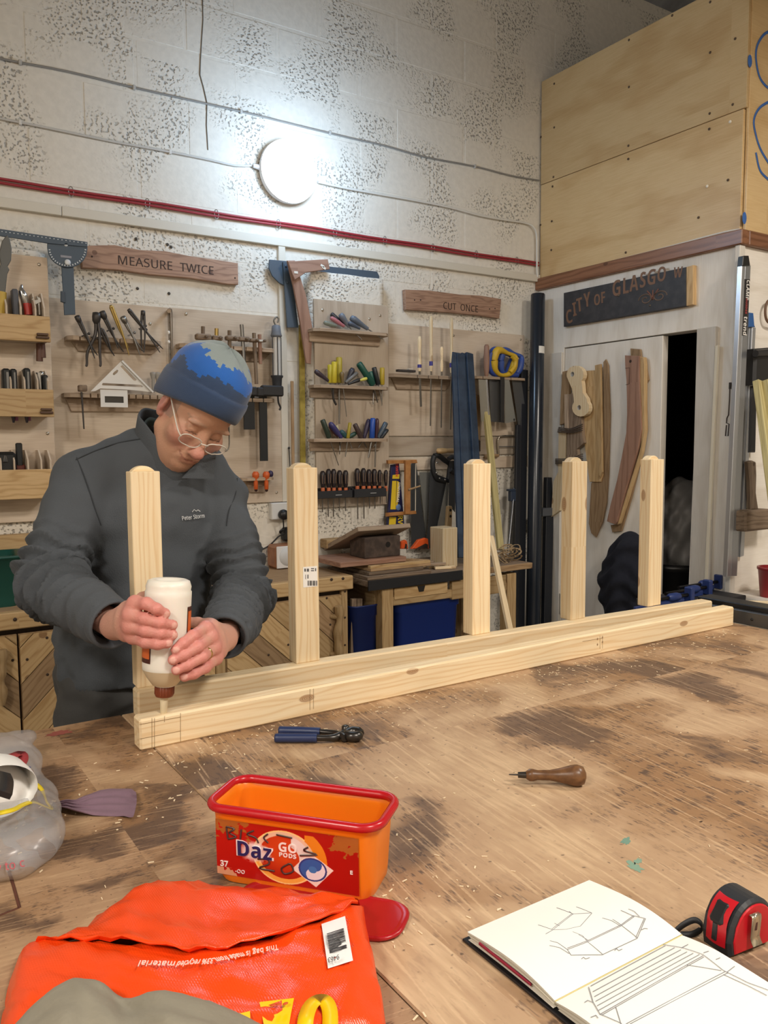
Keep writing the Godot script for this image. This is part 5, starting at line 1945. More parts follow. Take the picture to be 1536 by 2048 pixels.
	# leaning jamb boards right of the opening
	st = S_()
	side_prism(st, [[1397, 668], [1434, 663], [1411, 1165], [1400, 1400], [1362, 1400], [1377, 1165]], PX, 0.012, 0.002)
	struct("trim_10", st, wood("white", "y", 2))
	st = S_()
	side_prism(st, [[1430, 692], [1436, 690], [1414, 1165], [1404, 1400], [1398, 1400], [1408, 1165]], PX - 0.012, 0.014, 0.002)
	struct("trim_11", st, mat(hx("e0d8c4"), 0.6))
	# dark fabric bundle at the doorway, sack and bin inside the store
	t = thing("padded_jacket", "dark navy padded jacket hanging in a bulky heap beside the doorway", "jacket", S(1250, 1200, PX - 0.18))
	var jc := S(1252, 1140, PX - 0.14)
	var fm := Field.new(jc + Vector3(-0.2, -0.95, -0.3), jc + Vector3(0.2, 0.4, 0.35), 0.014)
	for p in [[1262, 1092, 0.075, 0.12], [1250, 1120, 0.1, 0.14], [1238, 1160, 0.12, 0.14], [1262, 1165, 0.13, 0.15], [1245, 1195, 0.13, 0.15], [1265, 1240, 0.13, 0.15], [1250, 1300, 0.13, 0.15], [1255, 1380, 0.12, 0.14]]:
		fm.ellipsoid(S(p[0], p[1], PX - p[3]), Vector3(0.09, p[2] * 0.9, p[2]), Basis(), 0.03)
	fm.capsule(S(1237, 1150, PX - 0.2), S(1228, 1290, PX - 0.2), 0.055, 0.05, 0.02)
	fm.capsule(S(1226, 1152, PX - 0.2), S(1222, 1165, PX - 0.2), 0.05, 0.05, 0.02)
	var jm := fm.mesh(func(p: Vector3, n: Vector3) -> Vector3: return p + n * (0.008 * sin(p.y * 70.0 + 4.0 * sin(p.z * 20.0)) + 0.006 * sin(p.z * 55.0)))
	mi("shell", jm, cloth(hx("10131f"), 14, 0.05, 40.0, 0.1), t)
	t = thing("plastic_sack", "pale grey full plastic sack standing in the dark store behind the door", "sack", Vector3(PX + 0.4, 0.95, 0.75))
	fm = Field.new(Vector3(PX + 0.1, 0.0, 0.2), Vector3(PX + 0.9, 1.45, 1.18), 0.02)
	fm.ellipsoid(S(1352, 1040, PX + 0.35), Vector3(0.17, 0.19, 0.2), Basis(), 0.04)
	fm.ellipsoid(S(1362, 1005, PX + 0.35), Vector3(0.12, 0.13, 0.14), Basis(), 0.04)
	fm.ellipsoid(S(1340, 1068, PX + 0.30), Vector3(0.12, 0.13, 0.16), Basis(), 0.02)
	fm.ellipsoid(S(1350, 1100, PX + 0.35), Vector3(0.17, 0.15, 0.2), Basis(), 0.04)
	var sm := fm.mesh(func(p: Vector3, n: Vector3) -> Vector3: return p + n * (0.01 * sin(p.y * 40.0 + p.z * 50.0) + 0.008 * sin(p.z * 80.0 - p.y * 30.0)))
	mi("sack_body", sm, mat(hx("8d8b8a"), 0.45), t)
	t = thing("black_tub", "black tub under the grey sack inside the store", "tub", Vector3(PX + 0.4, 0.0, 0.75))
	st = S_()
	var sc := S(1352, 1118, PX + 0.35)
	lathe(st, [[0.2, 0.0], [0.25, sc.y - 0.04], [0.262, sc.y - 0.035], [0.262, sc.y], [0.24, sc.y], [0.235, sc.y - 0.03], [0.001, sc.y - 0.032]], 28, Transform3D(Basis(), Vector3(sc.x, 0, minf(sc.z, 1.18 - 0.28))))
	obj("tub_body", st, mat(hx("151517"), 0.35), t)
	# aluminium clamp guides
	var alu := mat(hx("b7babf"), 0.32, 0.75)
	var alu2 := mat(hx("8d9197"), 0.35, 0.75)
	t = thing("clamp_guide", "long silver aluminium clamp guide with a black label leaning at the store's corner", "guide", W(1465, 1150, 1.36))
	st = S_()
	wall_prism(st, [[1484, 532], [1491, 532], [1462, 1152], [1454, 1154]], 1.335, 0.022, 0.002)
	obj("left_flange", st, alu, t)
	st = S_()
	wall_prism(st, [[1491, 531], [1501.5, 531], [1474, 1152], [1462, 1152]], 1.335, 0.016, 0.001)
	obj("face", st, alu2 if false else mat(hx("a4a8ae"), 0.32, 0.75), t)
	st = S_()
	wall_prism(st, [[1487, 512], [1489, 511], [1498, 511], [1501, 531], [1485, 531]], 1.333, 0.026, 0.003)
	obj("clamp_head", st, mat(hx("1d1d1f"), 0.35), t)
	st = S_()
	wall_prism(st, [[1488.5, 558], [1500, 558.5], [1494, 671], [1484, 671]], 1.3515, 0.001)
	obj("label_strip", st, mat(hx("232224"), 0.35), t)
	letters(t, "CLAMP", 0.022, W(1495.5, 580, 1.3535), Vector3(-0.05, -1, 0), Vector3(1, -0.05, 0), mat(hx("ece9e4"), 0.4), true, 0.9)
	letters(t, "GUIDES", 0.013, W(1493.0, 612, 1.3535), Vector3(-0.05, -1, 0), Vector3(1, -0.05, 0), mat(hx("b04a4a"), 0.4), true, 1.1)
	letters(t, "trend", 0.026, W(1490.5, 652, 1.3535), Vector3(-0.05, -1, 0), Vector3(1, -0.05, 0), mat(hx("ece9e4"), 0.4), true, 0.9)
	t = thing("clamp_guide", "shorter silver clamp guide with a blue end cap behind the long one", "guide", W(1484, 1115, 1.34))
	for e in [[[1499, 655], [1505, 655], [1481, 1114], [1475, 1114], 0.012], [[1505, 655], [1512, 655], [1488, 1112], [1481, 1114], 0.017]]:
		st = S_()
		wall_prism(st, [e[0], e[1], e[2], e[3]], 1.317, e[4], 0.002)
		obj("rail", st, alu if e[4] > 0.015 else alu2, t)
	st = S_()
	wall_prism(st, [[1498, 654], [1499, 625], [1507, 626], [1509, 650], [1511, 654]], 1.316, 0.022, 0.002)
	obj("end_cap", st, mat(hx("2d5f9e"), 0.4), t)
	# wire hook hanging on the corner board
	t = thing("wire_hook", "long bent wire hook hanging on the white corner board", "hook", S(1456, 872, PX - 0.03))
	st = S_()
	var wp := []
	for p in [[1460, 765], [1459, 800], [1457, 830], [1454, 836], [1453, 846], [1458, 848], [1456, 872], [1451, 872], [1453, 850]]:
		wp.append(S(p[0], p[1], PX - 0.03))
	tube(st, wp, 0.003, 6)
	obj("wire", st, mat(hx("4c443e"), 0.4, 0.5), t)
	st = S_()
	rod(st, S(1460.5, 765, PX - 0.03), S(1460, 778, PX - 0.03), 0.006)
	obj("eyelet", st, mat(hx("3a3532"), 0.4, 0.5), t)
	# end wall: mallet, black tool roll, bent wooden ring, bucket, planks
	var ez := PZ + 0.006
	t = thing("wooden_mallet", "dark wooden mallet with a square head hung on the store's end wall", "mallet", W(1512, 1065, 1.36))
	st = S_()
	wall_prism(st, [[1497, 924], [1506, 921], [1513, 924], [1514, 950], [1513, 985], [1518, 1020], [1503, 1020], [1501, 960]], ez + 0.03, 0.022, 0.006)
	obj("handle", st, wood("grey", "y", 5), t)
	st = S_()
	var ma := W(1491, 1064, 1.40)
	var mb := W(1545, 1018, 1.40)
	span(st, Vector3(ma.x, ma.y, ez + 0.002), Vector3(mb.x, mb.y, 1.40), 0.008)
	obj("head", st, wood("grey", "x", 4), t)
	t = thing("tool_roll", "black bulky tool case hung high on the store's end wall", "case", W(1522, 765, 1.36))
	st = S_()
	wall_prism(st, [[1512, 697], [1548, 694], [1548, 770], [1509, 770]], ez + 0.001, 0.06, 0.012)
	obj("case_body", st, mat(hx("202022"), 0.5), t)
	st = S_()
	rod(st, W(1511, 707, 1.385), W(1548, 703, 1.385), 0.016, -1, 12)
	obj("roll", st, mat(hx("2c2c2e"), 0.4), t)
	st = S_()
	wall_prism(st, [[1504, 772], [1515, 772], [1512, 905], [1500, 905]], ez + 0.001, 0.03, 0.006)
	obj("hanging_flap", st, mat(hx("1b1c20"), 0.5), t)
	t = thing("wooden_hook", "curled brown wooden hook hung at the photograph's right edge", "handle", W(1534, 645, 1.34))
	st = S_()
	tube(st, curve([W(1546, 598, 1.34), W(1536, 602, 1.34), W(1531, 615, 1.34), W(1531, 632, 1.34), W(1536, 644, 1.34), W(1546, 648, 1.34)], 5), 0.006, 8)
	obj("curl", st, mat(hx("6b4f3c"), 0.5), t)
	t = thing("side_shelf", "low white side shelf under the mallet by the store's end wall", "shelf", W(1520, 1200, 1.5))
	var shy := W(1500, 1186, 1.36).y
	st = S_()
	span(st, Vector3(W(1468, 1186, 1.36).x, shy - 0.03, 1.315), Vector3(4.6, shy, 1.72), 0.003)
	obj("shelf_top", st, wood("white", "x", 1), t)
	st = S_()
	span(st, Vector3(W(1472, 1186, 1.36).x, 0, 1.34), Vector3(4.5, shy - 0.031, 1.36), 0.003)
	obj("support_panel", st, wood("white", "x", 3), t)
	t = thing("red_bucket", "dark red plastic bucket at the photograph's right edge", "bucket", W(1545, 1190, 1.5))
	st = S_()
	var rc := W(1556, 1188, 1.50)
	var rh := W(1556, 1136, 1.50).y - shy
	lathe(st, [[0.05, 0.0], [0.062, rh * 0.9], [0.067, rh * 0.92], [0.067, rh], [0.058, rh], [0.05, rh * 0.1], [0.001, rh * 0.1]], 24, Transform3D(Basis(), Vector3(rc.x, shy + 0.001, 1.47)))
	obj("bucket_body", st, mat(hx("8b1d22"), 0.35), t)
	batten("wood_strip", "narrow pale wooden strip lying slantwise on the white side shelf", "strip", Vector3(W(1457, 1181, 1.55).x, shy + 0.012, 1.40), Vector3(W(1560, 1206, 1.6).x, shy + 0.012, 1.69), 0.03, 0.02, wood("pine", "y", 4))
	for k in 2:
		var x0: float = [1515, 1536][k]
		batten("treated_plank", "greenish treated plank leaning at the right edge, %s of two" % ["left", "right"][k], "plank", W(x0 + 44, 1100, 1.66), W(x0, 762, 1.44 + 0.03 * k), 0.034 + 0.02 * k, 0.03, wood("green", "y", k), "treated planks at the right edge")
	# rail at the bench's right end and blue clamps
	t = thing("steel_rail", "dark steel angle rail along the right end of the workbench", "rail", Vector3(2.43, 0.9, 2.2))
	st = S_()
	span(st, Vector3(2.405, 0.9005, 1.86), Vector3(2.425, 0.945, 3.2), 0.002)
	obj("front_flange", st, mat(hx("55585c"), 0.35, 0.6), t)
	st = S_()
	span(st, Vector3(2.4255, 0.905, 1.86), Vector3(2.50, 0.962, 3.2), 0.003)
	obj("top_bar", st, mat(hx("26272b"), 0.4, 0.5), t)
	for k in 6:
		screw(Vector3(2.4045, 0.922, 1.95 + k * 0.13), Vector3.LEFT, t, 0.005, mat(hx("1c1c1e"), 0.5))
	t = thing("trestle_table", "dark narrow trestle behind the bench end carrying the blue clamps", "table", Vector3(3.15, 0, 1.3))
	var ty := W(1437, 1192, 1.36).y
	st = S_()
	span(st, Vector3(2.93, ty - 0.03, 1.18), Vector3(3.40, ty, 1.42), 0.003)
	obj("table_top", st, mat(hx("2a2a2d"), 0.6), t)
	for k in 2:
		st = S_()
		span(st, Vector3(2.97 + k * 0.34, 0, 1.28), Vector3(3.02 + k * 0.34, ty - 0.0305, 1.34), 0.003)
		obj("leg", st, mat(hx("2a2a2d"), 0.6), t)
	var blue := mat(hx("23376f"), 0.4)
	for k in 3:
		var hp: Array = [[1437, 1178], [1415, 1182], [1379, 1183]][k]
		var z0: float = [1.25, 1.31, 1.38][k]
		var hc := W(hp[0], hp[1], z0)
		t = thing("sash_clamp", ["blue sash clamp lying furthest back beyond the rail end", "blue sash clamp lying in the middle of the three", "blue sash clamp lying nearest the beam"][k], "clamp", hc, "blue sash clamps beyond the rail end")
		st = S_()
		box(st, Vector3(hc.x, ty + 0.035, z0), Vector3(0.026, 0.068, 0.04), Basis(), 0.004)
		obj("jaw", st, blue, t)
		st = S_()
		rod(st, Vector3(hc.x - 0.01, ty + 0.036, z0), Vector3(hc.x - 0.3, ty + 0.036, z0), 0.008, -1, 8)
		obj("screw_bar", st, mat(hx("2b2b2d"), 0.3, 0.8), t)
		st = S_()
		lathe(st, [[0.014, 0.0], [0.019, 0.02], [0.019, 0.06], [0.012, 0.075]], 12, Transform3D(frame_of(Vector3.LEFT), Vector3(hc.x - 0.07, ty + 0.036, z0)))
		obj("sliding_head", st, blue, t)
		st = S_()
		box(st, Vector3(hc.x - 0.2, ty + 0.012, z0), Vector3(0.32, 0.022, 0.012), Basis(), 0.002)
		obj("beam_bar", st, blue, t)

# ---------- signed-distance modelling, meshed as surface nets ----------
class Field:
	var lo: Vector3
	var nx: int
	var ny: int
	var nz: int
	var c: float
	var f: PackedFloat32Array
	var g: PackedFloat32Array
	var grouped := false

	func _init(a: Vector3, b: Vector3, cell: float) -> void:
		lo = a
		c = cell
		nx = int(ceil((b.x - a.x) / cell)) + 1
		ny = int(ceil((b.y - a.y) / cell)) + 1
		nz = int(ceil((b.z - a.z) / cell)) + 1
		f = PackedFloat32Array()
		f.resize(nx * ny * nz)
		f.fill(1.0)

	func begin() -> void:
		g = f
		f = PackedFloat32Array()
		f.resize(nx * ny * nz)
		f.fill(1.0)

	# joins the parts added since begin(): they blend with what was there before (old), not with each other
	func end(old: PackedFloat32Array, k: float) -> void:
		for i in f.size():
			var d := f[i]
			if d < 1.0:
				var o := old[i]
				var h := maxf(k - absf(o - d), 0.0) / k
				f[i] = minf(minf(o, d) - h * h * k * 0.25, g[i])
			else:
				f[i] = g[i]

	func _range(a: float, b: float, o: float, n: int) -> Vector2i:
		return Vector2i(clampi(int(floor((a - o) / c)), 0, n - 1), clampi(int(ceil((b - o) / c)), 0, n - 1))

	func capsule(a: Vector3, b: Vector3, ra: float, rb: float, k: float, carve := false) -> void:
		var m := maxf(ra, rb) + k + 3.0 * c
		var rx := _range(minf(a.x, b.x) - m, maxf(a.x, b.x) + m, lo.x, nx)
		var ry := _range(minf(a.y, b.y) - m, maxf(a.y, b.y) + m, lo.y, ny)
		var rz := _range(minf(a.z, b.z) - m, maxf(a.z, b.z) + m, lo.z, nz)
		var ab := b - a
		var l2 := maxf(ab.length_squared(), 1e-9)
		for z in range(rz.x, rz.y + 1):
			for y in range(ry.x, ry.y + 1):
				var i := (z * ny + y) * nx + rx.x
				var p := Vector3(lo.x + rx.x * c, lo.y + y * c, lo.z + z * c) - a
				for x in range(rx.x, rx.y + 1):
					var t := clampf(p.dot(ab) / l2, 0.0, 1.0)
					var d := (p - ab * t).length() - (ra + (rb - ra) * t)
					var o := f[i]
					if carve:
						d = -d
						var h := maxf(k - absf(o - d), 0.0) / k
						f[i] = maxf(o, d) + h * h * k * 0.25
					else:
						var h := maxf(k - absf(o - d), 0.0) / k
						f[i] = minf(o, d) - h * h * k * 0.25
					i += 1
					p.x += c

	func ellipsoid(e: Vector3, r: Vector3, bas: Basis, k: float, carve := false) -> void:
		var m := maxf(r.x, maxf(r.y, r.z)) + k + 3.0 * c
		var rx := _range(e.x - m, e.x + m, lo.x, nx)
		var ry := _range(e.y - m, e.y + m, lo.y, ny)
		var rz := _range(e.z - m, e.z + m, lo.z, nz)
		var inv := bas.inverse()
		var step := inv * Vector3(c, 0, 0)
		for z in range(rz.x, rz.y + 1):
			for y in range(ry.x, ry.y + 1):
				var i := (z * ny + y) * nx + rx.x
				var p := inv * (Vector3(lo.x + rx.x * c, lo.y + y * c, lo.z + z * c) - e)
				for x in range(rx.x, rx.y + 1):
					var q := p / r
					var k0 := q.length()
					var k1 := (q / r).length()
					var d := k0 * (k0 - 1.0) / maxf(k1, 1e-6)
					if k0 < 1e-4:
						d = -minf(r.x, minf(r.y, r.z))
					var o := f[i]
					if carve:
						d = -d
						var h := maxf(k - absf(o - d), 0.0) / k
						f[i] = maxf(o, d) + h * h * k * 0.25
					else:
						var h := maxf(k - absf(o - d), 0.0) / k
						f[i] = minf(o, d) - h * h * k * 0.25
					i += 1
					p += step

	# cut away everything on the far side of a plane
	func slice(at: Vector3, n: Vector3, reach := 99.0) -> void:
		var i := 0
		for z in nz:
			for y in ny:
				for x in nx:
					if f[i] < 1.0:
						var p := Vector3(lo.x + x * c, lo.y + y * c, lo.z + z * c) - at
						var d := p.dot(n)
						if d > -4.0 * c and p.length() < reach:
							f[i] = maxf(f[i], d)
					i += 1

	func mesh(disp = null, color = null, xf := Transform3D()) -> ArrayMesh:
		var sx := 1
		var sy := nx
		var sz := nx * ny
		var id := PackedInt32Array()
		id.resize(f.size())
		id.fill(-1)
		var v := PackedVector3Array()
		var gr := PackedVector3Array()
		var lim := 2.6 * c
		for z in nz - 1:
			for y in ny - 1:
				var i := (z * ny + y) * nx - 1
				for x in nx - 1:
					i += 1
					var f0 := f[i]
					if f0 > lim or f0 < -lim * 1.6:
						continue
					var f1 := f[i + 1]
					var f2 := f[i + sy]
					var f3 := f[i + sy + 1]
					var f4 := f[i + sz]
					var f5 := f[i + sz + 1]
					var f6 := f[i + sz + sy]
					var f7 := f[i + sz + sy + 1]
					var neg := int(f0 < 0) + int(f1 < 0) + int(f2 < 0) + int(f3 < 0) + int(f4 < 0) + int(f5 < 0) + int(f6 < 0) + int(f7 < 0)
					if neg == 0 or neg == 8:
						continue
					var s := Vector3()
					var n := 0
					if (f0 < 0) != (f1 < 0): s += Vector3(f0 / (f0 - f1), 0, 0); n += 1
					if (f2 < 0) != (f3 < 0): s += Vector3(f2 / (f2 - f3), 1, 0); n += 1
					if (f4 < 0) != (f5 < 0): s += Vector3(f4 / (f4 - f5), 0, 1); n += 1
					if (f6 < 0) != (f7 < 0): s += Vector3(f6 / (f6 - f7), 1, 1); n += 1
					if (f0 < 0) != (f2 < 0): s += Vector3(0, f0 / (f0 - f2), 0); n += 1
					if (f1 < 0) != (f3 < 0): s += Vector3(1, f1 / (f1 - f3), 0); n += 1
					if (f4 < 0) != (f6 < 0): s += Vector3(0, f4 / (f4 - f6), 1); n += 1
					if (f5 < 0) != (f7 < 0): s += Vector3(1, f5 / (f5 - f7), 1); n += 1
					if (f0 < 0) != (f4 < 0): s += Vector3(0, 0, f0 / (f0 - f4)); n += 1
					if (f1 < 0) != (f5 < 0): s += Vector3(1, 0, f1 / (f1 - f5)); n += 1
					if (f2 < 0) != (f6 < 0): s += Vector3(0, 1, f2 / (f2 - f6)); n += 1
					if (f3 < 0) != (f7 < 0): s += Vector3(1, 1, f3 / (f3 - f7)); n += 1
					id[i] = v.size()
					v.append(lo + (Vector3(x, y, z) + s / n) * c)
					gr.append(Vector3(f1 + f3 + f5 + f7 - f0 - f2 - f4 - f6, f2 + f3 + f6 + f7 - f0 - f1 - f4 - f5, f4 + f5 + f6 + f7 - f0 - f1 - f2 - f3).normalized())
		var ix := PackedInt32Array()
		for z in range(1, nz - 1):
			for y in range(1, ny - 1):
				var i := (z * ny + y) * nx
				for x in range(1, nx - 1):
					i += 1
					if id[i] < 0 and absf(f[i]) > lim:
						continue
					var s0 := f[i] < 0
					for ax in 3:
						var st: int = [sx, sy, sz][ax]
						if (f[i + st] < 0) == s0:
							continue
						var u: int = [sy, sz, sx][ax]
						var w: int = [sz, sx, sy][ax]
						var a := id[i]
						var b := id[i - u]
						var d := id[i - w]
						var e := id[i - u - w]
						if a < 0 or b < 0 or d < 0 or e < 0:
							continue
						if s0:
							ix.append_array(PackedInt32Array([a, e, b, a, d, e]))
						else:
							ix.append_array(PackedInt32Array([a, b, e, a, e, d]))
		if disp != null:
			for i in v.size():
				v[i] = disp.call(v[i], gr[i])
		var nn := PackedVector3Array()
		nn.resize(v.size())
		for i in range(0, ix.size(), 3):
			var a := ix[i]
			var b := ix[i + 1]
			var d := ix[i + 2]
			var n := (v[d] - v[a]).cross(v[b] - v[a])
			nn[a] += n
			nn[b] += n
			nn[d] += n
		var flip := 0
		for i in v.size():
			if nn[i].dot(gr[i]) < 0:
				flip += 1
		var sg := 1.0
		if flip > v.size() / 2:
			sg = -1.0
			for i in range(0, ix.size(), 3):
				var t := ix[i + 1]
				ix[i + 1] = ix[i + 2]
				ix[i + 2] = t
		var cs := PackedColorArray()
		for i in v.size():
			nn[i] = (nn[i] * sg).normalized()
			if nn[i] == Vector3.ZERO:
				nn[i] = gr[i]
			if color != null:
				cs.append(color.call(v[i], nn[i]))
			v[i] = xf * v[i]
			nn[i] = (xf.basis * nn[i]).normalized()
		var arr := []
		arr.resize(Mesh.ARRAY_MAX)
		arr[Mesh.ARRAY_VERTEX] = v
		arr[Mesh.ARRAY_NORMAL] = nn
		arr[Mesh.ARRAY_INDEX] = ix
		if color != null:
			arr[Mesh.ARRAY_COLOR] = cs
		var m := ArrayMesh.new()
		m.add_surface_from_arrays(Mesh.PRIMITIVE_TRIANGLES, arr)
		return m

# ---------- the man ----------
func hand(fm: Field, wrist: Vector3, fingers: Array, thumb: Array, rads: float, forearm: Vector3) -> void:
	fm.capsule(forearm, wrist, 0.031, 0.029, 0.02)
	for i in 4:
		var m: Vector3 = fingers[i][0]
		fm.capsule(wrist.lerp(m, 0.12), m, 0.022, 0.0135 * rads, 0.016)
	for i in 3:
		fm.capsule((fingers[i][0] as Vector3).lerp(wrist, 0.3), (fingers[i + 1][0] as Vector3).lerp(wrist, 0.3), 0.015, 0.015, 0.012)
	fm.capsule(wrist.lerp(thumb[0], 0.3), thumb[0], 0.02, 0.016, 0.014)
	var palm := fm.f.duplicate()
	for fg in fingers + [thumb]:
		fm.begin()
		var n: int = fg.size()
		for j in n - 1:
			var r0: float = [0.0128, 0.0117, 0.0108, 0.0098][mini(j, 3)] * rads
			var r1: float = [0.0117, 0.0108, 0.0095][mini(j, 2)] * rads
			fm.capsule(fg[j], fg[j + 1], r0, r1, 0.004)
			fm.ellipsoid(fg[j + 1] if j < n - 2 else fg[j + 1], Vector3.ONE * r1 * 1.02, Basis(), 0.003)
		fm.end(palm, 0.012)

func build_person() -> void:
	var skin := func(s: String) -> Color: return Color.html(s).srgb_to_linear()
	# joints, read off the photograph at their real distances
	var shR := W(172, 956, 1.47)
	var elR := W(96, 1165, 1.59)
	var wrR := W(228, 1250, 1.90)
	var shL := W(445, 992, 1.50)
	var elL := W(488, 1188, 1.66)
	var wrL := W(449, 1275, 1.92)
	var root := thing("person", "man in a charcoal fleece and blue knitted hat bending to squeeze glue, wearing clear glasses", "person", Vector3(0.62, 0, 1.43))
	# --- head frame
	var em := W(411, 868, 1.665)
	var b := (EYE - em).normalized()
	var r := (VR - b * VR.dot(b)).normalized()
	var u := b.cross(r)
	var th := deg_to_rad(20.0)
	var r2 := r * cos(th) - u * sin(th)
	var u2 := u * cos(th) + r * sin(th)
	var psi := deg_to_rad(30.0)
	var e1 := r2 * cos(psi) - b * sin(psi)
	var f0 := b * cos(psi) + r2 * sin(psi)
	var pch := deg_to_rad(34.0)
	var f1 := f0 * cos(pch) - u2 * sin(pch)
	var u1 := u2 * cos(pch) + f0 * sin(pch)
	var hx_ := Transform3D(Basis(e1, u1, f1) * Basis.from_scale(Vector3.ONE * 1.07), em)
	var inv := hx_.affine_inverse()
	var fm := Field.new(Vector3(-0.115, -0.17, -0.215), Vector3(0.115, 0.155, 0.06), 0.0033)
	fm.ellipsoid(Vector3(0, 0.042, -0.092), Vector3(0.077, 0.098, 0.1), Basis(), 0.01)
	fm.ellipsoid(Vector3(0, -0.05, -0.06), Vector3(0.068, 0.068, 0.066), Basis(), 0.03)
	fm.ellipsoid(Vector3(0, -0.086, -0.035), Vector3(0.052, 0.036, 0.046), Basis(), 0.02)
	fm.ellipsoid(Vector3(0, -0.106, -0.008), Vector3(0.027, 0.017, 0.019), Basis(), 0.018)
	for s in [-1.0, 1.0]:
		fm.ellipsoid(Vector3(s * 0.043, -0.034, -0.025), Vector3(0.028, 0.028, 0.027), Basis(), 0.018)
		fm.ellipsoid(Vector3(s * 0.03, 0.021, -0.006), Vector3(0.028, 0.0075, 0.011), Basis(Vector3.BACK, -s * 0.12), 0.012)
		fm.capsule(Vector3(s * 0.058, -0.07, -0.075), Vector3(s * 0.03, -0.105, -0.03), 0.016, 0.014, 0.02)
	for s in [-1.0, 1.0]:
		fm.ellipsoid(Vector3(s * 0.032, -0.002, 0.008), Vector3(0.018, 0.012, 0.014), Basis(), 0.010, true)
		fm.ellipsoid(Vector3(s * 0.032, -0.003, -0.011), Vector3(0.0165, 0.0115, 0.0125), Basis(), 0.004)
		fm.ellipsoid(Vector3(s * 0.033, -0.019, -0.005), Vector3(0.017, 0.007, 0.009), Basis(), 0.008)
	fm.capsule(Vector3(0, 0.004, -0.004), Vector3(0, -0.04, 0.022), 0.009, 0.0125, 0.014)
	fm.ellipsoid(Vector3(0, -0.045, 0.024), Vector3(0.0155, 0.013, 0.0145), Basis(), 0.008)
	for s in [-1.0, 1.0]:
		fm.ellipsoid(Vector3(s * 0.0135, -0.049, 0.013), Vector3(0.0085, 0.0085, 0.011), Basis(), 0.006)
		fm.ellipsoid(Vector3(s * 0.007, -0.0565, 0.017), Vector3(0.004, 0.004, 0.006), Basis(), 0.003, true)
	fm.ellipsoid(Vector3(0, -0.07, 0.003), Vector3(0.03, 0.016, 0.012), Basis(), 0.012)
	fm.ellipsoid(Vector3(0, -0.0725, 0.011), Vector3(0.021, 0.0048, 0.007), Basis(), 0.005)
	fm.ellipsoid(Vector3(0, -0.083, 0.008), Vector3(0.018, 0.0062, 0.0075), Basis(), 0.006)
	for s in [-1.0, 1.0]:
		fm.capsule(Vector3(0, -0.0772, 0.018), Vector3(s * 0.029, -0.066, 0.0), 0.0018, 0.0012, 0.004, true)
		fm.capsule(Vector3(s * 0.02, -0.046, 0.015), Vector3(s * 0.038, -0.079, 0.002), 0.0022, 0.0018, 0.008, true)
		# ear
		fm.ellipsoid(Vector3(s * 0.08, -0.012, -0.094), Vector3(0.009, 0.033, 0.02), Basis(Vector3.UP, s * 0.35), 0.006)
		fm.ellipsoid(Vector3(s * 0.089, -0.008, -0.091), Vector3(0.006, 0.018, 0.010), Basis(Vector3.UP, s * 0.35), 0.005, true)
		fm.ellipsoid(Vector3(s * 0.078, -0.041, -0.086), Vector3(0.007, 0.01, 0.009), Basis(), 0.006)
	var nb := inv * W(332, 945, 1.50)
	fm.capsule(Vector3(0, -0.03, -0.095), nb, 0.056, 0.06, 0.03)
	var cheek: Color = skin.call("c98a7c")
	var basec: Color = skin.call("c99a80")
	var nosec: Color = skin.call("cf8e80")
	var hair: Color = skin.call("8f867c")
	var lipc: Color = skin.call("b57468")
	var head_color := func(p: Vector3, _n: Vector3) -> Color:
		var q := p
		var c := basec
		var ax := absf(q.x)
		for s in [-1.0, 1.0]:
			c = c.lerp(cheek, 0.8 * clampf(1.3 - q.distance_to(Vector3(s * 0.045, -0.038, -0.01)) / 0.03, 0, 1))
			c = c.lerp(skin.call("c58a80"), clampf(1.4 - q.distance_to(Vector3(s * 0.085, -0.02, -0.09)) / 0.03, 0, 1))
		c = c.lerp(nosec, clampf(1.5 - q.distance_to(Vector3(0, -0.045, 0.028)) / 0.02, 0, 1))
		if ax < 0.03 and q.z > -0.008 and absf(q.y + 0.0768 - 11.0 * ax * ax) < 0.0019:
			c = c.lerp(skin.call("85504a"), 0.65)
		if absf(q.y + 0.079) < 0.009 and absf(q.x) < 0.023 and q.z > 0.004:
			c = c.lerp(lipc, 0.35)
		if ax > 0.052 and q.y > -0.035 + 0.4 * (q.z + 0.075) and q.z < -0.05 and q.z > -0.083 and ax < 0.079:
			c = c.lerp(hair, 0.5)
		if q.z < -0.115 and q.y > -0.06:
			c = hair
		if absf(q.y - 0.021 - 0.08 * (0.03 - absf(ax - 0.03))) < 0.0035 and ax > 0.012 and ax < 0.055 and q.z > -0.03:
			c = c.lerp(hair, 0.3)
		# the lash line of lowered lids
		if ax > 0.017 and ax < 0.047 and absf(q.y + 0.0075 + 0.25 * absf(ax - 0.032)) < 0.0016 and q.z > -0.02:
			c = c.lerp(skin.call("5b3f36"), 0.85)
		return c
	var head := fm.mesh(null, head_color, hx_)
	# --- hands in a grid of their own, round the bottle
	var zf := 2.077
	var fR := [
		[W(270, 1206, 2.035), W(293, 1207, 2.066), W(313, 1218, zf + 0.006), W(330, 1227, zf + 0.003)],
		[W(261, 1229, 2.035), W(290, 1238, 2.068), W(320, 1246, zf + 0.008), W(345, 1250, zf + 0.002)],
		[W(260, 1252, 2.032), W(290, 1261, 2.067), W(320, 1267, zf + 0.008), W(345, 1270, zf + 0.002)],
		[W(266, 1273, 2.025), W(291, 1284, 2.062), W(315, 1288, zf + 0.006), W(335, 1286, zf + 0.005)]]
	var tR := [W(258, 1222, 1.985), W(285, 1196, 1.965), W(310, 1185, 1.96)]
	fm = Field.new(W(205, 1180, 1.9) + Vector3(-0.03, -0.14, -0.1), W(205, 1180, 1.9) + Vector3(0.19, 0.05, 0.24), 0.003)
	hand(fm, wrR, fR, tR, 1.0, wrR.lerp(elR, 0.3))
	var nails := []
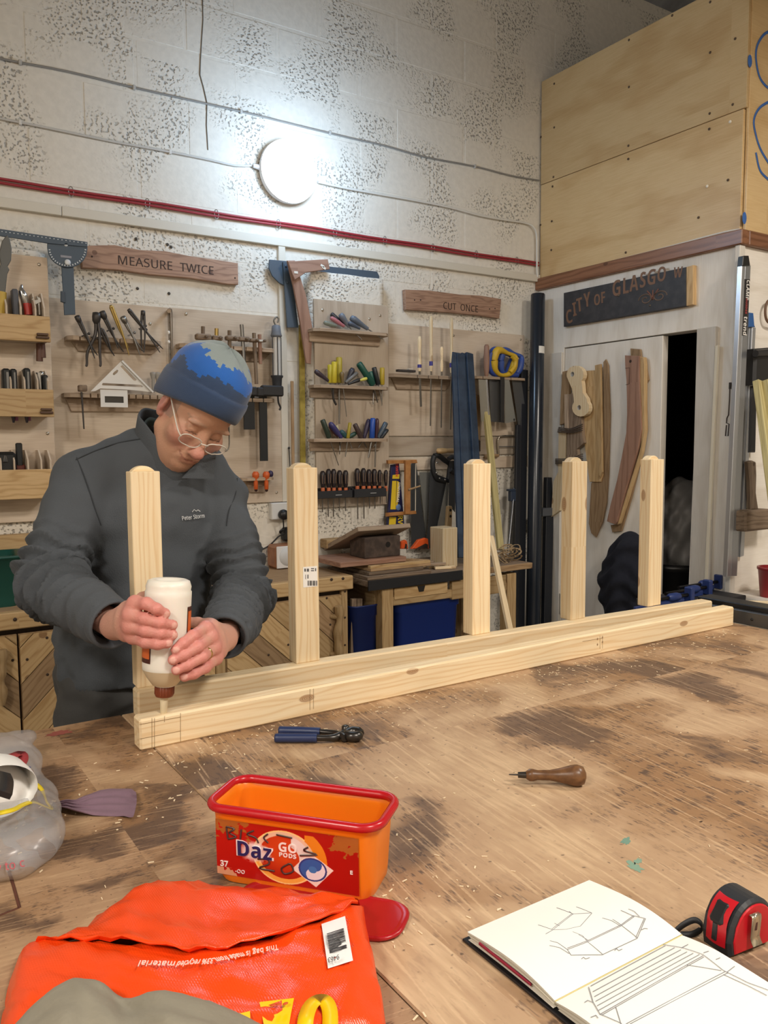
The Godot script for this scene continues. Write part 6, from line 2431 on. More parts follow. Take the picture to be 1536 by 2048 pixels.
	for fg in fR:
		nails.append((fg[3] as Vector3) + ((fg[3] as Vector3) - (fg[2] as Vector3)).normalized() * 0.003 + Vector3(-0.002, 0.001, 0.0088))
	var fL := [
		[W(411, 1256, 2.03), W(386, 1272, 2.068), W(366, 1287, zf + 0.004), W(352, 1299, zf + 0.006)],
		[W(421, 1274, 2.035), W(395, 1294, 2.078), W(367, 1310, zf + 0.008), W(346, 1320, zf + 0.006)],
		[W(427, 1296, 2.035), W(404, 1314, 2.076), W(375, 1330, zf + 0.007), W(353, 1340, zf + 0.004)],
		[W(431, 1316, 2.025), W(410, 1335, 2.064), W(388, 1347, zf - 0.002), W(369, 1353, zf - 0.004)]]
	var tL := [W(420, 1253, 2.0), W(396, 1246, 1.975), W(374, 1244, 1.96)]
	for fg in fL:
		nails.append((fg[3] as Vector3) + ((fg[3] as Vector3) - (fg[2] as Vector3)).normalized() * 0.003 + Vector3(-0.001, 0.003, 0.0088))
	var palmc: Color = skin.call("d3a08e")
	var red: Color = skin.call("d88a82")
	var nailc: Color = skin.call("e8b5a8")
	var hand_color := func(p: Vector3, n: Vector3) -> Color:
		var d := 9.0
		var tip := 9.0
		for fs in [fR, fL]:
			for fg in fs:
				tip = minf(tip, p.distance_to(fg[3]))
				d = minf(d, minf(p.distance_to(fg[1]), minf(p.distance_to(fg[2]), p.distance_to(fg[0]))))
		var c := palmc.lerp(red, clampf(1.25 - minf(d, tip * 0.9) / 0.03, 0.0, 0.95))
		for q in nails:
			if p.distance_to(q) < 0.0068 and n.z > 0.3:
				c = c.lerp(nailc, 0.8)
		return c
	var handR := fm.mesh(null, hand_color)
	fm = Field.new(W(449, 1275, 1.92) + Vector3(-0.2, -0.14, -0.1), W(449, 1275, 1.92) + Vector3(0.08, 0.08, 0.22), 0.003)
	hand(fm, wrL, fL, tL, 1.0, wrL.lerp(elL, 0.3))
	var handL := fm.mesh(null, hand_color)
	# --- slim body inside the clothes, so that the figure is one whole
	fm = Field.new(Vector3(0.2, 0.0, 1.2), Vector3(1.05, 1.5, 2.0), 0.02)
	var chest := Vector3(0.655, 1.27, 1.45)
	fm.ellipsoid(chest, Vector3(0.16, 0.16, 0.09), Basis(), 0.03)
	fm.ellipsoid(Vector3(0.6, 0.98, 1.43), Vector3(0.14, 0.2, 0.09), Basis(), 0.05)
	fm.capsule(W(332, 945, 1.50), chest, 0.06, 0.08, 0.03)
	fm.capsule(shR, elR, 0.05, 0.042, 0.02)
	fm.capsule(elR, elR.lerp(wrR, 0.75), 0.042, 0.032, 0.02)
	fm.capsule(shL, elL, 0.05, 0.042, 0.02)
	fm.capsule(elL, elL.lerp(wrL, 0.75), 0.042, 0.032, 0.02)
	for s in [-1.0, 1.0]:
		fm.capsule(Vector3(0.6 + s * 0.09, 0.9, 1.43), Vector3(0.6 + s * 0.11, 0.48, 1.45), 0.075, 0.055, 0.02)
		fm.capsule(Vector3(0.6 + s * 0.11, 0.48, 1.45), Vector3(0.6 + s * 0.12, 0.08, 1.43), 0.055, 0.04, 0.02)
	var core := fm.mesh(null, func(_p: Vector3, _n: Vector3) -> Color: return basec)
	var st := S_()
	for m in [core, head, handR, handL]:
		st.append_from(m, 0, Transform3D())
	var sm := StandardMaterial3D.new()
	sm.vertex_color_use_as_albedo = true
	sm.roughness = 0.5
	sm.subsurf_scatter_enabled = true
	sm.subsurf_scatter_strength = 0.12
	var fine := NoiseTexture2D.new()
	fine.noise = noise(77, 0.08, 3)
	fine.seamless = true
	fine.width = 256
	fine.height = 256
	sm.heightmap_enabled = true
	sm.heightmap_texture = fine
	sm.heightmap_scale = 0.06
	sm.uv1_triplanar = true
	sm.uv1_scale = Vector3.ONE * 9.0
	mi("body", st.commit(), sm, root)
	# --- fleece jacket
	fm = Field.new(Vector3(0.2, 0.84, 1.2), Vector3(1.06, 1.58, 1.97), 0.0082)
	var cb := Basis(Vector3.BACK, -0.10)
	fm.ellipsoid(Vector3(0.605, 0.94, 1.44), Vector3(0.205, 0.22, 0.145), Basis(), 0.03)
	fm.ellipsoid(Vector3(0.615, 1.1, 1.455), Vector3(0.2, 0.2, 0.145), cb, 0.06)
	fm.ellipsoid(Vector3(0.65, 1.28, 1.46), Vector3(0.215, 0.19, 0.135), cb, 0.05)
	fm.ellipsoid(W(330, 930, 1.46), Vector3(0.16, 0.095, 0.105), cb, 0.05)
	fm.capsule(W(305, 905, 1.46), shR, 0.07, 0.066, 0.04)
	fm.capsule(W(395, 940, 1.48), shL, 0.066, 0.058, 0.03)
	fm.capsule(shR, elR, 0.072, 0.072, 0.03)
	fm.capsule(elR, wrR.lerp(elR, 0.04), 0.072, 0.052, 0.02)
	fm.capsule(shL, elL, 0.063, 0.068, 0.025)
	fm.capsule(elL, wrL.lerp(elL, 0.04), 0.068, 0.05, 0.02)
	fm.slice(Vector3(0, 0.885, 0), Vector3.DOWN)
	for w in [[wrR, elR], [wrL, elL]]:
		var d: Vector3 = ((w[0] as Vector3) - (w[1] as Vector3)).normalized()
		fm.slice((w[0] as Vector3) - d * 0.012, d, 0.12)
		fm.capsule((w[0] as Vector3) - d * 0.045, (w[0] as Vector3) + d * 0.05, 0.04, 0.042, 0.004, true)
	# the neck opening
	fm.capsule(W(338, 915, 1.50), W(352, 860, 1.53), 0.062, 0.075, 0.012, true)
	var fn := noise(5, 7.0, 2)
	var fold := func(p: Vector3, n: Vector3) -> Vector3:
		var amp := 0.0
		var best := 9.0
		var s := 0.0
		var kind := 0
		var segs := [[shR, elR, 0], [elR, wrR, 1], [shL, elL, 2], [elL, wrL, 3]]
		for q in segs:
			var ab: Vector3 = q[1] - q[0]
			var t := clampf((p - q[0]).dot(ab) / ab.length_squared(), 0.0, 1.0)
			var d := p.distance_to(q[0] + ab * t)
			if d < best:
				best = d
				s = t
				kind = q[2]
		var wob := fn.get_noise_3d(p.x, p.y, p.z)
		var out := n * wob * 0.012
		if best < 0.105:
			var fade := clampf((0.105 - best) / 0.02, 0.0, 1.0)
			var arc := s * 0.31 + (0.31 if kind % 2 else 0.0)
			match kind:
				0: amp = 0.012 * smoothstep(0.45, 0.85, s)
				1: amp = 0.012 * (1.0 - smoothstep(0.2, 0.85, s)) + 0.002
				2: amp = 0.009 * smoothstep(0.35, 0.8, s)
				3: amp = 0.0105 * (1.0 - 0.6 * smoothstep(0.55, 0.95, s))
			var ph := arc / (0.041 if kind < 2 else 0.031) * TAU + wob * 3.5
			var rdg := 0.5 + 0.5 * sin(ph)
			out += n * amp * fade * (1.9 * rdg * rdg - 0.7)
		elif p.y < 1.15:
			var rg := 0.5 + 0.5 * sin((p.x * 0.55 + p.y) * 46.0 + wob * 6.0)
			out += n * 0.005 * rg * rg * smoothstep(1.15, 1.0, p.y)
		return p + out
	var fleece := cloth(hx("4c5157"), 9, 0.07, 70.0, 0.35)
	var jm := fm.mesh(fold)
	var jacket := mi("jacket", jm, fleece, root)
	# cuffs: hemmed sleeve ends
	for w in [[wrR, elR, 0.0505], [wrL, elL, 0.0485]]:
		var d: Vector3 = ((w[0] as Vector3) - (w[1] as Vector3)).normalized()
		st = S_()
		var rr: float = w[2]
		lathe(st, [[rr - 0.012, -0.05], [rr + 0.001, -0.04], [rr + 0.0035, -0.02], [rr + 0.003, -0.004], [rr, 0.0], [rr - 0.004, -0.003], [rr - 0.007, -0.03], [rr - 0.012, -0.05]], 28, Transform3D(frame_of(d), (w[0] as Vector3) + d * 0.002), false, false)
		obj("cuff", st, fleece, jacket)
	# collar: standing band open at the front, with folded right tip
	var cc := W(340, 872, 1.50)
	var up := (Vector3(0.12, 1, 0.28)).normalized()
	var fr := frame_of(up)
	var fdir := (Vector3(0.45, 0, 1) - up * Vector3(0.45, 0, 1).dot(up)).normalized()
	var sdir := up.cross(fdir)
	for lay in 2:
		var rr := []
		for prof in ([[0.090, -0.055], [0.092, -0.02], [0.092, 0.02], [0.092, 0.045], [0.090, 0.05], [0.085, 0.045], [0.083, 0.015], [0.080, -0.03]] if lay == 0 else [[0.068, -0.03], [0.072, 0.0], [0.073, 0.026], [0.070, 0.030], [0.066, 0.02], [0.064, -0.02]]):
			var ring := []
			for j in 41:
				var a := lerpf(0.2, TAU - 0.16, j / 40.0)
				var flare := 1.0 + (0.42 if lay == 0 else 0.2) * pow(maxf(0.0, cos(a)), 6.0) * maxf(prof[1] + 0.03, 0.0) / 0.08
				var dip := -0.075 * pow(0.5 + 0.5 * cos(a), 2.0)
				ring.append(cc + (fdir * cos(a) + sdir * -sin(a)) * prof[0] * flare * (1.0 + 0.06 * cos(a)) + up * (prof[1] + dip + 0.003 * sin(a * 5.0)))
			rr.append(ring)
		st = S_()
		rings(st, rr, false)
		obj("collar" if lay == 0 else "inner_collar", st, fleece if lay == 0 else cloth(hx("4d5a57"), 10, 0.05, 70.0, 0.3), jacket)
	# folded-over collar tip on his left
	st = S_()
	var tipm := []
	for row in 5:
		var ring := []
		for k in 4:
			ring.append(W(lerpf(433, 428, k / 3.0) - row * (5 + 11 * k / 3.0), lerpf(893, 958, k / 3.0) + row * (8 - k * 3.0) * 0.4, 1.632 - 0.004 * row - 0.004 * k))
		tipm.append(ring)
	var back := []
	rings(st, tipm, false)
	for row in tipm:
		var rg := []
		for p in row:
			rg.append((p as Vector3) + Vector3(0, 0, -0.006))
		back.append(rg)
	rings(st, back, false)
	obj("collar_flap", st, fleece, jacket)
	# embroidered mark on the chest
	var pv: PackedVector3Array = jm.surface_get_arrays(0)[Mesh.ARRAY_VERTEX]
	var pn: PackedVector3Array = jm.surface_get_arrays(0)[Mesh.ARRAY_NORMAL]
	var on_coat := func(px: float, py: float) -> int:
		var rd := ray(px, py).normalized()
		var bd := 9.0
		var at := 0
		for i in pv.size():
			var dv := pv[i] - EYE
			var al := dv.dot(rd)
			if al < bd and (dv - rd * al).length_squared() < 0.00006:
				bd = al
				at = i
		return at
	for path in [[[284, 872], [255, 879], [225, 886], [195, 896], [165, 908], [148, 918]], [[148, 912], [168, 950], [184, 985], [197, 1020], [206, 1055]], [[478, 955], [472, 985], [458, 1015], [449, 1050]]]:
		var line := []
		for q in path:
			var k: int = on_coat.call(q[0], q[1])
			line.append(pv[k] + pn[k] * 0.0006)
		st = S_()
		tube(st, curve(line, 4), 0.0017, 6)
		obj("seam", st, cloth(hx("33373c"), 12, 0.03, 70.0, 0.3), jacket)
	var lk: int = on_coat.call(389, 1034)
	var spot := pv[lk]
	var sn := pn[lk]
	var lr := (Vector3.RIGHT * 0.97 + Vector3.UP * 0.06)
	sn = (sn + Vector3(0, 0.1, 0.6)).normalized()
	lr = (lr - sn * lr.dot(sn)).normalized()
	var wh := mat(hx("d9dcdf"), 0.7)
	letters(root, "Peter Storm", 0.0105, spot + sn * 0.005, lr, sn.cross(lr), wh, false, 0.8, "Droid Sans", "embroidery")
	st = S_()
	var lu := sn.cross(lr)
	var mp := spot + sn * 0.006 + lr * 0.009 + lu * 0.013
	ribbon(st, [mp - lr * 0.011, mp - lr * 0.005 + lu * 0.006, mp + lu * 0.001, mp + lr * 0.005 + lu * 0.004, mp + lr * 0.011 - lu * 0.001], sn, 0.0014, 0.0006)
	obj("embroidered_peak", st, wh, root)
	# trousers and shoes
	fm = Field.new(Vector3(0.3, 0.05, 1.2), Vector3(0.92, 1.02, 1.7), 0.013)
	fm.ellipsoid(Vector3(0.6, 0.9, 1.435), Vector3(0.19, 0.14, 0.132), Basis(), 0.03)
	for s in [-1.0, 1.0]:
		fm.capsule(Vector3(0.6 + s * 0.095, 0.85, 1.435), Vector3(0.6 + s * 0.115, 0.48, 1.45), 0.105, 0.085, 0.03)
		fm.capsule(Vector3(0.6 + s * 0.115, 0.48, 1.45), Vector3(0.6 + s * 0.125, 0.13, 1.43), 0.085, 0.075, 0.03)
	var tm := fm.mesh(func(p: Vector3, n: Vector3) -> Vector3: return p + n * (fn.get_noise_3d(p.x * 1.5, p.y * 1.5, p.z * 1.5) * 0.012 + 0.004 * sin((p.y + p.x * 0.6) * 50.0)))
	mi("trousers", tm, cloth(hx("464646"), 11, 0.04, 60.0, 0.2), root)
	for s in [-1.0, 1.0]:
		fm = Field.new(Vector3(0.6 + s * 0.125 - 0.1, -0.01, 1.32), Vector3(0.6 + s * 0.125 + 0.1, 0.15, 1.68), 0.012)
		fm.ellipsoid(Vector3(0.6 + s * 0.125, 0.04, 1.50), Vector3(0.052, 0.05, 0.14), Basis(), 0.02)
		fm.capsule(Vector3(0.6 + s * 0.125, 0.06, 1.43), Vector3(0.6 + s * 0.125, 0.11, 1.43), 0.05, 0.05, 0.02)
		fm.slice(Vector3(0, 0.002, 0), Vector3.DOWN)
		mi("shoe", fm.mesh(), mat(hx("2a2522"), 0.5), root)
	# --- knitted hat
	build_hat(root, hx_)
	build_glasses(root, hx_)
	# ring
	var ra: Vector3 = (fL[2][0] as Vector3).lerp(fL[2][1], 0.62)
	st = S_()
	lathe(st, [[0.0122, -0.0022], [0.0132, -0.0015], [0.0134, 0.0], [0.0132, 0.0015], [0.0122, 0.0022]], 28, Transform3D(frame_of((fL[2][1] as Vector3) - (fL[2][0] as Vector3)), ra), false, false)
	var gold := mat(hx("d9b878"), 0.2, 1.0)
	obj("finger_ring", st, gold, root)
	build_bottle()

func build_hat(root: Node3D, hx_: Transform3D) -> void:
	var n := 512
	var h := 256
	var navy := hx("33486a")
	var blue := hx("2563b8")
	var grey := hx("8d9a9b")
	var im := Image.create(n, h, false, Image.FORMAT_RGB8)
	var n1 := noise(3, 1.0, 2)
	for x in n:
		var a := float(x) / n
		var st_ := floorf(a * 64.0) / 64.0
		# ranges of stepped peaks
		var b1 := 0.52 + 0.10 * n1.get_noise_2d(cos(st_ * TAU) * 1.6, sin(st_ * TAU) * 1.6) + 0.035 * absf(fmod(st_ * 16.0, 2.0) - 1.0)
		var b2 := 0.71 + 0.12 * n1.get_noise_2d(cos(st_ * TAU) * 2.3 + 7.0, sin(st_ * TAU) * 2.3) + 0.03 * absf(fmod(st_ * 22.0, 2.0) - 1.0)
		for y in h:
			var v := float(y) / h
			var c := navy
			if v > b2:
				c = grey
			elif v > b1:
				c = blue
			var k := 0.97 + 0.06 * (((x / 2) + y) % 2)
			im.set_pixel(x, y, Color(c.r * k, c.g * k, c.b * k))
	var bump := Image.create(n, h, false, Image.FORMAT_RGB8)
	for x in n:
		for y in h:
			var t := 0.5 + 0.25 * sin(x * TAU / 3.0) + 0.25 * sin(y * TAU / 3.0)
			bump.set_pixel(x, y, Color(t, t, t))
	var m := StandardMaterial3D.new()
	m.albedo_texture = ImageTexture.create_from_image(im)
	m.roughness = 0.95
	m.rim_enabled = true
	m.rim = 0.5
	m.rim_tint = 0.6
	m.heightmap_enabled = true
	m.heightmap_texture = ImageTexture.create_from_image(bump)
	m.heightmap_scale = 0.06
	var prof := [[1.00, 0.004], [1.07, 0.0], [1.105, 0.008], [1.125, 0.03], [1.125, 0.052], [1.105, 0.063], [1.075, 0.064], [1.07, 0.068], [1.065, 0.08], [1.035, 0.098], [0.985, 0.110], [0.90, 0.123], [0.78, 0.134], [0.62, 0.143], [0.44, 0.150], [0.24, 0.154], [0.01, 0.156]]
	var rr := []
	var nz := noise(8, 14.0, 2)
	for p in prof:
		var ring := []
		for j in 56:
			var a := -TAU * j / 56.0
			var w: float = 1.0 + (0.012 * nz.get_noise_2d(cos(a), sin(a) + p[1] * 8.0) if p[1] > 0.06 else 0.004 * nz.get_noise_2d(cos(a) * 2.0, sin(a) * 2.0))
			var e: float = cos(a) * 0.085 * p[0] * w - 0.006
			var f: float = sin(a) * 0.108 * p[0] * w
			var lift: float = 0.006 + 0.56 * (f - 0.01) * maxf(0.0, 1.0 - p[1] * 4.0)
			# crown leans back a little and folds into a soft ridge
			var rid := 0.004 * cos(a * 4.0) * smoothstep(0.08, 0.16, p[1])
			ring.append(hx_ * Vector3(e, lift + p[1] + rid - 0.004 * sin(a * 2.0), f - 0.094 - p[1] * 0.22))
		rr.append(ring)
	var st := S_()
	rings(st, rr, true, false, true)
	obj("knitted_hat", st, m, root).set_meta("label", "navy beanie with bright blue mountain band and grey top")

func build_glasses(root: Node3D, hx_: Transform3D) -> void:
	var fm := StandardMaterial3D.new()
	fm.albedo_color = hx("ddd6cc")
	fm.roughness = 0.12
	fm.metallic_specular = 0.8
	var lens := StandardMaterial3D.new()
	lens.albedo_color = Color(0.9, 0.93, 0.92, 0.06)
	lens.transparency = BaseMaterial3D.TRANSPARENCY_ALPHA
	lens.roughness = 0.02
	var t := Node3D.new()
	t.name = "glasses"
	root.add_child(t)
	t.transform = root.transform.affine_inverse()
	var dn := Basis(Vector3.RIGHT, 0.12)
	for s in [-1.0, 1.0]:
		var c := Vector3(s * 0.0345, -0.019, 0.0235 - 0.002)
		var pts := []
		for i in 29:
			var a := TAU * i / 28.0
			var sx := signf(cos(a)) * pow(absf(cos(a)), 0.75) * 0.0265
			var sy := signf(sin(a)) * pow(absf(sin(a)), 0.8) * 0.0165
			pts.append(hx_ * (c + dn * Vector3(sx, sy, -absf(sx + s * 0.0265) * 0.10 if s * sx > 0 else 0.0)))
		var st := S_()
		tube(st, pts, 0.0016, 7)
		obj("rim", st, fm, t, false)
		st = S_()
		var cen := hx_ * c
		for i in 28:
			tri(st, cen, pts[i], pts[i + 1])
		obj("lens", st, lens, t, false)
		st = S_()
		tube(st, curve([hx_ * (c + Vector3(s * 0.0265, 0.004, -0.003)), hx_ * Vector3(s * 0.071, -0.008, 0.004), hx_ * Vector3(s * 0.079, 0.006, -0.06), hx_ * Vector3(s * 0.083, 0.016, -0.1)], 4), 0.0019, 7)
		obj("temple", st, fm if s < 0 else mat(hx("6e6a62"), 0.3), t, false)
	var st2 := S_()
	tube(st2, curve([hx_ * Vector3(-0.009, -0.014, 0.024), hx_ * Vector3(0, -0.010, 0.029), hx_ * Vector3(0.009, -0.014, 0.024)], 5), 0.0017, 7)
	obj("bridge", st2, fm, t, false)

func build_bottle() -> void:
	var b0 := W(327, 1428, 2.028)
	var t0 := W(338, 1158, 2.022)
	var up := (t0 - b0).normalized()
	var L := t0.distance_to(b0)
	var fb := frame_of(up)
	var t := thing("glue_bottle", "large white glue bottle held upside down in the man's hands over the front beam", "bottle", b0)
	var x := Transform3D(fb, b0)
	var white := StandardMaterial3D.new()
	white.albedo_color = hx("f4f0e6")
	white.roughness = 0.35
	white.subsurf_scatter_enabled = true
	white.subsurf_scatter_strength = 0.1
	var st := S_()
	lathe(st, [[0.017, 0.056], [0.024, 0.060], [0.036, 0.076], [0.0445, 0.092], [0.0455, 0.10], [0.0455, L - 0.035], [0.0455, L - 0.024], [0.0435, L - 0.021], [0.0445, L - 0.014], [0.041, L - 0.003], [0.034, L], [0.026, L - 0.002], [0.02, L - 0.007], [0.001, L - 0.008]], 40, x, true, false)
	obj("container", st, white, t)
	st = S_()
	lathe(st, [[0.0445, 0.0921], [0.036, 0.0763], [0.0242, 0.0603], [0.0175, 0.057]].map(func(q): return [q[0] + 0.0004, q[1]]), 40, x, false, false)
	obj("glue_shoulder", st, mat(hx("ddcbab"), 0.4), t)
	var brown := mat(hx("7a3a20"), 0.4)
	st = S_()
	for i in 1:
		lathe(st, [[0.0165, 0.036], [0.0178, 0.038], [0.0185, 0.041], [0.0185, 0.062], [0.016, 0.063]], 30, x)
	obj("cap", st, brown, t)
	for i in 20:
		var a := TAU * i / 20.0
		st = S_()
		rod(st, x * Vector3(cos(a) * 0.0185, 0.041, sin(a) * 0.0185), x * Vector3(cos(a) * 0.0185, 0.061, sin(a) * 0.0185), 0.0011, -1, 5)
		obj("cap_rib", st, brown, t)
	st = S_()
	lathe(st, [[0.0045, 0.0], [0.0065, 0.002], [0.0078, 0.024], [0.009, 0.036]], 18, x)
	obj("nozzle", st, mat(hx("e3d6b6"), 0.35), t)
	# printed label panels on the sides
	for k in 2:
		var a0: float = [2.58, 0.02][k]
		var a1: float = [3.5, 0.92][k]
		for lay in 2:
			var rr := []
			var g := 0.0 if lay == 0 else 0.07
			for row in 2:
				var ring := []
				var y := [0.108 + 0.009 * (1 if lay else 0), L - 0.052 - 0.009 * (1 if lay else 0)][row] as float
				for j in 9:
					var a := lerpf(a0 + g, a1 - g, j / 8.0)
					var dirv := VR * 0.0
					ring.append(x * Vector3(cos(a) * (0.0459 + 0.0002 * lay), y, sin(a) * (0.0459 + 0.0002 * lay)))
				rr.append(ring)
			st = S_()
			rings(st, rr, false)
			obj("label_border" if lay == 0 else "label_panel", st, mat(hx("4a1e16"), 0.4) if lay == 0 else mat(hx("d5682a"), 0.4), t)

# ---------- counters along the back wall ----------
func chevron_door(parent: Node3D, x0: float, x1: float, y0: float, y1: float, z: float, lean: float, k: int) -> void:
	var st := S_()
	span(st, Vector3(x0, y0, z - 0.016), Vector3(x1, y1, z - 0.004), 0.001)
	var d := obj("door", st, wood("old", "y", 4), parent)
	var rect := PackedVector2Array([Vector2(x0 + 0.002, y0 + 0.002), Vector2(x1 - 0.002, y0 + 0.002), Vector2(x1 - 0.002, y1 - 0.002), Vector2(x0 + 0.002, y1 - 0.002)])
	var w := 0.095 if absf(x1 - x0) > 0.4 else 0.08
	var dir := Vector2(1, lean).normalized()
	var nrm := Vector2(-dir.y, dir.x)
	var c := Vector2((x0 + x1) / 2, (y0 + y1) / 2)
	for i in range(-9, 10):
		var a := c + nrm * (i * w + 0.0012) - dir * 2.0
		var strip := PackedVector2Array([a, a + dir * 4.0, a + dir * 4.0 + nrm * (w - 0.0024), a + nrm * (w - 0.0024)])
		for poly in Geometry2D.intersect_polygons(rect, strip):
			# plank in its own frame, grain along its length
			var loc := []
			for p in poly:
				var q := p - c
				loc.append(Vector2(q.dot(dir), q.dot(nrm)))
			st = S_()
			prism(st, loc, 0.014, Transform3D(), 0.0015)
			var o := obj("plank", st, wood("oak" if (i + k) % 3 else "old", "x", absi(i * 3 + k)), d, false)
			o.transform = Transform3D(Basis(Vector3(dir.x, dir.y, 0), Vector3(nrm.x, nrm.y, 0), Vector3.BACK), Vector3(c.x, c.y, z - 0.004))
			for e in 2:
				var ctr := Vector2()
				for p in poly:
					ctr += p
				ctr /= poly.size()
				var sp := ctr + dir * (0.05 if e else -0.05)
				if Geometry2D.is_point_in_polygon(sp, poly):
					screw(Vector3(sp.x, sp.y, z + 0.0098), Vector3.BACK, d, 0.0055, mat(hx("3b2a1e"), 0.6))

func build_counters() -> void:
	var zf := 0.45
	var st := S_()
	var t := thing("cabinet", "long low cabinet with diagonal plank doors and a pine worktop along the back wall", "cabinet", Vector3(0.6, 0, 0.2))
	span(st, Vector3(-0.7, 0.0, 0.08), Vector3(1.83, 0.835, zf - 0.02), 0.002)
	obj("carcass", st, mat(hx("2f241b"), 0.8), t)
	var doors := [[-0.2, W(35.5, 1300, zf).x, -1.0], [W(38.5, 1300, zf).x, 0.88, 1.0], [0.895, 1.21, -1.0], [1.26, W(684, 1300, zf).x, -0.95]]
	for i in 4:
		var d: Array = doors[i]
		chevron_door(t, d[0], d[1], 0.05, 0.815, zf - 0.004, d[2], i)
	for xx in [1.213, W(684.5, 1300, zf).x]:
		st = S_()
		span(st, Vector3(xx, 0.0, zf - 0.03), Vector3(xx + 0.044 - (0.012 if xx > 1.5 else 0.0), 0.835, zf), 0.003)
		obj("stile", st, wood("oak", "y", 3), t)
	for y in [1165, 1183, 1235, 1290]:
		screw(W(690, y, zf + 0.001), Vector3.BACK, t, 0.005, mat(hx("3b2a1e"), 0.6))
	# driftwood handles
	for hp in [[677, 1212, 1330], [2, 1300, 1410]]:
		st = S_()
		var pts := []
		var rad := []
		for i in 12:
			var y: float = lerpf(hp[1], hp[2], i / 11.0)
			pts.append(W(hp[0] + 2.5 * sin(i * 0.8), y, zf + 0.03))
			rad.append(0.018 + 0.004 * sin(i * 1.7) - (0.006 if i == 11 else 0.0))
		tube(st, pts, rad, 10)
		for e in [2, 9]:
			rod(st, pts[e], pts[e] - Vector3(0.03, 0, 0.028), 0.014, 0.012)
		obj("branch_handle", st, wood("oak", "y", 5), t)
	t = thing("worktop", "thick pine worktop on the plank-doored cabinet", "worktop", Vector3(0.6, 0.84, 0.25))
	st = S_()
	span(st, Vector3(-0.7, 0.842, 0.0), Vector3(W(705, 1150, 0.46).x, 0.9, 0.43), 0.003)
	obj("slab", st, wood("old", "x", 1), t)
	st = S_()
	span(st, Vector3(-0.7, 0.838, 0.431), Vector3(W(705, 1150, 0.46).x, 0.9, 0.468), 0.004)
	obj("edge_board", st, wood("oak", "x", 4), t)
	for p in [[663, 1159], [686, 1157], [30, 1239]]:
		screw(W(p[0], p[1], 0.469), Vector3.BACK, t, 0.007, mat(hx("3b2a1e"), 0.6))
	t = thing("wall_ledge", "oak ledge fixed along the wall at the left above the green crate", "ledge", Vector3(0.3, 1.07, 0.05))
	st = S_()
	span(st, Vector3(-0.7, W(0, 1103, 0.13).y, 0.071), Vector3(0.68, W(0, 1072, 0.13).y, 0.13), 0.003)
	obj("ledge_board", st, wood("oak", "x", 1), t)
	t = thing("green_crate", "dark green plastic crate on the cabinet behind the man's elbow", "crate", Vector3(0.1, 0.9, 0.3))
	st = S_()
	var gx := W(60, 1180, 0.36).x
	var rr := []
	var gh := W(0, 1114, 0.36).y - 0.9
	for q in [[0.0, 0.94], [0.02, 0.97], [0.05, 0.975], [0.055, 1.0], [gh * 0.6, 1.02], [gh * 0.62, 1.05], [gh - 0.012, 1.06], [gh - 0.01, 1.12], [gh, 1.12], [gh, 1.0], [0.02, 0.9]]:
		var ring := []
		for p in rrect(0.62 * q[1], 0.2 * q[1], 0.03):
			ring.append(Vector3(gx - 0.33 + p.x, 0.9005 + q[0], 0.25 - p.y))
		rr.append(ring)
	rings(st, rr, true, true, true)
	obj("crate_shell", st, mat(hx("174a42"), 0.4), t)
	# socket, plug, adaptor, radio
	t = thing("wall_socket", "white double wall socket with a black plug below the trunking", "socket", W(560, 1020, 0.0))
	st = S_()
	var a := W(543, 1040, 0.03)
	var b := W(588, 1004, 0.03)
	span(st, Vector3(a.x, a.y, 0.0), Vector3(b.x, b.y, 0.035), 0.004)
	obj("faceplate", st, mat(hx("d8d8d6"), 0.35), t)
	st = S_()
	box(st, W(580, 1010, 0.036), Vector3(0.012, 0.02, 0.004), Basis(), 0.001)
	obj("rocker_switch", st, mat(hx("efefec"), 0.3), t)
	t = thing("plug", "black mains plug in the wall socket with its cable looping to the left", "plug", W(565, 1028, 0.05))
	st = S_()
	lathe(st, [[0.024, 0.0], [0.026, 0.01], [0.022, 0.03], [0.001, 0.032]], 18, Transform3D(Basis(Vector3.RIGHT, PI / 2), W(565, 1029, 0.036)))
	obj("plug_body", st, mat(hx("1c1c1e"), 0.4), t)
	st = S_()
	tube(st, curve([W(566, 1038, 0.06), W(567, 1055, 0.05), W(561, 1066, 0.04), W(560, 1062, 0.05), W(568, 1060, 0.05), W(568, 1067, 0.04), W(556, 1074, 0.04), W(540, 1090, 0.03), W(520, 1101, 0.03), W(500, 1110, 0.03)], 5), 0.0038, 6)
	obj("flex", st, mat(hx("1c1c1e"), 0.5), t)
	t = thing("power_adaptor", "black power adaptor on the wall beside the plug's cable loop", "adaptor", W(578, 1070, 0.03))
	st = S_()
	a = W(569, 1084, 0.05)
	b = W(592, 1054, 0.05)
	span(st, Vector3(a.x, a.y, 0.0), Vector3(b.x, b.y, 0.05), 0.012)
	obj("adaptor_body", st, mat(hx("1b1b1d"), 0.4), t)
	t = thing("radio", "small wood-cased radio with a white front on the cabinet worktop", "radio", H(560, 1138))
	var rf := W(553, 1139, 0.12)
	var rt := W(553, 1092, 0.12)
	st = S_()
	span(st, Vector3(rf.x - 0.002, 0.9005, 0.015), Vector3(rf.x + 0.14, rt.y, 0.117), 0.012)
	obj("case", st, mottled(hx("8a5a3c"), hx("9c6c4c"), 64, 3.0, 0.45), t)
	st = S_()
	span(st, Vector3(rf.x + 0.002, 0.905, 0.116), Vector3(rf.x + 0.136, rt.y - 0.004, 0.124), 0.004)
	obj("front_panel", st, mat(hx("dedede"), 0.4), t)
	st = S_()
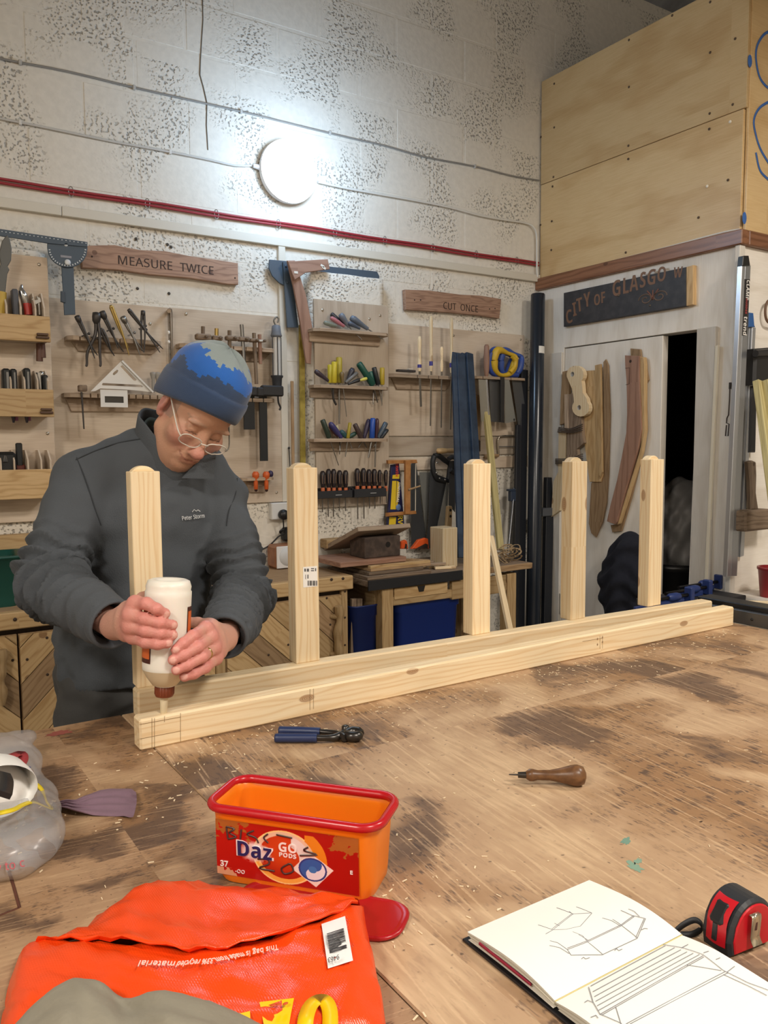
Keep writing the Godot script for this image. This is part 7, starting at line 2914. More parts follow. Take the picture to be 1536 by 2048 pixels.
	lathe(st, [[0.046, 0.0], [0.045, 0.003], [0.002, 0.0015]], 28, Transform3D(Basis(Vector3.RIGHT, PI / 2), Vector3(rf.x + 0.06, (rt.y + 0.9) / 2 + 0.004, 0.124)))
	obj("speaker_grille", st, mat(hx("c9cbcc"), 0.5), t)
	build_second_bench()

func build_second_bench() -> void:
	var fl := W(750, 1158, 0.52)      # front left corner of the top
	var x0 := 1.93
	var x1 := W(1062, 1128, 0.5).x
	var zf := 0.5
	var top := 0.872
	var pine := mottled(hx("bd935c"), hx("a97f49"), 30, 1.5, 0.5)
	var m := wood("oak", "x", 2)
	var t := thing("drawer_bench", "second wooden workbench with a drawer below the saws", "bench", Vector3(2.4, 0, 0.25))
	var st := S_()
	span(st, Vector3(x0, top - 0.03, 0.03), Vector3(x1, top, zf), 0.003)
	obj("top_board", st, wood("grey", "x", 2), t)
	st = S_()
	span(st, Vector3(x0 - 0.004, top - 0.045, zf), Vector3(2.47, top + 0.002, zf + 0.008), 0.001)
	obj("black_edging", st, mat(hx("222327"), 0.4), t)
	st = S_()
	span(st, Vector3(2.48, top - 0.03, zf), Vector3(x1, top, zf + 0.012), 0.002)
	obj("edge_strip", st, wood("old", "x", 0), t)
	for xx in [W(766, 1240, zf).x, W(1016, 1200, zf).x]:
		for zz in [zf - 0.065, 0.06]:
			st = S_()
			span(st, Vector3(xx, 0, zz), Vector3(xx + 0.062, top - 0.047, zz + 0.06), 0.003)
			obj("leg", st, wood("oak", "y", 1), t)
	var lx := W(766, 1240, zf).x
	var rx := W(1016, 1200, zf).x
	st = S_()
	span(st, Vector3(lx, 0.62, 0.125), Vector3(lx + 0.02, top - 0.032, zf - 0.068), 0.002)
	obj("side_panel", st, wood("oak", "zs", 4), t)
	st = S_()
	span(st, Vector3(lx + 0.063, W(800, 1211, zf).y, zf - 0.05), Vector3(rx - 0.001, W(800, 1193, zf).y - 0.002, zf - 0.01), 0.002)
	obj("rail", st, wood("oak", "x", 3), t)
	for e in [[790.5, 897], [906, 1014]]:
		st = S_()
		var a := W(e[0], 1192, zf)
		var b := W(e[1], 1165, zf)
		span(st, Vector3(a.x, a.y - 0.02, zf - 0.03), Vector3(b.x, top - 0.05, zf - 0.006), 0.002)
		var dr := obj("drawer", st, wood("oak", "x", 0 if e[0] < 800 else 5), t)
		st = S_()
		var c := W((e[0] + e[1]) / 2.0, 1157, zf)
		prism(st, [Vector2(-0.022, 0), Vector2(-0.013, -0.028), Vector2(0.013, -0.028), Vector2(0.022, 0)], 0.003, Transform3D(Basis(), Vector3(c.x, top - 0.052, zf - 0.006)))
		obj("pull_notch", st, mat(hx("1f1a16"), 0.8), dr)
	for e in [["blue plastic crate under the drawer bench, mostly hidden by the frame", 795, 926, 0.48], ["darker blue crate at the left end under the drawer bench", 706, 764, 0.46]]:
		t = thing("blue_crate", e[0], "crate", W(e[1], 1290, 0.45), "blue crates under the drawer bench")
		var a := W(e[1], 1215, e[3])
		var b := W(e[2], 1203, e[3])
		st = S_()
		var rr := []
		var hh := W(800, 1207, 0.48).y
		for q in [[0.2, 0.86], [hh - 0.05, 0.96], [hh - 0.045, 1.0], [hh - 0.004, 1.0], [hh, 1.03], [hh + 0.006, 1.03], [hh + 0.005, 0.97], [0.22, 0.82]]:
			var ring := []
			for p in rrect((b.x - a.x) * q[1], 0.3 * q[1], 0.035):
				ring.append(Vector3((a.x + b.x) / 2 + p.x, q[0], e[3] - 0.16 - p.y))
			rr.append(ring)
		rings(st, rr, true, true, true)
		obj("crate_shell", st, mat(hx("14307e" if e[1] > 750 else "10245c"), 0.35), t)
	t = thing("shelf_board", "dark low board carrying the blue crates under the drawer bench", "shelf", Vector3(2.3, 0.19, 0.3))
	st = S_()
	span(st, Vector3(1.9, 0.17, 0.1), Vector3(rx - 0.002, 0.198, zf - 0.07), 0.002)
	obj("board", st, mat(hx("4b3a2c"), 0.7), t)
	for k in 2:
		batten("plank_offcut", "grey plank offcut standing on end between cabinet and drawer bench, %s of two" % ["left", "right"][k], "offcut", Vector3(W(707 + 11 * k, 1280, 0.45).x, 0.2, 0.42), W(707 + 11 * k, 1197, 0.42), 0.028, 0.02, wood("grey", "y", k), "grey offcuts beside the cabinet")
	# things on the drawer bench
	var z := zf
	for k in 2:
		t = thing("hardboard_sheet", "thin dark hardboard sheet lying on the drawer bench's left end, %s of two" % ["lower", "upper"][k], "panel", Vector3(2.1, top, 0.3))
		st = S_()
		span(st, Vector3(x0 + 0.002 + 0.02 * k, top + 0.001 + k * 0.017, 0.12), Vector3(W(865, 1140, z).x - 0.03 * k, top + 0.017 + k * 0.017, z - 0.01 - 0.02 * k), 0.002)
		obj("sheet", st, wood("grey", "x", 4 + k), t)
	t = thing("slatted_board", "slatted wooden board with a row of slanting slots on the dark panels", "board", Vector3(2.1, top + 0.04, 0.4))
	var y0 := top + 0.0355
	var sa := W(742, 1130, z - 0.03).x
	var sb := W(862, 1118, z - 0.03).x
	st = S_()
	span(st, Vector3(sa, y0, 0.28), Vector3(sb, y0 + 0.012, z - 0.032), 0.001)
	obj("base_board", st, wood("old", "x", 2), t)
	for i in 11:
		st = S_()
		box(st, Vector3(lerpf(sa + 0.03, sb - 0.02, i / 10.0), y0 + 0.018, 0.40), Vector3(0.018, 0.012, 0.10), Basis(Vector3.UP, 0.5), 0.001)
		obj("slat", st, wood("old", "zs", 2), t)
	st = S_()
	span(st, Vector3(sa, y0 + 0.0122, z - 0.058), Vector3(sb, y0 + 0.026, z - 0.034), 0.001)
	obj("front_strip", st, wood("oak", "x", 4), t)
	t = thing("pink_plank", "pinkish planed plank lying flat over the slatted board's left end", "plank", Vector3(2.0, y0 + 0.03, 0.3))
	st = S_()
	var pa := W(682, 1122, z - 0.06)
	span(st, Vector3(pa.x, y0 + 0.0265, 0.16), Vector3(W(814, 1110, z - 0.06).x, y0 + 0.05, z - 0.065), 0.002)
	obj("plank_body", st, wood("red", "x", 2), t)
	t = thing("wooden_block", "dark heavy wooden block with a round notch carrying a tilted board", "block", W(765, 1106, 0.38))
	st = S_()
	var ba := W(730, 1106, 0.40)
	var bb := W(801, 1071, 0.40)
	span(st, Vector3(ba.x, y0 + 0.0505, 0.26), Vector3(bb.x, bb.y + 0.002, 0.40), 0.004)
	obj("block_body", st, mottled(hx("3f342e"), hx("54463d"), 50, 4.0, 0.8), t)
	st = S_()
	lathe(st, [[0.014, 0.0], [0.001, 0.0008]], 16, Transform3D(Basis(Vector3.RIGHT, PI / 2), W(776, 1089, 0.4005)))
	obj("notch", st, mat(hx("191512"), 0.9), t)
	# tilted board, resting on the block and on the panels behind
	var p1 := W(717, 1063, 0.43)
	var p2 := W(822, 1055, 0.43)
	p1.y = maxf(p1.y, bb.y + 0.02)
	p2.y = p1.y
	var p0 := Vector3(p1.x, y0 + 0.062, 0.10)
	var xb := (p2 - p1).normalized()
	var zb := (p1 - p0).normalized()
	var tb := Basis(xb, zb.cross(xb), zb)
	t = thing("tilted_board", "grey-brown board propped at a slant on the dark block", "board", p0, "", tb)
	st = S_()
	box(st, Vector3(p1.distance_to(p2) / 2, 0.011, p0.distance_to(p1) / 2), Vector3(p1.distance_to(p2), 0.022, p0.distance_to(p1)), Basis(), 0.002)
	obj("plank_body", st, wood("rack", "x", 3), t, false)
	t = thing("pine_block", "upright pale squared block standing at the right of the drawer bench", "block", Vector3(2.6, top, 0.4))
	st = S_()
	var c0 := W(891, 1117, 0.42)
	var c1 := W(924, 1055, 0.42)
	span(st, Vector3(c0.x, top + 0.001, 0.29), Vector3(c1.x - 0.012, c1.y, 0.40), 0.003)
	obj("block_body", st, wood("pine", "y", 5), t)
	t = thing("wall_block", "short squared timber block fixed to the wall behind the tilted board", "block", W(672, 1085, 0.05))
	st = S_()
	var w0 := W(641, 1095, 0.075)
	var w1 := W(683, 1074, 0.075)
	span(st, Vector3(w0.x, w0.y, 0.071), Vector3(w1.x, w1.y, 0.14), 0.003)
	obj("block_body", st, wood("oak", "x", 5), t)
	for k in 2:
		t = thing("orange_saw", "hand saw lying with only its bright orange handle showing, %s of two" % ["left", "right"][k], "saw", W(812 + 30 * k, 1098, 0.3), "orange saw handles on the drawer bench")
		var q := [[802, 1098], [803, 1084], [812, 1080], [815, 1083], [817, 1098]] if k == 0 else [[824, 1098], [838, 1080], [852, 1076], [857, 1078], [859, 1098]]
		st = S_()
		wall_prism(st, q, 0.24, 0.02, 0.004)
		obj("handle", st, mat(hx("df5a24"), 0.4), t)
		st = S_()
		wall_prism(st, [[q[0][0] + 7, 1097.5], [q[2][0] - 1, 1087], [q[3][0] - 1, 1089], [q[4][0] - 3, 1097.5]], 0.2605, 0.0008)
		obj("grip_hole", st, mat(hx("2b221c"), 0.8), t)
	for i in 5:
		var e: Array = [["thin offcut on the drawer bench nearest the pine block", 880, 1108], ["thin pale offcut stacked behind its neighbour", 868, 1104], ["small offcut right of the slatted board", 878, 1120], ["longer thin offcut beneath the pale one", 862, 1113], ["chip of wood at the bench's front edge", 875, 1128]][i]
		var hp := H(e[1], e[2], top + 0.02 + 0.0)
		t = thing("wood_offcut", e[0], "offcut", Vector3(W(e[1], 1110, 0.4).x, top + 0.001, 0.40), "offcuts on the drawer bench")
		st = S_()
		box(st, Vector3(W(e[1], 1110, 0.38).x, top + 0.008 + 0.016 * (i % 2), 0.36 - 0.03 * i + 0.06), Vector3(0.11, 0.013, 0.026), Basis(Vector3.UP, 0.15 * (i - 2)), 0.002)
		obj("offcut_body", st, wood("rack" if i % 2 else "pine", "x", i), t)
	batten("leaning_lath", "pale wooden lath leaning on the front of the drawer bench behind the third post", "lath", Vector3(W(1019, 1262, 0.72).x, 0.55, 0.74), W(981, 1072, 0.50), 0.03, 0.018, wood("pine", "y", 2))
	# tangle of wood shavings
	t = thing("shaving_heap", "tangled heap of thin wood shavings on the drawer bench's right end", "shavings", W(1015, 1117, 0.4))
	st = S_()
	var r := RandomNumberGenerator.new()
	r.seed = 4
	var c := W(1012, 1108, 0.40)
	c.y = top
	for i in 40:
		var pts := []
		var a0 := r.randf() * TAU
		var rad := r.randf_range(0.02, 0.055)
		var o := Vector3(r.randf_range(-0.06, 0.06), r.randf_range(0.012, 0.05), r.randf_range(-0.05, 0.05))
		var tilt := Basis.from_euler(Vector3(r.randf_range(-0.9, 0.9), r.randf() * TAU, r.randf_range(-0.6, 0.6)))
		for j in 7:
			var p := c + o + tilt * Vector3(cos(a0 + j * 0.5) * rad, 0.004 * j, sin(a0 + j * 0.5) * rad * 0.7)
			p.y = maxf(p.y, top + 0.003)
			pts.append(p)
		ribbon(st, pts, tilt.y, 0.006, 0.001)
	obj("shavings", st, mat(hx("a98f6c"), 0.8), t).set_meta("kind", "stuff")

# ---------- the bench in front and the timber frame on it ----------
func build_bench() -> void:
	var t := thing("workbench", "big worn plywood-topped workbench filling the foreground", "workbench", Vector3(0.9, 0, 2.6))
	var st := S_()
	span(st, Vector3(-0.9, 0.862, 1.802), Vector3(0.468, 0.9, 3.42), 0.002)
	obj("top_sheet", st, bench_mat(true), t)
	st = S_()
	span(st, Vector3(0.4695, 0.862, 1.802), Vector3(2.402, 0.9, 3.42), 0.002)
	obj("top_sheet", st, bench_mat(false), t)
	st = S_()
	span(st, Vector3(-0.88, 0.76, 1.83), Vector3(2.38, 0.861, 1.87), 0.002)
	obj("apron", st, wood("old", "x", 3), t)
	st = S_()
	span(st, Vector3(-0.88, 0.76, 3.34), Vector3(2.38, 0.861, 3.38), 0.002)
	obj("apron", st, wood("old", "x", 3), t)
	for xx in [-0.85, 2.28]:
		for zz in [1.875, 3.25]:
			st = S_()
			span(st, Vector3(xx, 0, zz), Vector3(xx + 0.09, 0.86, zz + 0.09), 0.003)
			obj("leg", st, wood("old", "y", 3), t)
	# sawn line and stains
	st = S_()
	ribbon(st, [H(18, 1742, 0.9004), H(28, 1775, 0.9004), H(39, 1815, 0.9004)], Vector3.UP, 0.004, 0.0008)
	ribbon(st, [H(39, 1815, 0.9004), H(-20, 1838, 0.9004)], Vector3.UP, 0.003, 0.0008)
	obj("cut_line", st, mat(hx("5a3324"), 0.8), t)
	for e in [[118, 1466, 0.022, "8b4a40", 0.0], [1252, 1682, 0.010, "6f9180", 0.4], [1270, 1733, 0.013, "7f9c88", 1.2], [1275, 1722, 0.008, "7f9c88", 0.2], [1402, 1643, 0.003, "4a3626", 0.0]]:
		st = S_()
		var ring := []
		var c := H(e[0], e[1], 0.9003)
		var nn := noise(int(e[0]), 1.4, 2)
		for i in 24:
			var a := TAU * i / 24.0
			var rad: float = e[2] * (0.8 + 0.55 * nn.get_noise_2d(cos(a) * 2.0, sin(a) * 2.0))
			ring.append(c + Vector3(cos(a) * rad * 1.5, 0, sin(a) * rad * 0.8).rotated(Vector3.UP, e[4]))
		for i in 24:
			tri(st, c, ring[(i + 1) % 24], ring[i])
		obj("paint_stain", st, mat(hx(e[3]), 0.8), t)
	# crumbs and shavings of wood lying about
	var r := RandomNumberGenerator.new()
	r.seed = 11
	st = S_()
	box(st, Vector3.ZERO, Vector3(0.007, 0.0012, 0.0025), Basis(), 0.0004)
	st.generate_normals()
	var mm := MultiMesh.new()
	mm.transform_format = MultiMesh.TRANSFORM_3D
	mm.mesh = st.commit()
	mm.instance_count = 620
	for i in 620:
		var p := Vector3(r.randf_range(0.1, 2.3), 0.9008, r.randf_range(1.86, 3.1))
		if i < 260:
			p = Vector3(r.randf_range(0.45, 2.3), 0.9008, 2.055 + absf(r.randfn(0.0, 0.09)))
		elif i < 400:
			p = Vector3(0.45 + absf(r.randfn(0, 0.12)), 0.9008, r.randf_range(2.5, 2.85))
		elif i < 480:
			p = Vector3(r.randf_range(0.1, 0.6), 0.9008, r.randf_range(2.05, 2.35))
		mm.set_instance_transform(i, Transform3D(Basis(Vector3.UP, r.randf() * TAU) * Basis.from_scale(Vector3(r.randf_range(0.3, 1.3), 1, r.randf_range(0.4, 1.1))), p))
	var o := MultiMeshInstance3D.new()
	o.multimesh = mm
	o.material_override = mat(hx("e6d3b2"), 0.8)
	o.name = numbered("wood_crumbs")
	add_child(o)
	o.set_meta("kind", "stuff")
	o.set_meta("label", "pale wood crumbs and sawdust scattered over the bench top")
	o.set_meta("category", "sawdust")

func build_frame_timbers() -> void:
	var st := S_()
	var a := Vector3(0.440, 0.9, 2.0235)
	var L := 1.922
	var t := thing("beam", "front pine beam lying on the bench with pencil marks at its left end", "beam", a)
	box(st, Vector3(L / 2, 0.0315, 0), Vector3(L, 0.063, 0.042), Basis(), 0.004)
	obj("timber", st, wood("pine", "x", 0), t, false)
	var pen := mat(hx("9c8260"), 0.8)
	var marks := [[[304, 1436], [304, 1497]], [[309, 1436], [309, 1496]], [[329, 1432], [329, 1444]], [[361, 1426], [361, 1484]], [[279, 1449], [361, 1434]], [[279, 1478], [361, 1462]], [[1200, 1272], [1200, 1298]], [[1205, 1271], [1205, 1297]], [[1165, 1283], [1205, 1276]], [[620, 1378], [620, 1420]], [[627, 1377], [627, 1418]]]
	for m in marks:
		st = S_()
		var p := W(m[0][0], m[0][1], 2.0448)
		var q := W(m[1][0], m[1][1], 2.0448)
		ribbon(st, [p, q], Vector3.BACK, 0.0008, 0.0004)
		obj("pencil_mark", st, pen, t)
	for p in [[1197, 1277], [1207, 1274], [1207, 1283], [1197, 1288]]:
		st = S_()
		ball(st, W(p[0] - 2, p[1] + 1, 2.0446), Vector3(0.0028, 0.0035, 0.0008), Basis(), 8, 6)
		obj("pencil_dot", st, pen, t)
	# back beam, turned a little
	var b0 := Vector3(0.490, 0.9, 1.860)
	var b1 := Vector3(2.392, 0.9, 1.945)
	var xb := (b1 - b0).normalized()
	var bb := Basis(xb, Vector3.UP, xb.cross(Vector3.UP))
	var L2 := b0.distance_to(b1)
	t = thing("beam", "rear pine beam behind the front one, carrying the five upright posts", "beam", b0, "", bb)
	st = S_()
	box(st, Vector3(L2 / 2, 0.0315, -0.023), Vector3(L2, 0.063, 0.046), Basis(), 0.004)
	obj("timber", st, wood("pine", "x", 1), t, false)
	var posts := [
		["first pine post with rounded tenon, standing in front of the man", 275, 1377, 0.0], ["second pine post, bearing a white barcode sticker", 593, 1328, 0.0],
		["third pine post, in front of the drawer bench's right half", 945, 1271, 0.03], ["fourth pine post, before the boards hung on the door", 1141, 1241, 0.05], ["fifth pine post, rightmost, before the dark doorway", 1296, 1214, 0.04]]
	for i in 5:
		var e: Array = posts[i]
		var p := H(e[1], e[2], 0.963)
		# stand it on the beam's top, front face just behind the beam's front arris
		p.z = minf(p.z, (b0 + xb * ((p.x - b0.x) / xb.x)).z - 0.003)
		t = thing("post", e[0], "post", p, "five upright posts on the rear beam", bb * Basis(Vector3.UP, e[3]))
		st = S_()
		var w := 0.0635
		box(st, Vector3(w / 2, 0.2385, -0.0215), Vector3(w, 0.477, 0.043), Basis(), 0.0015)
		var body := obj("timber", st, wood("pine", "y", i), t, false)
		st = S_()
		var arc := []
		for k in 15:
			var an := deg_to_rad(lerpf(39.0, 141.0, k / 14.0))
			arc.append(Vector2(w / 2 + cos(an) * 0.032, 0.457 + sin(an) * 0.032))
		arc.append(Vector2(w / 2 - 0.0249, 0.4755))
		arc.append(Vector2(w / 2 + 0.0249, 0.4755))
		prism(st, arc, 0.026, Transform3D(Basis(), Vector3(0, 0, -0.041)), 0.002)
		obj("rounded_tenon", st, wood("pine", "x", i + 2), t, false)
		if i == 1:
			var inv := t.transform.affine_inverse()
			var patch := func(called: String, px: Array, z: float, m: Material) -> void:
				var poly := []
				for q in px:
					var v: Vector3 = inv * W(q[0], q[1], p.z)
					poly.append(Vector2(v.x, v.y))
				var s2 := S_()
				prism(s2, poly, 0.0005, Transform3D(Basis(), Vector3(0, 0, z)))
				obj(called, s2, m, t, false)
			patch.call("sticker", [[605.5, 1134], [633, 1131.5], [634, 1172], [606, 1175]], 0.0002, mat(hx("ecebe8"), 0.5))
			var blk := mat(hx("2a2a2c"), 0.6)
			for k in 9:
				var x: float = 614.5 + k * 2.1
				var e2: float = x + [1.3, 0.7, 1.6][k % 3]
				patch.call("bar", [[x, 1161], [e2, 1161], [e2, 1171], [x, 1171]], 0.0006, blk)
			for q in [[608, 1137, 611, 1143], [613, 1137, 617, 1143], [621, 1136, 627, 1138], [621, 1140, 627, 1142], [629, 1136, 631, 1142], [610, 1149, 611, 1158], [614, 1149, 616, 1157]]:
				patch.call("print", [[q[0], q[1]], [q[2], q[1]], [q[2], q[3]], [q[0], q[3]]], 0.0006, mat(hx("55565a"), 0.6))

# surface through a grid of control points, optionally rippled
func sheet(st: SurfaceTool, ctrl: Array, nu: int, nv: int, amp: float, seed_: int, back := 0.0) -> Array:
	var rows := []
	var n := noise(seed_, 10.0, 3)
	var fine := []
	for r in ctrl:
		fine.append(curve(r, nu))
	var cols := []
	for j in (fine[0] as Array).size():
		var c := []
		for r in fine:
			c.append(r[j])
		cols.append(curve(c, nv))
	for i in (cols[0] as Array).size():
		var row := []
		for j in cols.size():
			var p: Vector3 = cols[j][i]
			row.append(p + Vector3(0, amp * n.get_noise_2d(p.x * 2.2, p.z * 2.2), 0))
		rows.append(row)
	rings(st, rows, false)
	return rows

func build_bench_things() -> void:
	build_tub()
	build_bag()
	build_notebook()
	build_tape()
	var st := S_()
	# pincers
	var y := 0.9105
	var t := thing("pincers", "end-cutting pincers with dark blue handles lying in front of the beam", "pincers", H(640, 1475, 0.9))
	var dk := mat(hx("4a4846"), 0.3, 0.85)
	for k in 2:
		var e: Array = [[[557, 1461], [600, 1462], [640, 1463.5], [672, 1467], [690, 1476]], [[549, 1476], [600, 1476], [634, 1476], [668, 1475], [690, 1466]]][k]
		var pts := []
		for q in e:
			pts.append(H(q[0], q[1], y))
		st = S_()
		tube(st, curve([pts[0], pts[0].lerp(pts[1], 0.2), pts[1], pts[2]], 4), [0.006, 0.0082, 0.0088, 0.0092, 0.0092, 0.009, 0.009, 0.009, 0.009, 0.0088, 0.0088, 0.0088, 0.0085], 12)
		obj("grip", st, mat(hx("26345c"), 0.4), t)
		st = S_()
		tube(st, curve([pts[2], pts[3], pts[4]], 4), [0.0058, 0.006, 0.0062, 0.0066, 0.0072, 0.008, 0.0085, 0.0088, 0.008], 10)
		obj("arm", st, dk, t)
	var pc := H(707, 1468, 0.912)
	for k in 2:
		st = S_()
		var s := -1.0 if k == 0 else 1.0
		var d := (H(722, 1471, 0.912) - H(680, 1470, 0.912)).normalized()
		var n := d.cross(Vector3.UP)
		tube(st, curve([pc - d * 0.016 - n * s * 0.002, pc - d * 0.006 + n * s * 0.013, pc + d * 0.007 + n * s * 0.013, pc + d * 0.016 + n * s * 0.003], 4), [0.008, 0.009, 0.0095, 0.01, 0.0105, 0.0105, 0.0105, 0.0105, 0.0105, 0.0105, 0.0095, 0.008, 0.006], 10)
		obj("jaw", st, dk, t)
	st = S_()
	lathe(st, [[0.008, 0.0], [0.008, 0.021], [0.005, 0.023], [0.001, 0.023]], 14, Transform3D(Basis(), H(691, 1472, 0.901)))
	obj("rivet", st, dk, t)
	# bradawl
	var a := H(1052, 1550, 0.917)
	var b := H(1172, 1551, 0.919)
	t = thing("bradawl", "bradawl with a turned brown wooden handle lying alone on the bench", "awl", H(1110, 1560, 0.9))
	var L := a.distance_to(b)
	st = S_()
	lathe(st, [[0.0065, 0.0], [0.0105, 0.006], [0.0105, 0.012], [0.0085, 0.02], [0.009, L * 0.4], [0.0125, L * 0.58], [0.0175, L * 0.76], [0.0185, L * 0.86], [0.015, L * 0.96], [0.006, L], [0.0005, L]], 20, Transform3D(frame_of(b - a), a))
	obj("handle", st, mottled(hx("5a3d26"), hx("7c5838"), 70, 12.0, 0.35), t)
	st = S_()
	rod(st, a, a + (a - b).normalized() * 0.014, 0.0058, 0.005)
	obj("ferrule", st, mat(hx("4b4642"), 0.35, 0.8), t)
	st = S_()
	rod(st, a, H(1018, 1549, 0.916), 0.0022, 0.0012, 8)
	obj("spike", st, mat(hx("5b5652"), 0.3, 0.8), t)
	# crinkled purple strip
	t = thing("abrasive_strip", "crumpled purple abrasive cloth strip lying beside the clear plastic bag", "strip", H(190, 1605, 0.9))
	var rows := []
	var up := [[105, 1605], [130, 1597], [152, 1597], [200, 1580], [255, 1577], [272, 1583]]
	var lo := [[105, 1613], [135, 1619], [160, 1625], [187, 1630], [235, 1631], [266, 1634]]
	for k in 9:
		var row := []
		for i in 6:
			var f := k / 8.0
			row.append(H(lerpf(up[i][0], lo[i][0], f) + (4.0 * sin(f * PI) if i == 5 else 0.0), lerpf(up[i][1], lo[i][1], f), 0.906 + 0.0035 * (k % 2) + 0.004 * sin(i * 1.3)))
		rows.append(row)
	st = S_()
	sheet(st, rows, 3, 2, 0.003, 3)
	obj("cloth", st, cloth(hx("7d6472"), 30, 0.05, 60.0, 0.1), t)
	# clear plastic bag
	t = thing("plastic_bag", "crumpled clear plastic bag at the photograph's left edge", "bag", H(20, 1620, 0.9))
	var fm := Field.new(Vector3(-0.02, 0.895, 1.85), Vector3(0.29, 1.0, 2.47), 0.006)
	for e in [[10, 1655, 0.075, 0.04, 0.12], [22, 1600, 0.066, 0.035, 0.12], [-10, 1530, 0.075, 0.04, 0.14], [6, 1690, 0.07, 0.03, 0.07]]:
		fm.ellipsoid(H(e[0], e[1], 0.925), Vector3(e[2], e[3], e[4]), Basis(), 0.03)
	fm.capsule(H(10, 1500, 0.93), H(60, 1473, 0.935), 0.02, 0.012, 0.02)
	fm.slice(Vector3(0, 0.901, 0), Vector3.DOWN)
	var pl := StandardMaterial3D.new()
	pl.albedo_color = Color(0.74, 0.74, 0.75, 0.42)
	pl.transparency = BaseMaterial3D.TRANSPARENCY_ALPHA
	pl.roughness = 0.26
	pl.metallic_specular = 0.7
	var nn := noise(9, 22.0, 2)
	mi("film", fm.mesh(func(p: Vector3, n: Vector3) -> Vector3: return p + n * (0.007 * absf(nn.get_noise_3d(p.x * 0.6, p.y * 0.6, p.z * 0.4)))), pl, t)
	st = S_()
	ribbon(st, curve([H(-20, 1522, 0.975), H(15, 1515, 0.975), H(40, 1507, 0.97), H(47, 1518, 0.965), H(35, 1540, 0.965)], 4), Vector3(0, 1, 0.3), 0.016, 0.001)
	obj("red_print", st, mat(hx("a03a3e"), 0.5), t)
	st = S_()
	ribbon(st, [H(30, 1550, 0.965), H(52, 1533, 0.96)], Vector3(0, 1, 0.3), 0.016, 0.001)
	obj("blue_print", st, mat(hx("2c3d80"), 0.5), t)
	letters(t, "y to c", 0.011, H(20, 1731, 0.93), Vector3(1, 0, 0.1), Vector3(0, 0.75, -0.66), mat(hx("b2404a"), 0.5), false)
	t = thing("dust_mask", "white dust mask with a black valve strip and yellow strap on the plastic bag", "mask", H(10, 1580, 0.99))
	fm = Field.new(Vector3(0.05, 0.94, 1.98), Vector3(0.24, 1.09, 2.32), 0.006)
	fm.ellipsoid(H(-14, 1572, 0.99), Vector3(0.055, 0.042, 0.085), Basis(Vector3.UP, 0.3), 0.02)
	fm.ellipsoid(H(8, 1545, 0.99), Vector3(0.03, 0.022, 0.04), Basis(), 0.02)
	fm.ellipsoid(H(-14, 1572, 0.972), Vector3(0.045, 0.036, 0.07), Basis(Vector3.UP, 0.3), 0.006, true)
	mi("shell", fm.mesh(), mat(hx("e4e3e0"), 0.9), t)
	st = S_()
	ribbon(st, curve([H(6, 1549, 1.028), H(12, 1565, 1.03), H(9, 1590, 1.028)], 4), Vector3(0.5, 1, 0.3), 0.018, 0.008)
	obj("valve_strip", st, mat(hx("1e1f22"), 0.4), t)
	st = S_()
	ribbon(st, curve([H(27, 1552, 0.995), H(45, 1558, 0.985), H(70, 1567, 0.97), H(86, 1583, 0.955), H(93, 1603, 0.935), H(102, 1617, 0.92), H(86, 1611, 0.94), H(66, 1604, 0.96), H(45, 1610, 0.975), H(25, 1620, 0.985), H(-20, 1630, 0.99)], 5), Vector3(0.2, 1, 0.5), 0.0075, 0.0012)
	obj("strap", st, mat(hx("e6cf22"), 0.5), t)

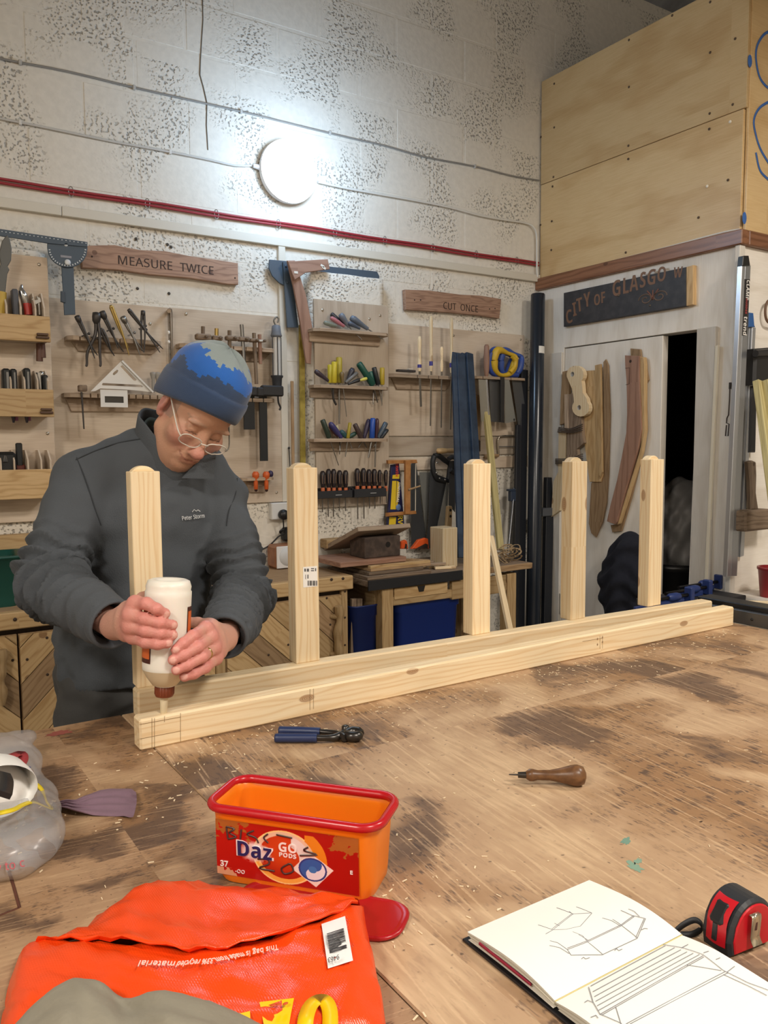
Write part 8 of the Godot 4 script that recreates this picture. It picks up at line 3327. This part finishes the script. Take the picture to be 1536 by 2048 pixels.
func build_tub() -> void:
	var hr := 1.008
	var c4 := [H(417, 1611, hr), H(758, 1661, hr), H(800, 1590, hr), H(466, 1550, hr)]
	var ax: Vector3 = ((c4[1] - c4[0]) + (c4[2] - c4[3])).normalized()
	var cen: Vector3 = (c4[0] + c4[1] + c4[2] + c4[3]) / 4.0
	var L: float = (c4[0].distance_to(c4[1]) + c4[2].distance_to(c4[3])) / 2.0
	var D: float = absf(((c4[3] + c4[2] - c4[0] - c4[1]) / 2.0).dot(ax.cross(Vector3.UP)))
	var bas := Basis(ax, Vector3.UP, ax.cross(Vector3.UP))
	var y0 := 0.9015
	var t := thing("plastic_tub", "open orange plastic tub with a red rim and washing pod label", "tub", Vector3(cen.x, y0, cen.z), "", bas)
	var h := hr - y0
	var orange := StandardMaterial3D.new()
	orange.albedo_color = hx("f08018")
	orange.roughness = 0.3
	orange.subsurf_scatter_enabled = true
	orange.subsurf_scatter_strength = 0.15
	var rr := []
	for q in [[0.0, 0.87, -0.012], [0.006, 0.90, 0.0], [0.02, 0.91, 0.0], [h * 0.85, 0.945, 0.0], [h - 0.012, 0.95, 0.0], [h - 0.01, 0.97, 0.0], [h, 0.97, 0.0], [h, 0.945, 0.0], [h * 0.85, 0.925, 0.0], [0.012, 0.85, 0.0]]:
		var ring := []
		for p in rrect(L * q[1], D * q[1], 0.024):
			ring.append(Vector3(p.x, q[0], -p.y))
		rr.append(ring)
	var st := S_()
	rings(st, rr, true, true, true)
	obj("tub_wall", st, orange, t, false)
	st = S_()
	var pts := []
	for p in rrect(L * 0.985, D * 0.985, 0.027, 7):
		pts.append(Vector3(p.x, h - 0.002, -p.y))
	pts.append(pts[0])
	tube(st, pts, 0.0062, 10)
	obj("rim", st, mat(hx("b5161f"), 0.25), t, false)
	# printed label on the front wall
	var w := 400
	var hh := 190
	var im := Image.create(w, hh, false, Image.FORMAT_RGB8)
	var n := noise(3, 6.0, 3)
	for yy in hh:
		for xx in w:
			var u := float(xx) / w
			var v := float(yy) / hh
			var q := n.get_noise_2d(u * 2.0, v)
			var c := hx("b81a12").lerp(hx("9c120e"), u * 0.6)
			var dx := (u - 0.49) * 2.1
			var dy := v - 0.52
			var r := sqrt(dx * dx + dy * dy)
			if r < 0.45:
				c = hx("d9501c").lerp(hx("b02a14"), clampf(r * 2.0 + dy, 0, 1))
				if r > 0.38:
					c = hx("f3b24c") if dy > -0.1 else hx("e8c6a8")
				if dx > 0.1 and r > 0.22 and r < 0.4 and dy < 0.05:
					c = hx("e6dcd8")
			elif r < 0.475:
				c = hx("f8d68a")
			if dx > 0.3 and r > 0.45 and r < 0.62 and dy > -0.45 and dy < 0.2:
				c = hx("e48a22")
			var sp := sqrt(pow((u - 0.28) * 2.1, 2) + pow(v - 0.5, 2) * 1.6)
			if sp < 0.26 + q * 0.12:
				c = c.lerp(hx("efe6e2"), clampf((0.28 - sp) * 8.0, 0, 0.92))
			var px_ := (u - 0.685) * 2.1
			var py := v - 0.66
			var rot := Vector2(px_ * 0.8 + py * 0.6, -px_ * 0.6 + py * 0.8)
			var pr := maxf(absf(rot.x), absf(rot.y))
			if pr < 0.215: c = hx("f0e4dc")
			if rot.length() < 0.205:
				c = hx("2f62ad")
				var an := atan2(rot.y, rot.x) + rot.length() * 9.0
				if sin(an) > 0.2: c = hx("e9eaf2")
				if rot.length() > 0.18: c = hx("2b3f86")
				if rot.length() < 0.06: c = hx("3f7cc0")
			if (u < 0.2 + q * 0.14 and v < 0.2 + q * 0.3) or (u > 0.82 - q * 0.1 and v < 0.2 + q * 0.25 + (u - 0.8) * 0.6):
				c = hx("a8642a")
			if u < 0.1 + q * 0.1 and v > 0.86: c = hx("d9a07c")
			im.set_pixel(xx, yy, c)
	var lm := StandardMaterial3D.new()
	lm.albedo_texture = ImageTexture.create_from_image(im)
	lm.roughness = 0.3
	st = S_()
	smooth(st)
	var P := func(u: float, v: float, e: float) -> Vector3:      # on the sloping front wall
		var y := lerpf(h * 0.84, h * 0.10, v)
		var k := lerpf(0.91, 0.945, (y - 0.02) / (h * 0.85 - 0.02))
		return Vector3(lerpf(-0.43, 0.39, u) * L, y, D * k / 2 + e)
	for i in 8:
		for q in [[0, 0], [1, 1], [1, 0], [0, 0], [0, 1], [1, 1]]:
			var u: float = (i + q[0]) / 8.0
			st.set_uv(Vector2(u, q[1]))
			st.add_vertex(P.call(u, float(q[1]), 0.0009))
	obj("printed_label", st, lm, t, false)
	var slope: Vector3 = (P.call(0.5, 0.0, 0.0) - P.call(0.5, 1.0, 0.0)).normalized()
	var gx := t.global_transform
	var put := func(s: String, size: float, u: float, v: float, col: String, bold: bool, stretch: float, e: float) -> void:
		letters(t, s, size, gx * P.call(u, v, e), gx.basis.x, gx.basis * slope, mat(hx(col), 0.35), bold, stretch)
	put.call("Daz", 0.0225, 0.276, 0.475, "f4f2f4", true, 1.08, 0.0014)
	put.call("Daz", 0.021, 0.276, 0.475, "1f2a60", true, 1.06, 0.0022)
	put.call("GO", 0.0125, 0.517, 0.34, "f3ece8", true, 1.1, 0.0016)
	put.call("PODS", 0.0058, 0.515, 0.475, "f3ece8", true, 1.25, 0.0016)
	put.call("37", 0.008, 0.055, 0.80, "f3ece8", true, 1.0, 0.0016)
	put.call("-OO", 0.005, 0.17, 0.9, "f3ece8", false, 1.2, 0.0016)
	put.call("E", 0.005, 0.95, 0.6, "f3ece8", true, 1.2, 0.0016)
	# marker pen scrawl
	var ink := mat(hx("4a3a38"), 0.4)
	for s in [[[0.08, 0.12], [0.09, 0.34]], [[0.08, 0.12], [0.14, 0.14], [0.10, 0.22], [0.15, 0.28], [0.09, 0.34]], [[0.19, 0.13], [0.18, 0.31]], [[0.28, 0.12], [0.23, 0.2], [0.29, 0.24], [0.31, 0.33]], [[0.38, 0.14], [0.35, 0.22], [0.38, 0.3]], [[0.44, 0.13], [0.55, 0.15]], [[0.66, 0.27], [0.63, 0.34], [0.72, 0.38], [0.60, 0.44]], [[0.30, 0.62], [0.37, 0.6], [0.38, 0.68], [0.31, 0.78], [0.42, 0.79]], [[0.52, 0.62], [0.47, 0.72], [0.49, 0.81], [0.55, 0.74], [0.54, 0.63], [0.52, 0.62]]]:
		var line := []
		for q in s:
			line.append(P.call(q[0], q[1], 0.0017))
		st = S_()
		ribbon(st, curve(line, 4), Vector3.BACK, 0.0022, 0.0005)
		obj("pen_stroke", st, ink, t, false)
	# its lid under the bag
	t = thing("tub_lid", "red plastic tub lid half under the orange bag", "lid", H(735, 1825, 0.9))
	st = S_()
	var lc := H(668, 1822, 0.905)
	rr = []
	for q in [[0.0, 0.96], [0.003, 1.0], [0.006, 1.0], [0.0075, 0.97], [0.0055, 0.92]]:
		var ring := []
		for p in rrect(L * 0.92 * q[1], D * 0.8 * q[1], 0.03):
			ring.append(Vector3(lc.x, 0.9004, lc.z) + bas * Vector3(p.x - 0.02, q[0], -p.y))
		rr.append(ring)
	rings(st, rr, true, true, true)
	obj("lid_plate", st, mat(hx("a5141d"), 0.3), t)

func build_bag() -> void:
	var t := thing("shopping_bag", "bright orange woven plastic shopping bag lying folded in the foreground", "bag", H(400, 1900, 0.9))
	var m := StandardMaterial3D.new()
	m.albedo_color = hx("ee4a12")
	m.roughness = 0.27
	m.heightmap_enabled = true
	var wv := Image.create(128, 128, false, Image.FORMAT_RGB8)
	for x in 128:
		for y in 128:
			var s := 0.5 + 0.5 * absf(sin(x * TAU / 16.0)) * (1.0 if (x / 8 + y / 8) % 2 else 0.4)
			wv.set_pixel(x, y, Color(s, s, s))
	m.heightmap_texture = ImageTexture.create_from_image(wv)
	m.heightmap_scale = 0.035
	m.uv1_triplanar = true
	m.uv1_scale = Vector3.ONE * 26.0
	var g := func(rows: Array) -> Array:
		var out := []
		for r in rows:
			var o := []
			for q in r:
				o.append(H(q[0], q[1], q[2]))
			out.append(o)
		return out
	var st := S_()
	sheet(st, g.call([
		[[60, 1895, 0.902], [150, 1874, 0.902], [292, 1779, 0.902], [450, 1781, 0.902], [600, 1794, 0.902], [722, 1812, 0.902]],
		[[70, 1885, 0.925], [150, 1866, 0.932], [292, 1771, 0.942], [450, 1773, 0.945], [600, 1786, 0.945], [706, 1794, 0.945]],
		[[72, 1880, 0.932], [170, 1862, 0.948], [300, 1815, 0.953], [440, 1835, 0.956], [605, 1812, 0.953], [712, 1799, 0.948]],
		[[76, 1872, 0.938], [220, 1877, 0.956], [330, 1882, 0.968], [432, 1889, 0.972], [590, 1850, 0.966], [716, 1803, 0.951]],
		[[77, 1876, 0.934], [220, 1882, 0.950], [330, 1888, 0.961], [432, 1896, 0.964], [590, 1857, 0.960], [716, 1808, 0.945]]]), 6, 5, 0.009, 12)
	obj("folded_flap", st, m, t)
	st = S_()
	var body := sheet(st, g.call([
		[[40, 1912, 0.902], [72, 1880, 0.926], [230, 1884, 0.948], [432, 1893, 0.960], [590, 1856, 0.956], [714, 1812, 0.940], [726, 1830, 0.902]],
		[[22, 1950, 0.902], [62, 1920, 0.938], [230, 1930, 0.956], [432, 1935, 0.962], [600, 1905, 0.956], [724, 1868, 0.940], [736, 1885, 0.902]],
		[[8, 2010, 0.902], [48, 1985, 0.935], [225, 1990, 0.954], [432, 1992, 0.960], [615, 1975, 0.953], [742, 1945, 0.934], [754, 1965, 0.902]],
		[[-6, 2080, 0.902], [30, 2060, 0.93], [215, 2070, 0.95], [432, 2075, 0.955], [630, 2065, 0.948], [760, 2045, 0.925], [770, 2060, 0.902]],
		[[-40, 2200, 0.902], [10, 2190, 0.91], [210, 2200, 0.925], [432, 2210, 0.93], [640, 2200, 0.92], [770, 2180, 0.91], [780, 2190, 0.902]]]), 6, 6, 0.009, 15)
	obj("body_panel", st, m, t)
	# height of the bag's skin above a point
	var skin := func(px: float, py: float, lift: float) -> Vector3:
		var h := 0.95
		for it in 4:
			var p := H(px, py, h)
			var bd := 9.0
			for row in body:
				for v in row:
					var d: float = Vector2(v.x - p.x, v.z - p.z).length_squared()
					if d < bd:
						bd = d
						h = v.y
		return H(px, py, h + lift)
	# stitched seam, print, barcode sticker
	var white := mat(hx("f0d8cc"), 0.5)
	var put := func(s: String, size: float, a: Array, b: Array, col: Material) -> void:
		var p: Vector3 = skin.call(a[0], a[1], 0.0065)
		var q: Vector3 = skin.call(b[0], b[1], 0.0065)
		var rt := (q - p).normalized()
		var o := letters(t, s, size, (p + q) / 2, rt, Vector3.UP.cross(rt), col, false, p.distance_to(q) / 0.1)
		var wd: float = o.mesh.get_aabb().size.x
		o.scale = Vector3(p.distance_to(q) / wd, 1, 1)
	put.call("This bag is", 0.0085, [556, 1894], [492, 1908], white)
	put.call("made from", 0.0085, [488, 1909], [432, 1920], white)
	put.call("33% recycled", 0.0085, [427, 1921], [354, 1928], white)
	put.call("material", 0.0085, [349, 1928], [278, 1926], white)
	st = S_()
	var lab := []
	for i in 5:
		var row := []
		for k in 4:
			row.append(skin.call(lerpf(lerpf(643, 690, k / 3.0), lerpf(656, 706, k / 3.0), i / 4.0), lerpf(lerpf(1848, 1832, k / 3.0), lerpf(1937, 1921, k / 3.0), i / 4.0), 0.0035))
		lab.append(row)
	rings(st, lab, false)
	obj("barcode_sticker", st, mat(hx("e8e6e4"), 0.5), t)
	var ink := mat(hx("2d2c30"), 0.5)
	for k in 17:
		st = S_()
		var f := k / 17.0
		var wd: float = [0.0011, 0.0006, 0.0014, 0.0008][k % 4]
		ribbon(st, [skin.call(lerpf(654, 660, f), lerpf(1868, 1908, f), 0.0047), skin.call(lerpf(687, 694, f), lerpf(1857, 1897, f), 0.0047)], Vector3.UP, wd, 0.0004)
		obj("bar", st, ink, t)
	letters(t, "9463", 0.004, skin.call(667, 1917, 0.005), (skin.call(690, 1910, 0.0) as Vector3 - skin.call(655, 1921, 0.0) as Vector3) * -1.0, (skin.call(660, 1930, 0.0) as Vector3 - skin.call(658, 1915, 0.0) as Vector3), ink, false)
	var yel := mat(hx("f6c400"), 0.4)
	for e in [[[478, 2027], [500, 2022], [502, 2070], [482, 2072]], [[519, 2004], [588, 1996], [576, 2062], [530, 2064]]]:
		st = S_()
		var row0 := [skin.call(e[0][0], e[0][1], 0.004), skin.call(e[1][0], e[1][1], 0.004)]
		var row1 := [skin.call(e[3][0], e[3][1], 0.004), skin.call(e[2][0], e[2][1], 0.004)]
		var mid := [(row0[0] + row1[0]) / 2 + Vector3(0, 0.001, 0), (row0[1] + row1[1]) / 2 + Vector3(0, 0.001, 0)]
		rings(st, [row0, mid, row1], false)
		obj("yellow_print", st, yel, t)
	st = S_()
	var arch := []
	for q in [[610, 2066], [612, 2035], [622, 2010], [638, 1999], [652, 2003], [660, 2025], [660, 2066]]:
		arch.append(skin.call(q[0], q[1], 0.004))
	ribbon(st, curve(arch, 4), Vector3.UP, 0.015, 0.0008)
	obj("yellow_print", st, yel, t)
	for q in [[546, 2010], [558, 2008], [571, 2007]]:
		st = S_()
		ball(st, skin.call(q[0], q[1], 0.0045), Vector3(0.003, 0.0006, 0.002), Basis(), 8, 4)
		obj("print_hole", st, mat(hx("c9501c"), 0.5), t)
	# grey cloth thrown over the bag
	t = thing("grey_cloth", "olive-grey cloth garment heaped over the orange bag at the bottom edge", "cloth", H(280, 2040, 0.95))
	st = S_()
	sheet(st, g.call([
		[[10, 2070, 0.935], [70, 2018, 0.94], [135, 1976, 0.945], [158, 1966, 0.945], [200, 1972, 0.945], [245, 2002, 0.945], [330, 1996, 0.945], [420, 2012, 0.945], [540, 2062, 0.935]],
		[[15, 2062, 0.955], [66, 2010, 0.965], [132, 1965, 0.972], [155, 1954, 0.978], [200, 1962, 0.982], [248, 1994, 0.972], [330, 1984, 0.985], [420, 2002, 0.98], [532, 2052, 0.96]],
		[[12, 2085, 0.965], [66, 2036, 0.975], [128, 1995, 0.985], [165, 1985, 0.993], [210, 1992, 0.985], [258, 2018, 0.975], [335, 2012, 0.998], [425, 2030, 0.99], [540, 2080, 0.965]],
		[[5, 2140, 0.97], [62, 2095, 0.985], [125, 2060, 0.998], [172, 2050, 0.99], [225, 2056, 0.995], [270, 2070, 0.99], [345, 2064, 1.005], [440, 2085, 0.995], [560, 2130, 0.965]],
		[[0, 2300, 0.95], [60, 2280, 0.96], [120, 2260, 0.965], [180, 2250, 0.965], [240, 2250, 0.965], [290, 2250, 0.965], [360, 2250, 0.965], [460, 2260, 0.955], [580, 2290, 0.93]]]), 5, 5, 0.004, 33)
	obj("fabric", st, cloth(hx("8d8777"), 44, 0.04, 50.0, 0.1), t)

func build_notebook() -> void:
	var x0 := 0.588
	var x1 := 0.797
	var zs := 3.020
	var prof := func(z: float) -> float:      # height of the open pages
		var d := z - zs
		if d < 0.0:
			var u := clampf(-d / 0.146, 0.0, 1.0)
			return 0.904 + 0.006 + 0.0135 * pow(sin(u * PI * 0.82 + 0.22), 1.0) * (1.0 - 0.45 * u) + 0.001
		var u2 := clampf(d / 0.146, 0.0, 1.0)
		return 0.904 + 0.009 + 0.007 * sin(minf(u2 * 2.6, 1.0) * PI / 2) - 0.005 * u2 * u2
	var t := thing("notebook", "open black notebook with pencil furniture sketches on white pages", "notebook", Vector3((x0 + x1) / 2, 0.9, zs))
	var st := S_()
	box(st, Vector3((x0 + x1) / 2, 0.9022, zs), Vector3(x1 - x0 + 0.008, 0.0035, 0.302), Basis(), 0.0015)
	obj("cover", st, mat(hx("1b1b1e"), 0.5), t)
	var paper := mat(hx("f3f1ea"), 0.75)
	for side in 2:
		var za := zs - 0.146 if side == 0 else zs + 0.0005
		var zb := zs - 0.0005 if side == 0 else zs + 0.146
		var top := []
		for k in 5:
			var row := []
			var bow := 0.0
			for i in 25:
				var z := lerpf(za, zb, i / 24.0)
				row.append(Vector3(lerpf(x0, x1, k / 4.0), prof.call(z) + 0.0012 * sin(k * 0.8) * sin(i * 0.13), z))
			top.append(row)
		st = S_()
		rings(st, top, false)
		obj("open_page", st, paper, t)
		# leaves beneath, a little fanned at the near edge
		for lf in 5:
			var f := 1.0 - (lf + 1) / 6.5
			var rr := []
			for k in 2:
				var row := []
				for i in 17:
					var z := lerpf(za + 0.001 * lf, zb, i / 16.0)
					row.append(Vector3([x0 + 0.0006 * (lf % 2) - (0.0 if side else 0.002 * sin(lf * 2.0)), x1][k], lerpf(0.9042, prof.call(z), f) - 0.0002, z))
				rr.append(row)
			st = S_()
			rings(st, rr, false)
			obj("leaf", st, mat(hx("d9d2c0" if lf % 2 else "efeadd"), 0.8), t)
	st = S_()
	ribbon(st, curve([Vector3(x0 - 0.003, 0.914, zs - 0.12), Vector3(x0 - 0.002, 0.913, zs - 0.07), Vector3(x0 - 0.001, 0.912, zs - 0.035)], 4), Vector3.LEFT, 0.003, 0.002)
	obj("ribbon_marker", st, mat(hx("8c1f38"), 0.6), t)
	var gut := S_()
	ribbon(gut, [Vector3(x0, prof.call(zs) + 0.0006, zs), Vector3(x1, prof.call(zs) + 0.0006, zs)], Vector3.UP, 0.0015, 0.0004)
	obj("gutter", gut, mat(hx("d6c98c"), 0.8), t)
	# elastic loop
	st = S_()
	ribbon(st, curve([H(1345, 1868, 0.906), H(1366, 1850, 0.915), H(1388, 1840, 0.919), H(1402, 1847, 0.915), H(1402, 1858, 0.908), H(1385, 1868, 0.904), H(1362, 1869, 0.904)], 5), Vector3(0.3, 0.5, 1), 0.007, 0.0012)
	obj("elastic", st, mat(hx("17171a"), 0.6), t)
	# pencil sketches
	var pen := mat(hx("8f9194"), 0.8)
	var lines := [
		[[595, 213], [497, 290]], [[588, 213], [492, 286]], [[595, 213], [515, 182]], [[595, 215], [575, 200]], [[685, 208], [610, 178]], [[595, 213], [685, 208]], [[497, 290], [425, 265]], [[497, 290], [462, 310]], [[685, 210], [630, 272], [560, 288], [497, 290]], [[505, 258], [530, 272]],
		[[567, 385], [665, 348], [828, 270], [890, 225]], [[567, 378], [665, 342], [828, 264], [888, 219]], [[890, 222], [945, 235], [905, 330], [735, 410], [585, 412], [567, 385]], [[938, 236], [898, 326]], [[567, 385], [520, 352], [482, 342]], [[575, 404], [530, 376], [480, 365]], [[665, 348], [640, 318], [590, 298]], [[670, 342], [620, 312]], [[825, 272], [780, 245], [735, 232]], [[830, 268], [785, 238]], [[890, 225], [825, 195]], [[915, 225], [890, 200], [862, 188]], [[665, 348], [740, 410]], [[828, 268], [905, 328]], [[635, 430], [645, 422], [655, 430], [675, 424]], [[795, 390], [805, 380], [815, 390], [832, 382]], [[925, 290], [940, 282], [955, 284]],
		[[670, 565], [692, 640], [725, 697]], [[680, 560], [1040, 365]], [[690, 588], [1085, 375]], [[697, 612], [1115, 385]], [[704, 634], [1145, 395]], [[711, 656], [1175, 402]], [[718, 678], [1205, 408]], [[725, 697], [1222, 414]], [[735, 700], [1226, 420]], [[870, 744], [1345, 495]], [[850, 744], [1330, 490]], [[1030, 360], [1120, 375], [1220, 408], [1320, 485], [1440, 545], [1536, 580]], [[1150, 360], [1120, 375]], [[1145, 460], [1310, 486]], [[1320, 505], [1440, 560], [1530, 606]], [[725, 697], [830, 742]], [[800, 660], [826, 744]], [[1225, 400], [1250, 392]], [[1285, 432], [1305, 424]], [[1340, 492], [1375, 465]], [[650, 640], [665, 630], [690, 640]], [[680, 712], [705, 702], [715, 715]]]
	for ln in lines:
		var pts := []
		for q in ln:
			var p := H(900 + q[0] / 2.415, 1740 + q[1] / 2.415, 0.918)
			for it in 2:
				p = H(900 + q[0] / 2.415, 1740 + q[1] / 2.415, prof.call(p.z) + 0.0009)
			pts.append(p)
		var dense := []
		for i in pts.size() - 1:
			for k in 8:
				var p: Vector3 = (pts[i] as Vector3).lerp(pts[i + 1], k / 8.0)
				p.y = prof.call(p.z) + 0.0011
				dense.append(p)
		dense.append(pts[-1])
		st = S_()
		ribbon(st, dense, Vector3.UP, 0.0007, 0.0003)
		obj("pencil_line", st, pen, t)

func build_tape() -> void:
	var a := H(1461, 1919, 0.9)
	var b := H(1542, 1886, 0.9)
	var x := (b - a)
	x.y = 0
	x = x.normalized()
	var n := x.cross(Vector3.UP)
	if n.dot(EYE - a) < 0:
		n = -n
	var bas := Basis(x, Vector3.UP, x.cross(Vector3.UP))
	var d := 0.043
	bas = bas * Basis.from_scale(Vector3.ONE * 0.9)
	var t := thing("tape_measure", "red and black pocket tape measure with a steel belt clip beside the notebook", "tape measure", a, "", bas)
	var shape := [Vector2(0.0, 0.0), Vector2(0.070, 0.0), Vector2(0.078, 0.006), Vector2(0.080, 0.02)]
	for i in 13:
		var an := deg_to_rad(5.0 + i * 11.5)
		shape.append(Vector2(0.041 + cos(an) * 0.039, 0.033 + sin(an) * 0.037))
	shape.append_array([Vector2(0.002, 0.042), Vector2(-0.003, 0.02)])
	var st := S_()
	prism(st, shape, d, Transform3D(Basis(), Vector3(0, 0, -d)), 0.004)
	obj("case", st, mat(hx("2a2c30"), 0.45), t, false)
	var red := mat(hx("c01a26"), 0.3)
	var inner := []
	for p in shape:
		inner.append(Vector2(0.040, 0.034) + ((p as Vector2) - Vector2(0.040, 0.034)) * Vector2(0.86, 0.84))
	st = S_()
	prism(st, inner, 0.003, Transform3D(Basis(), Vector3(0.001, -0.001, -0.001)), 0.0015)
	obj("side_panel", st, red, t, false)
	# red front shield round the thumb lock
	st = S_()
	var rr := []
	for i in 9:
		var f := i / 8.0
		var c := Vector2(0.040, 0.033) + Vector2(cos(deg_to_rad(lerpf(118, 205, f))) * 0.0425, sin(deg_to_rad(lerpf(118, 205, f))) * 0.0405)
		if f > 0.75:
			c = Vector2(-0.0035, lerpf(0.024, 0.012, (f - 0.75) * 4.0))
		var row := []
		for k in 5:
			var zz := lerpf(-0.006, -d + 0.006, k / 4.0)
			row.append(Vector3(c.x - 0.003 * sin(k / 4.0 * PI), c.y, zz))
		rr.append(row)
	rings(st, rr, false)
	obj("front_shield", st, red, t, false)
	st = S_()
	box(st, Vector3(0.006, 0.050, -d / 2), Vector3(0.014, 0.03, 0.021), Basis(Vector3.BACK, -0.62), 0.004)
	obj("thumb_lock", st, mat(hx("202225"), 0.4), t, false)
	st = S_()
	box(st, Vector3(-0.0045, 0.028, -d / 2), Vector3(0.005, 0.024, 0.008), Basis(Vector3.BACK, -0.1), 0.002)
	obj("lock_stem", st, mat(hx("202225"), 0.4), t, false)
	var steel := mat(hx("c9bfa9"), 0.22, 0.9)
	st = S_()
	var clip := []
	for q in [[0.054, 0.0035], [0.0535, 0.008], [0.050, 0.0085], [0.024, 0.0065], [0.019, 0.0085], [0.015, 0.0115]]:
		clip.append(Vector3(0.036, q[0], q[1]))
	ribbon(st, clip, Vector3.BACK, 0.017, 0.0012)
	obj("belt_clip", st, steel, t, false)
	st = S_()
	box(st, Vector3(0.036, 0.040, 0.0083), Vector3(0.004, 0.012, 0.0008), Basis(Vector3.BACK, -0.1), 0.0003)
	obj("clip_slot", st, mat(hx("4a2a26"), 0.5), t, false)
	st = S_()
	box(st, Vector3(0.084, 0.012, -d / 2), Vector3(0.012, 0.006, 0.02), Basis(), 0.001)
	obj("tape_hook", st, steel, t, false)
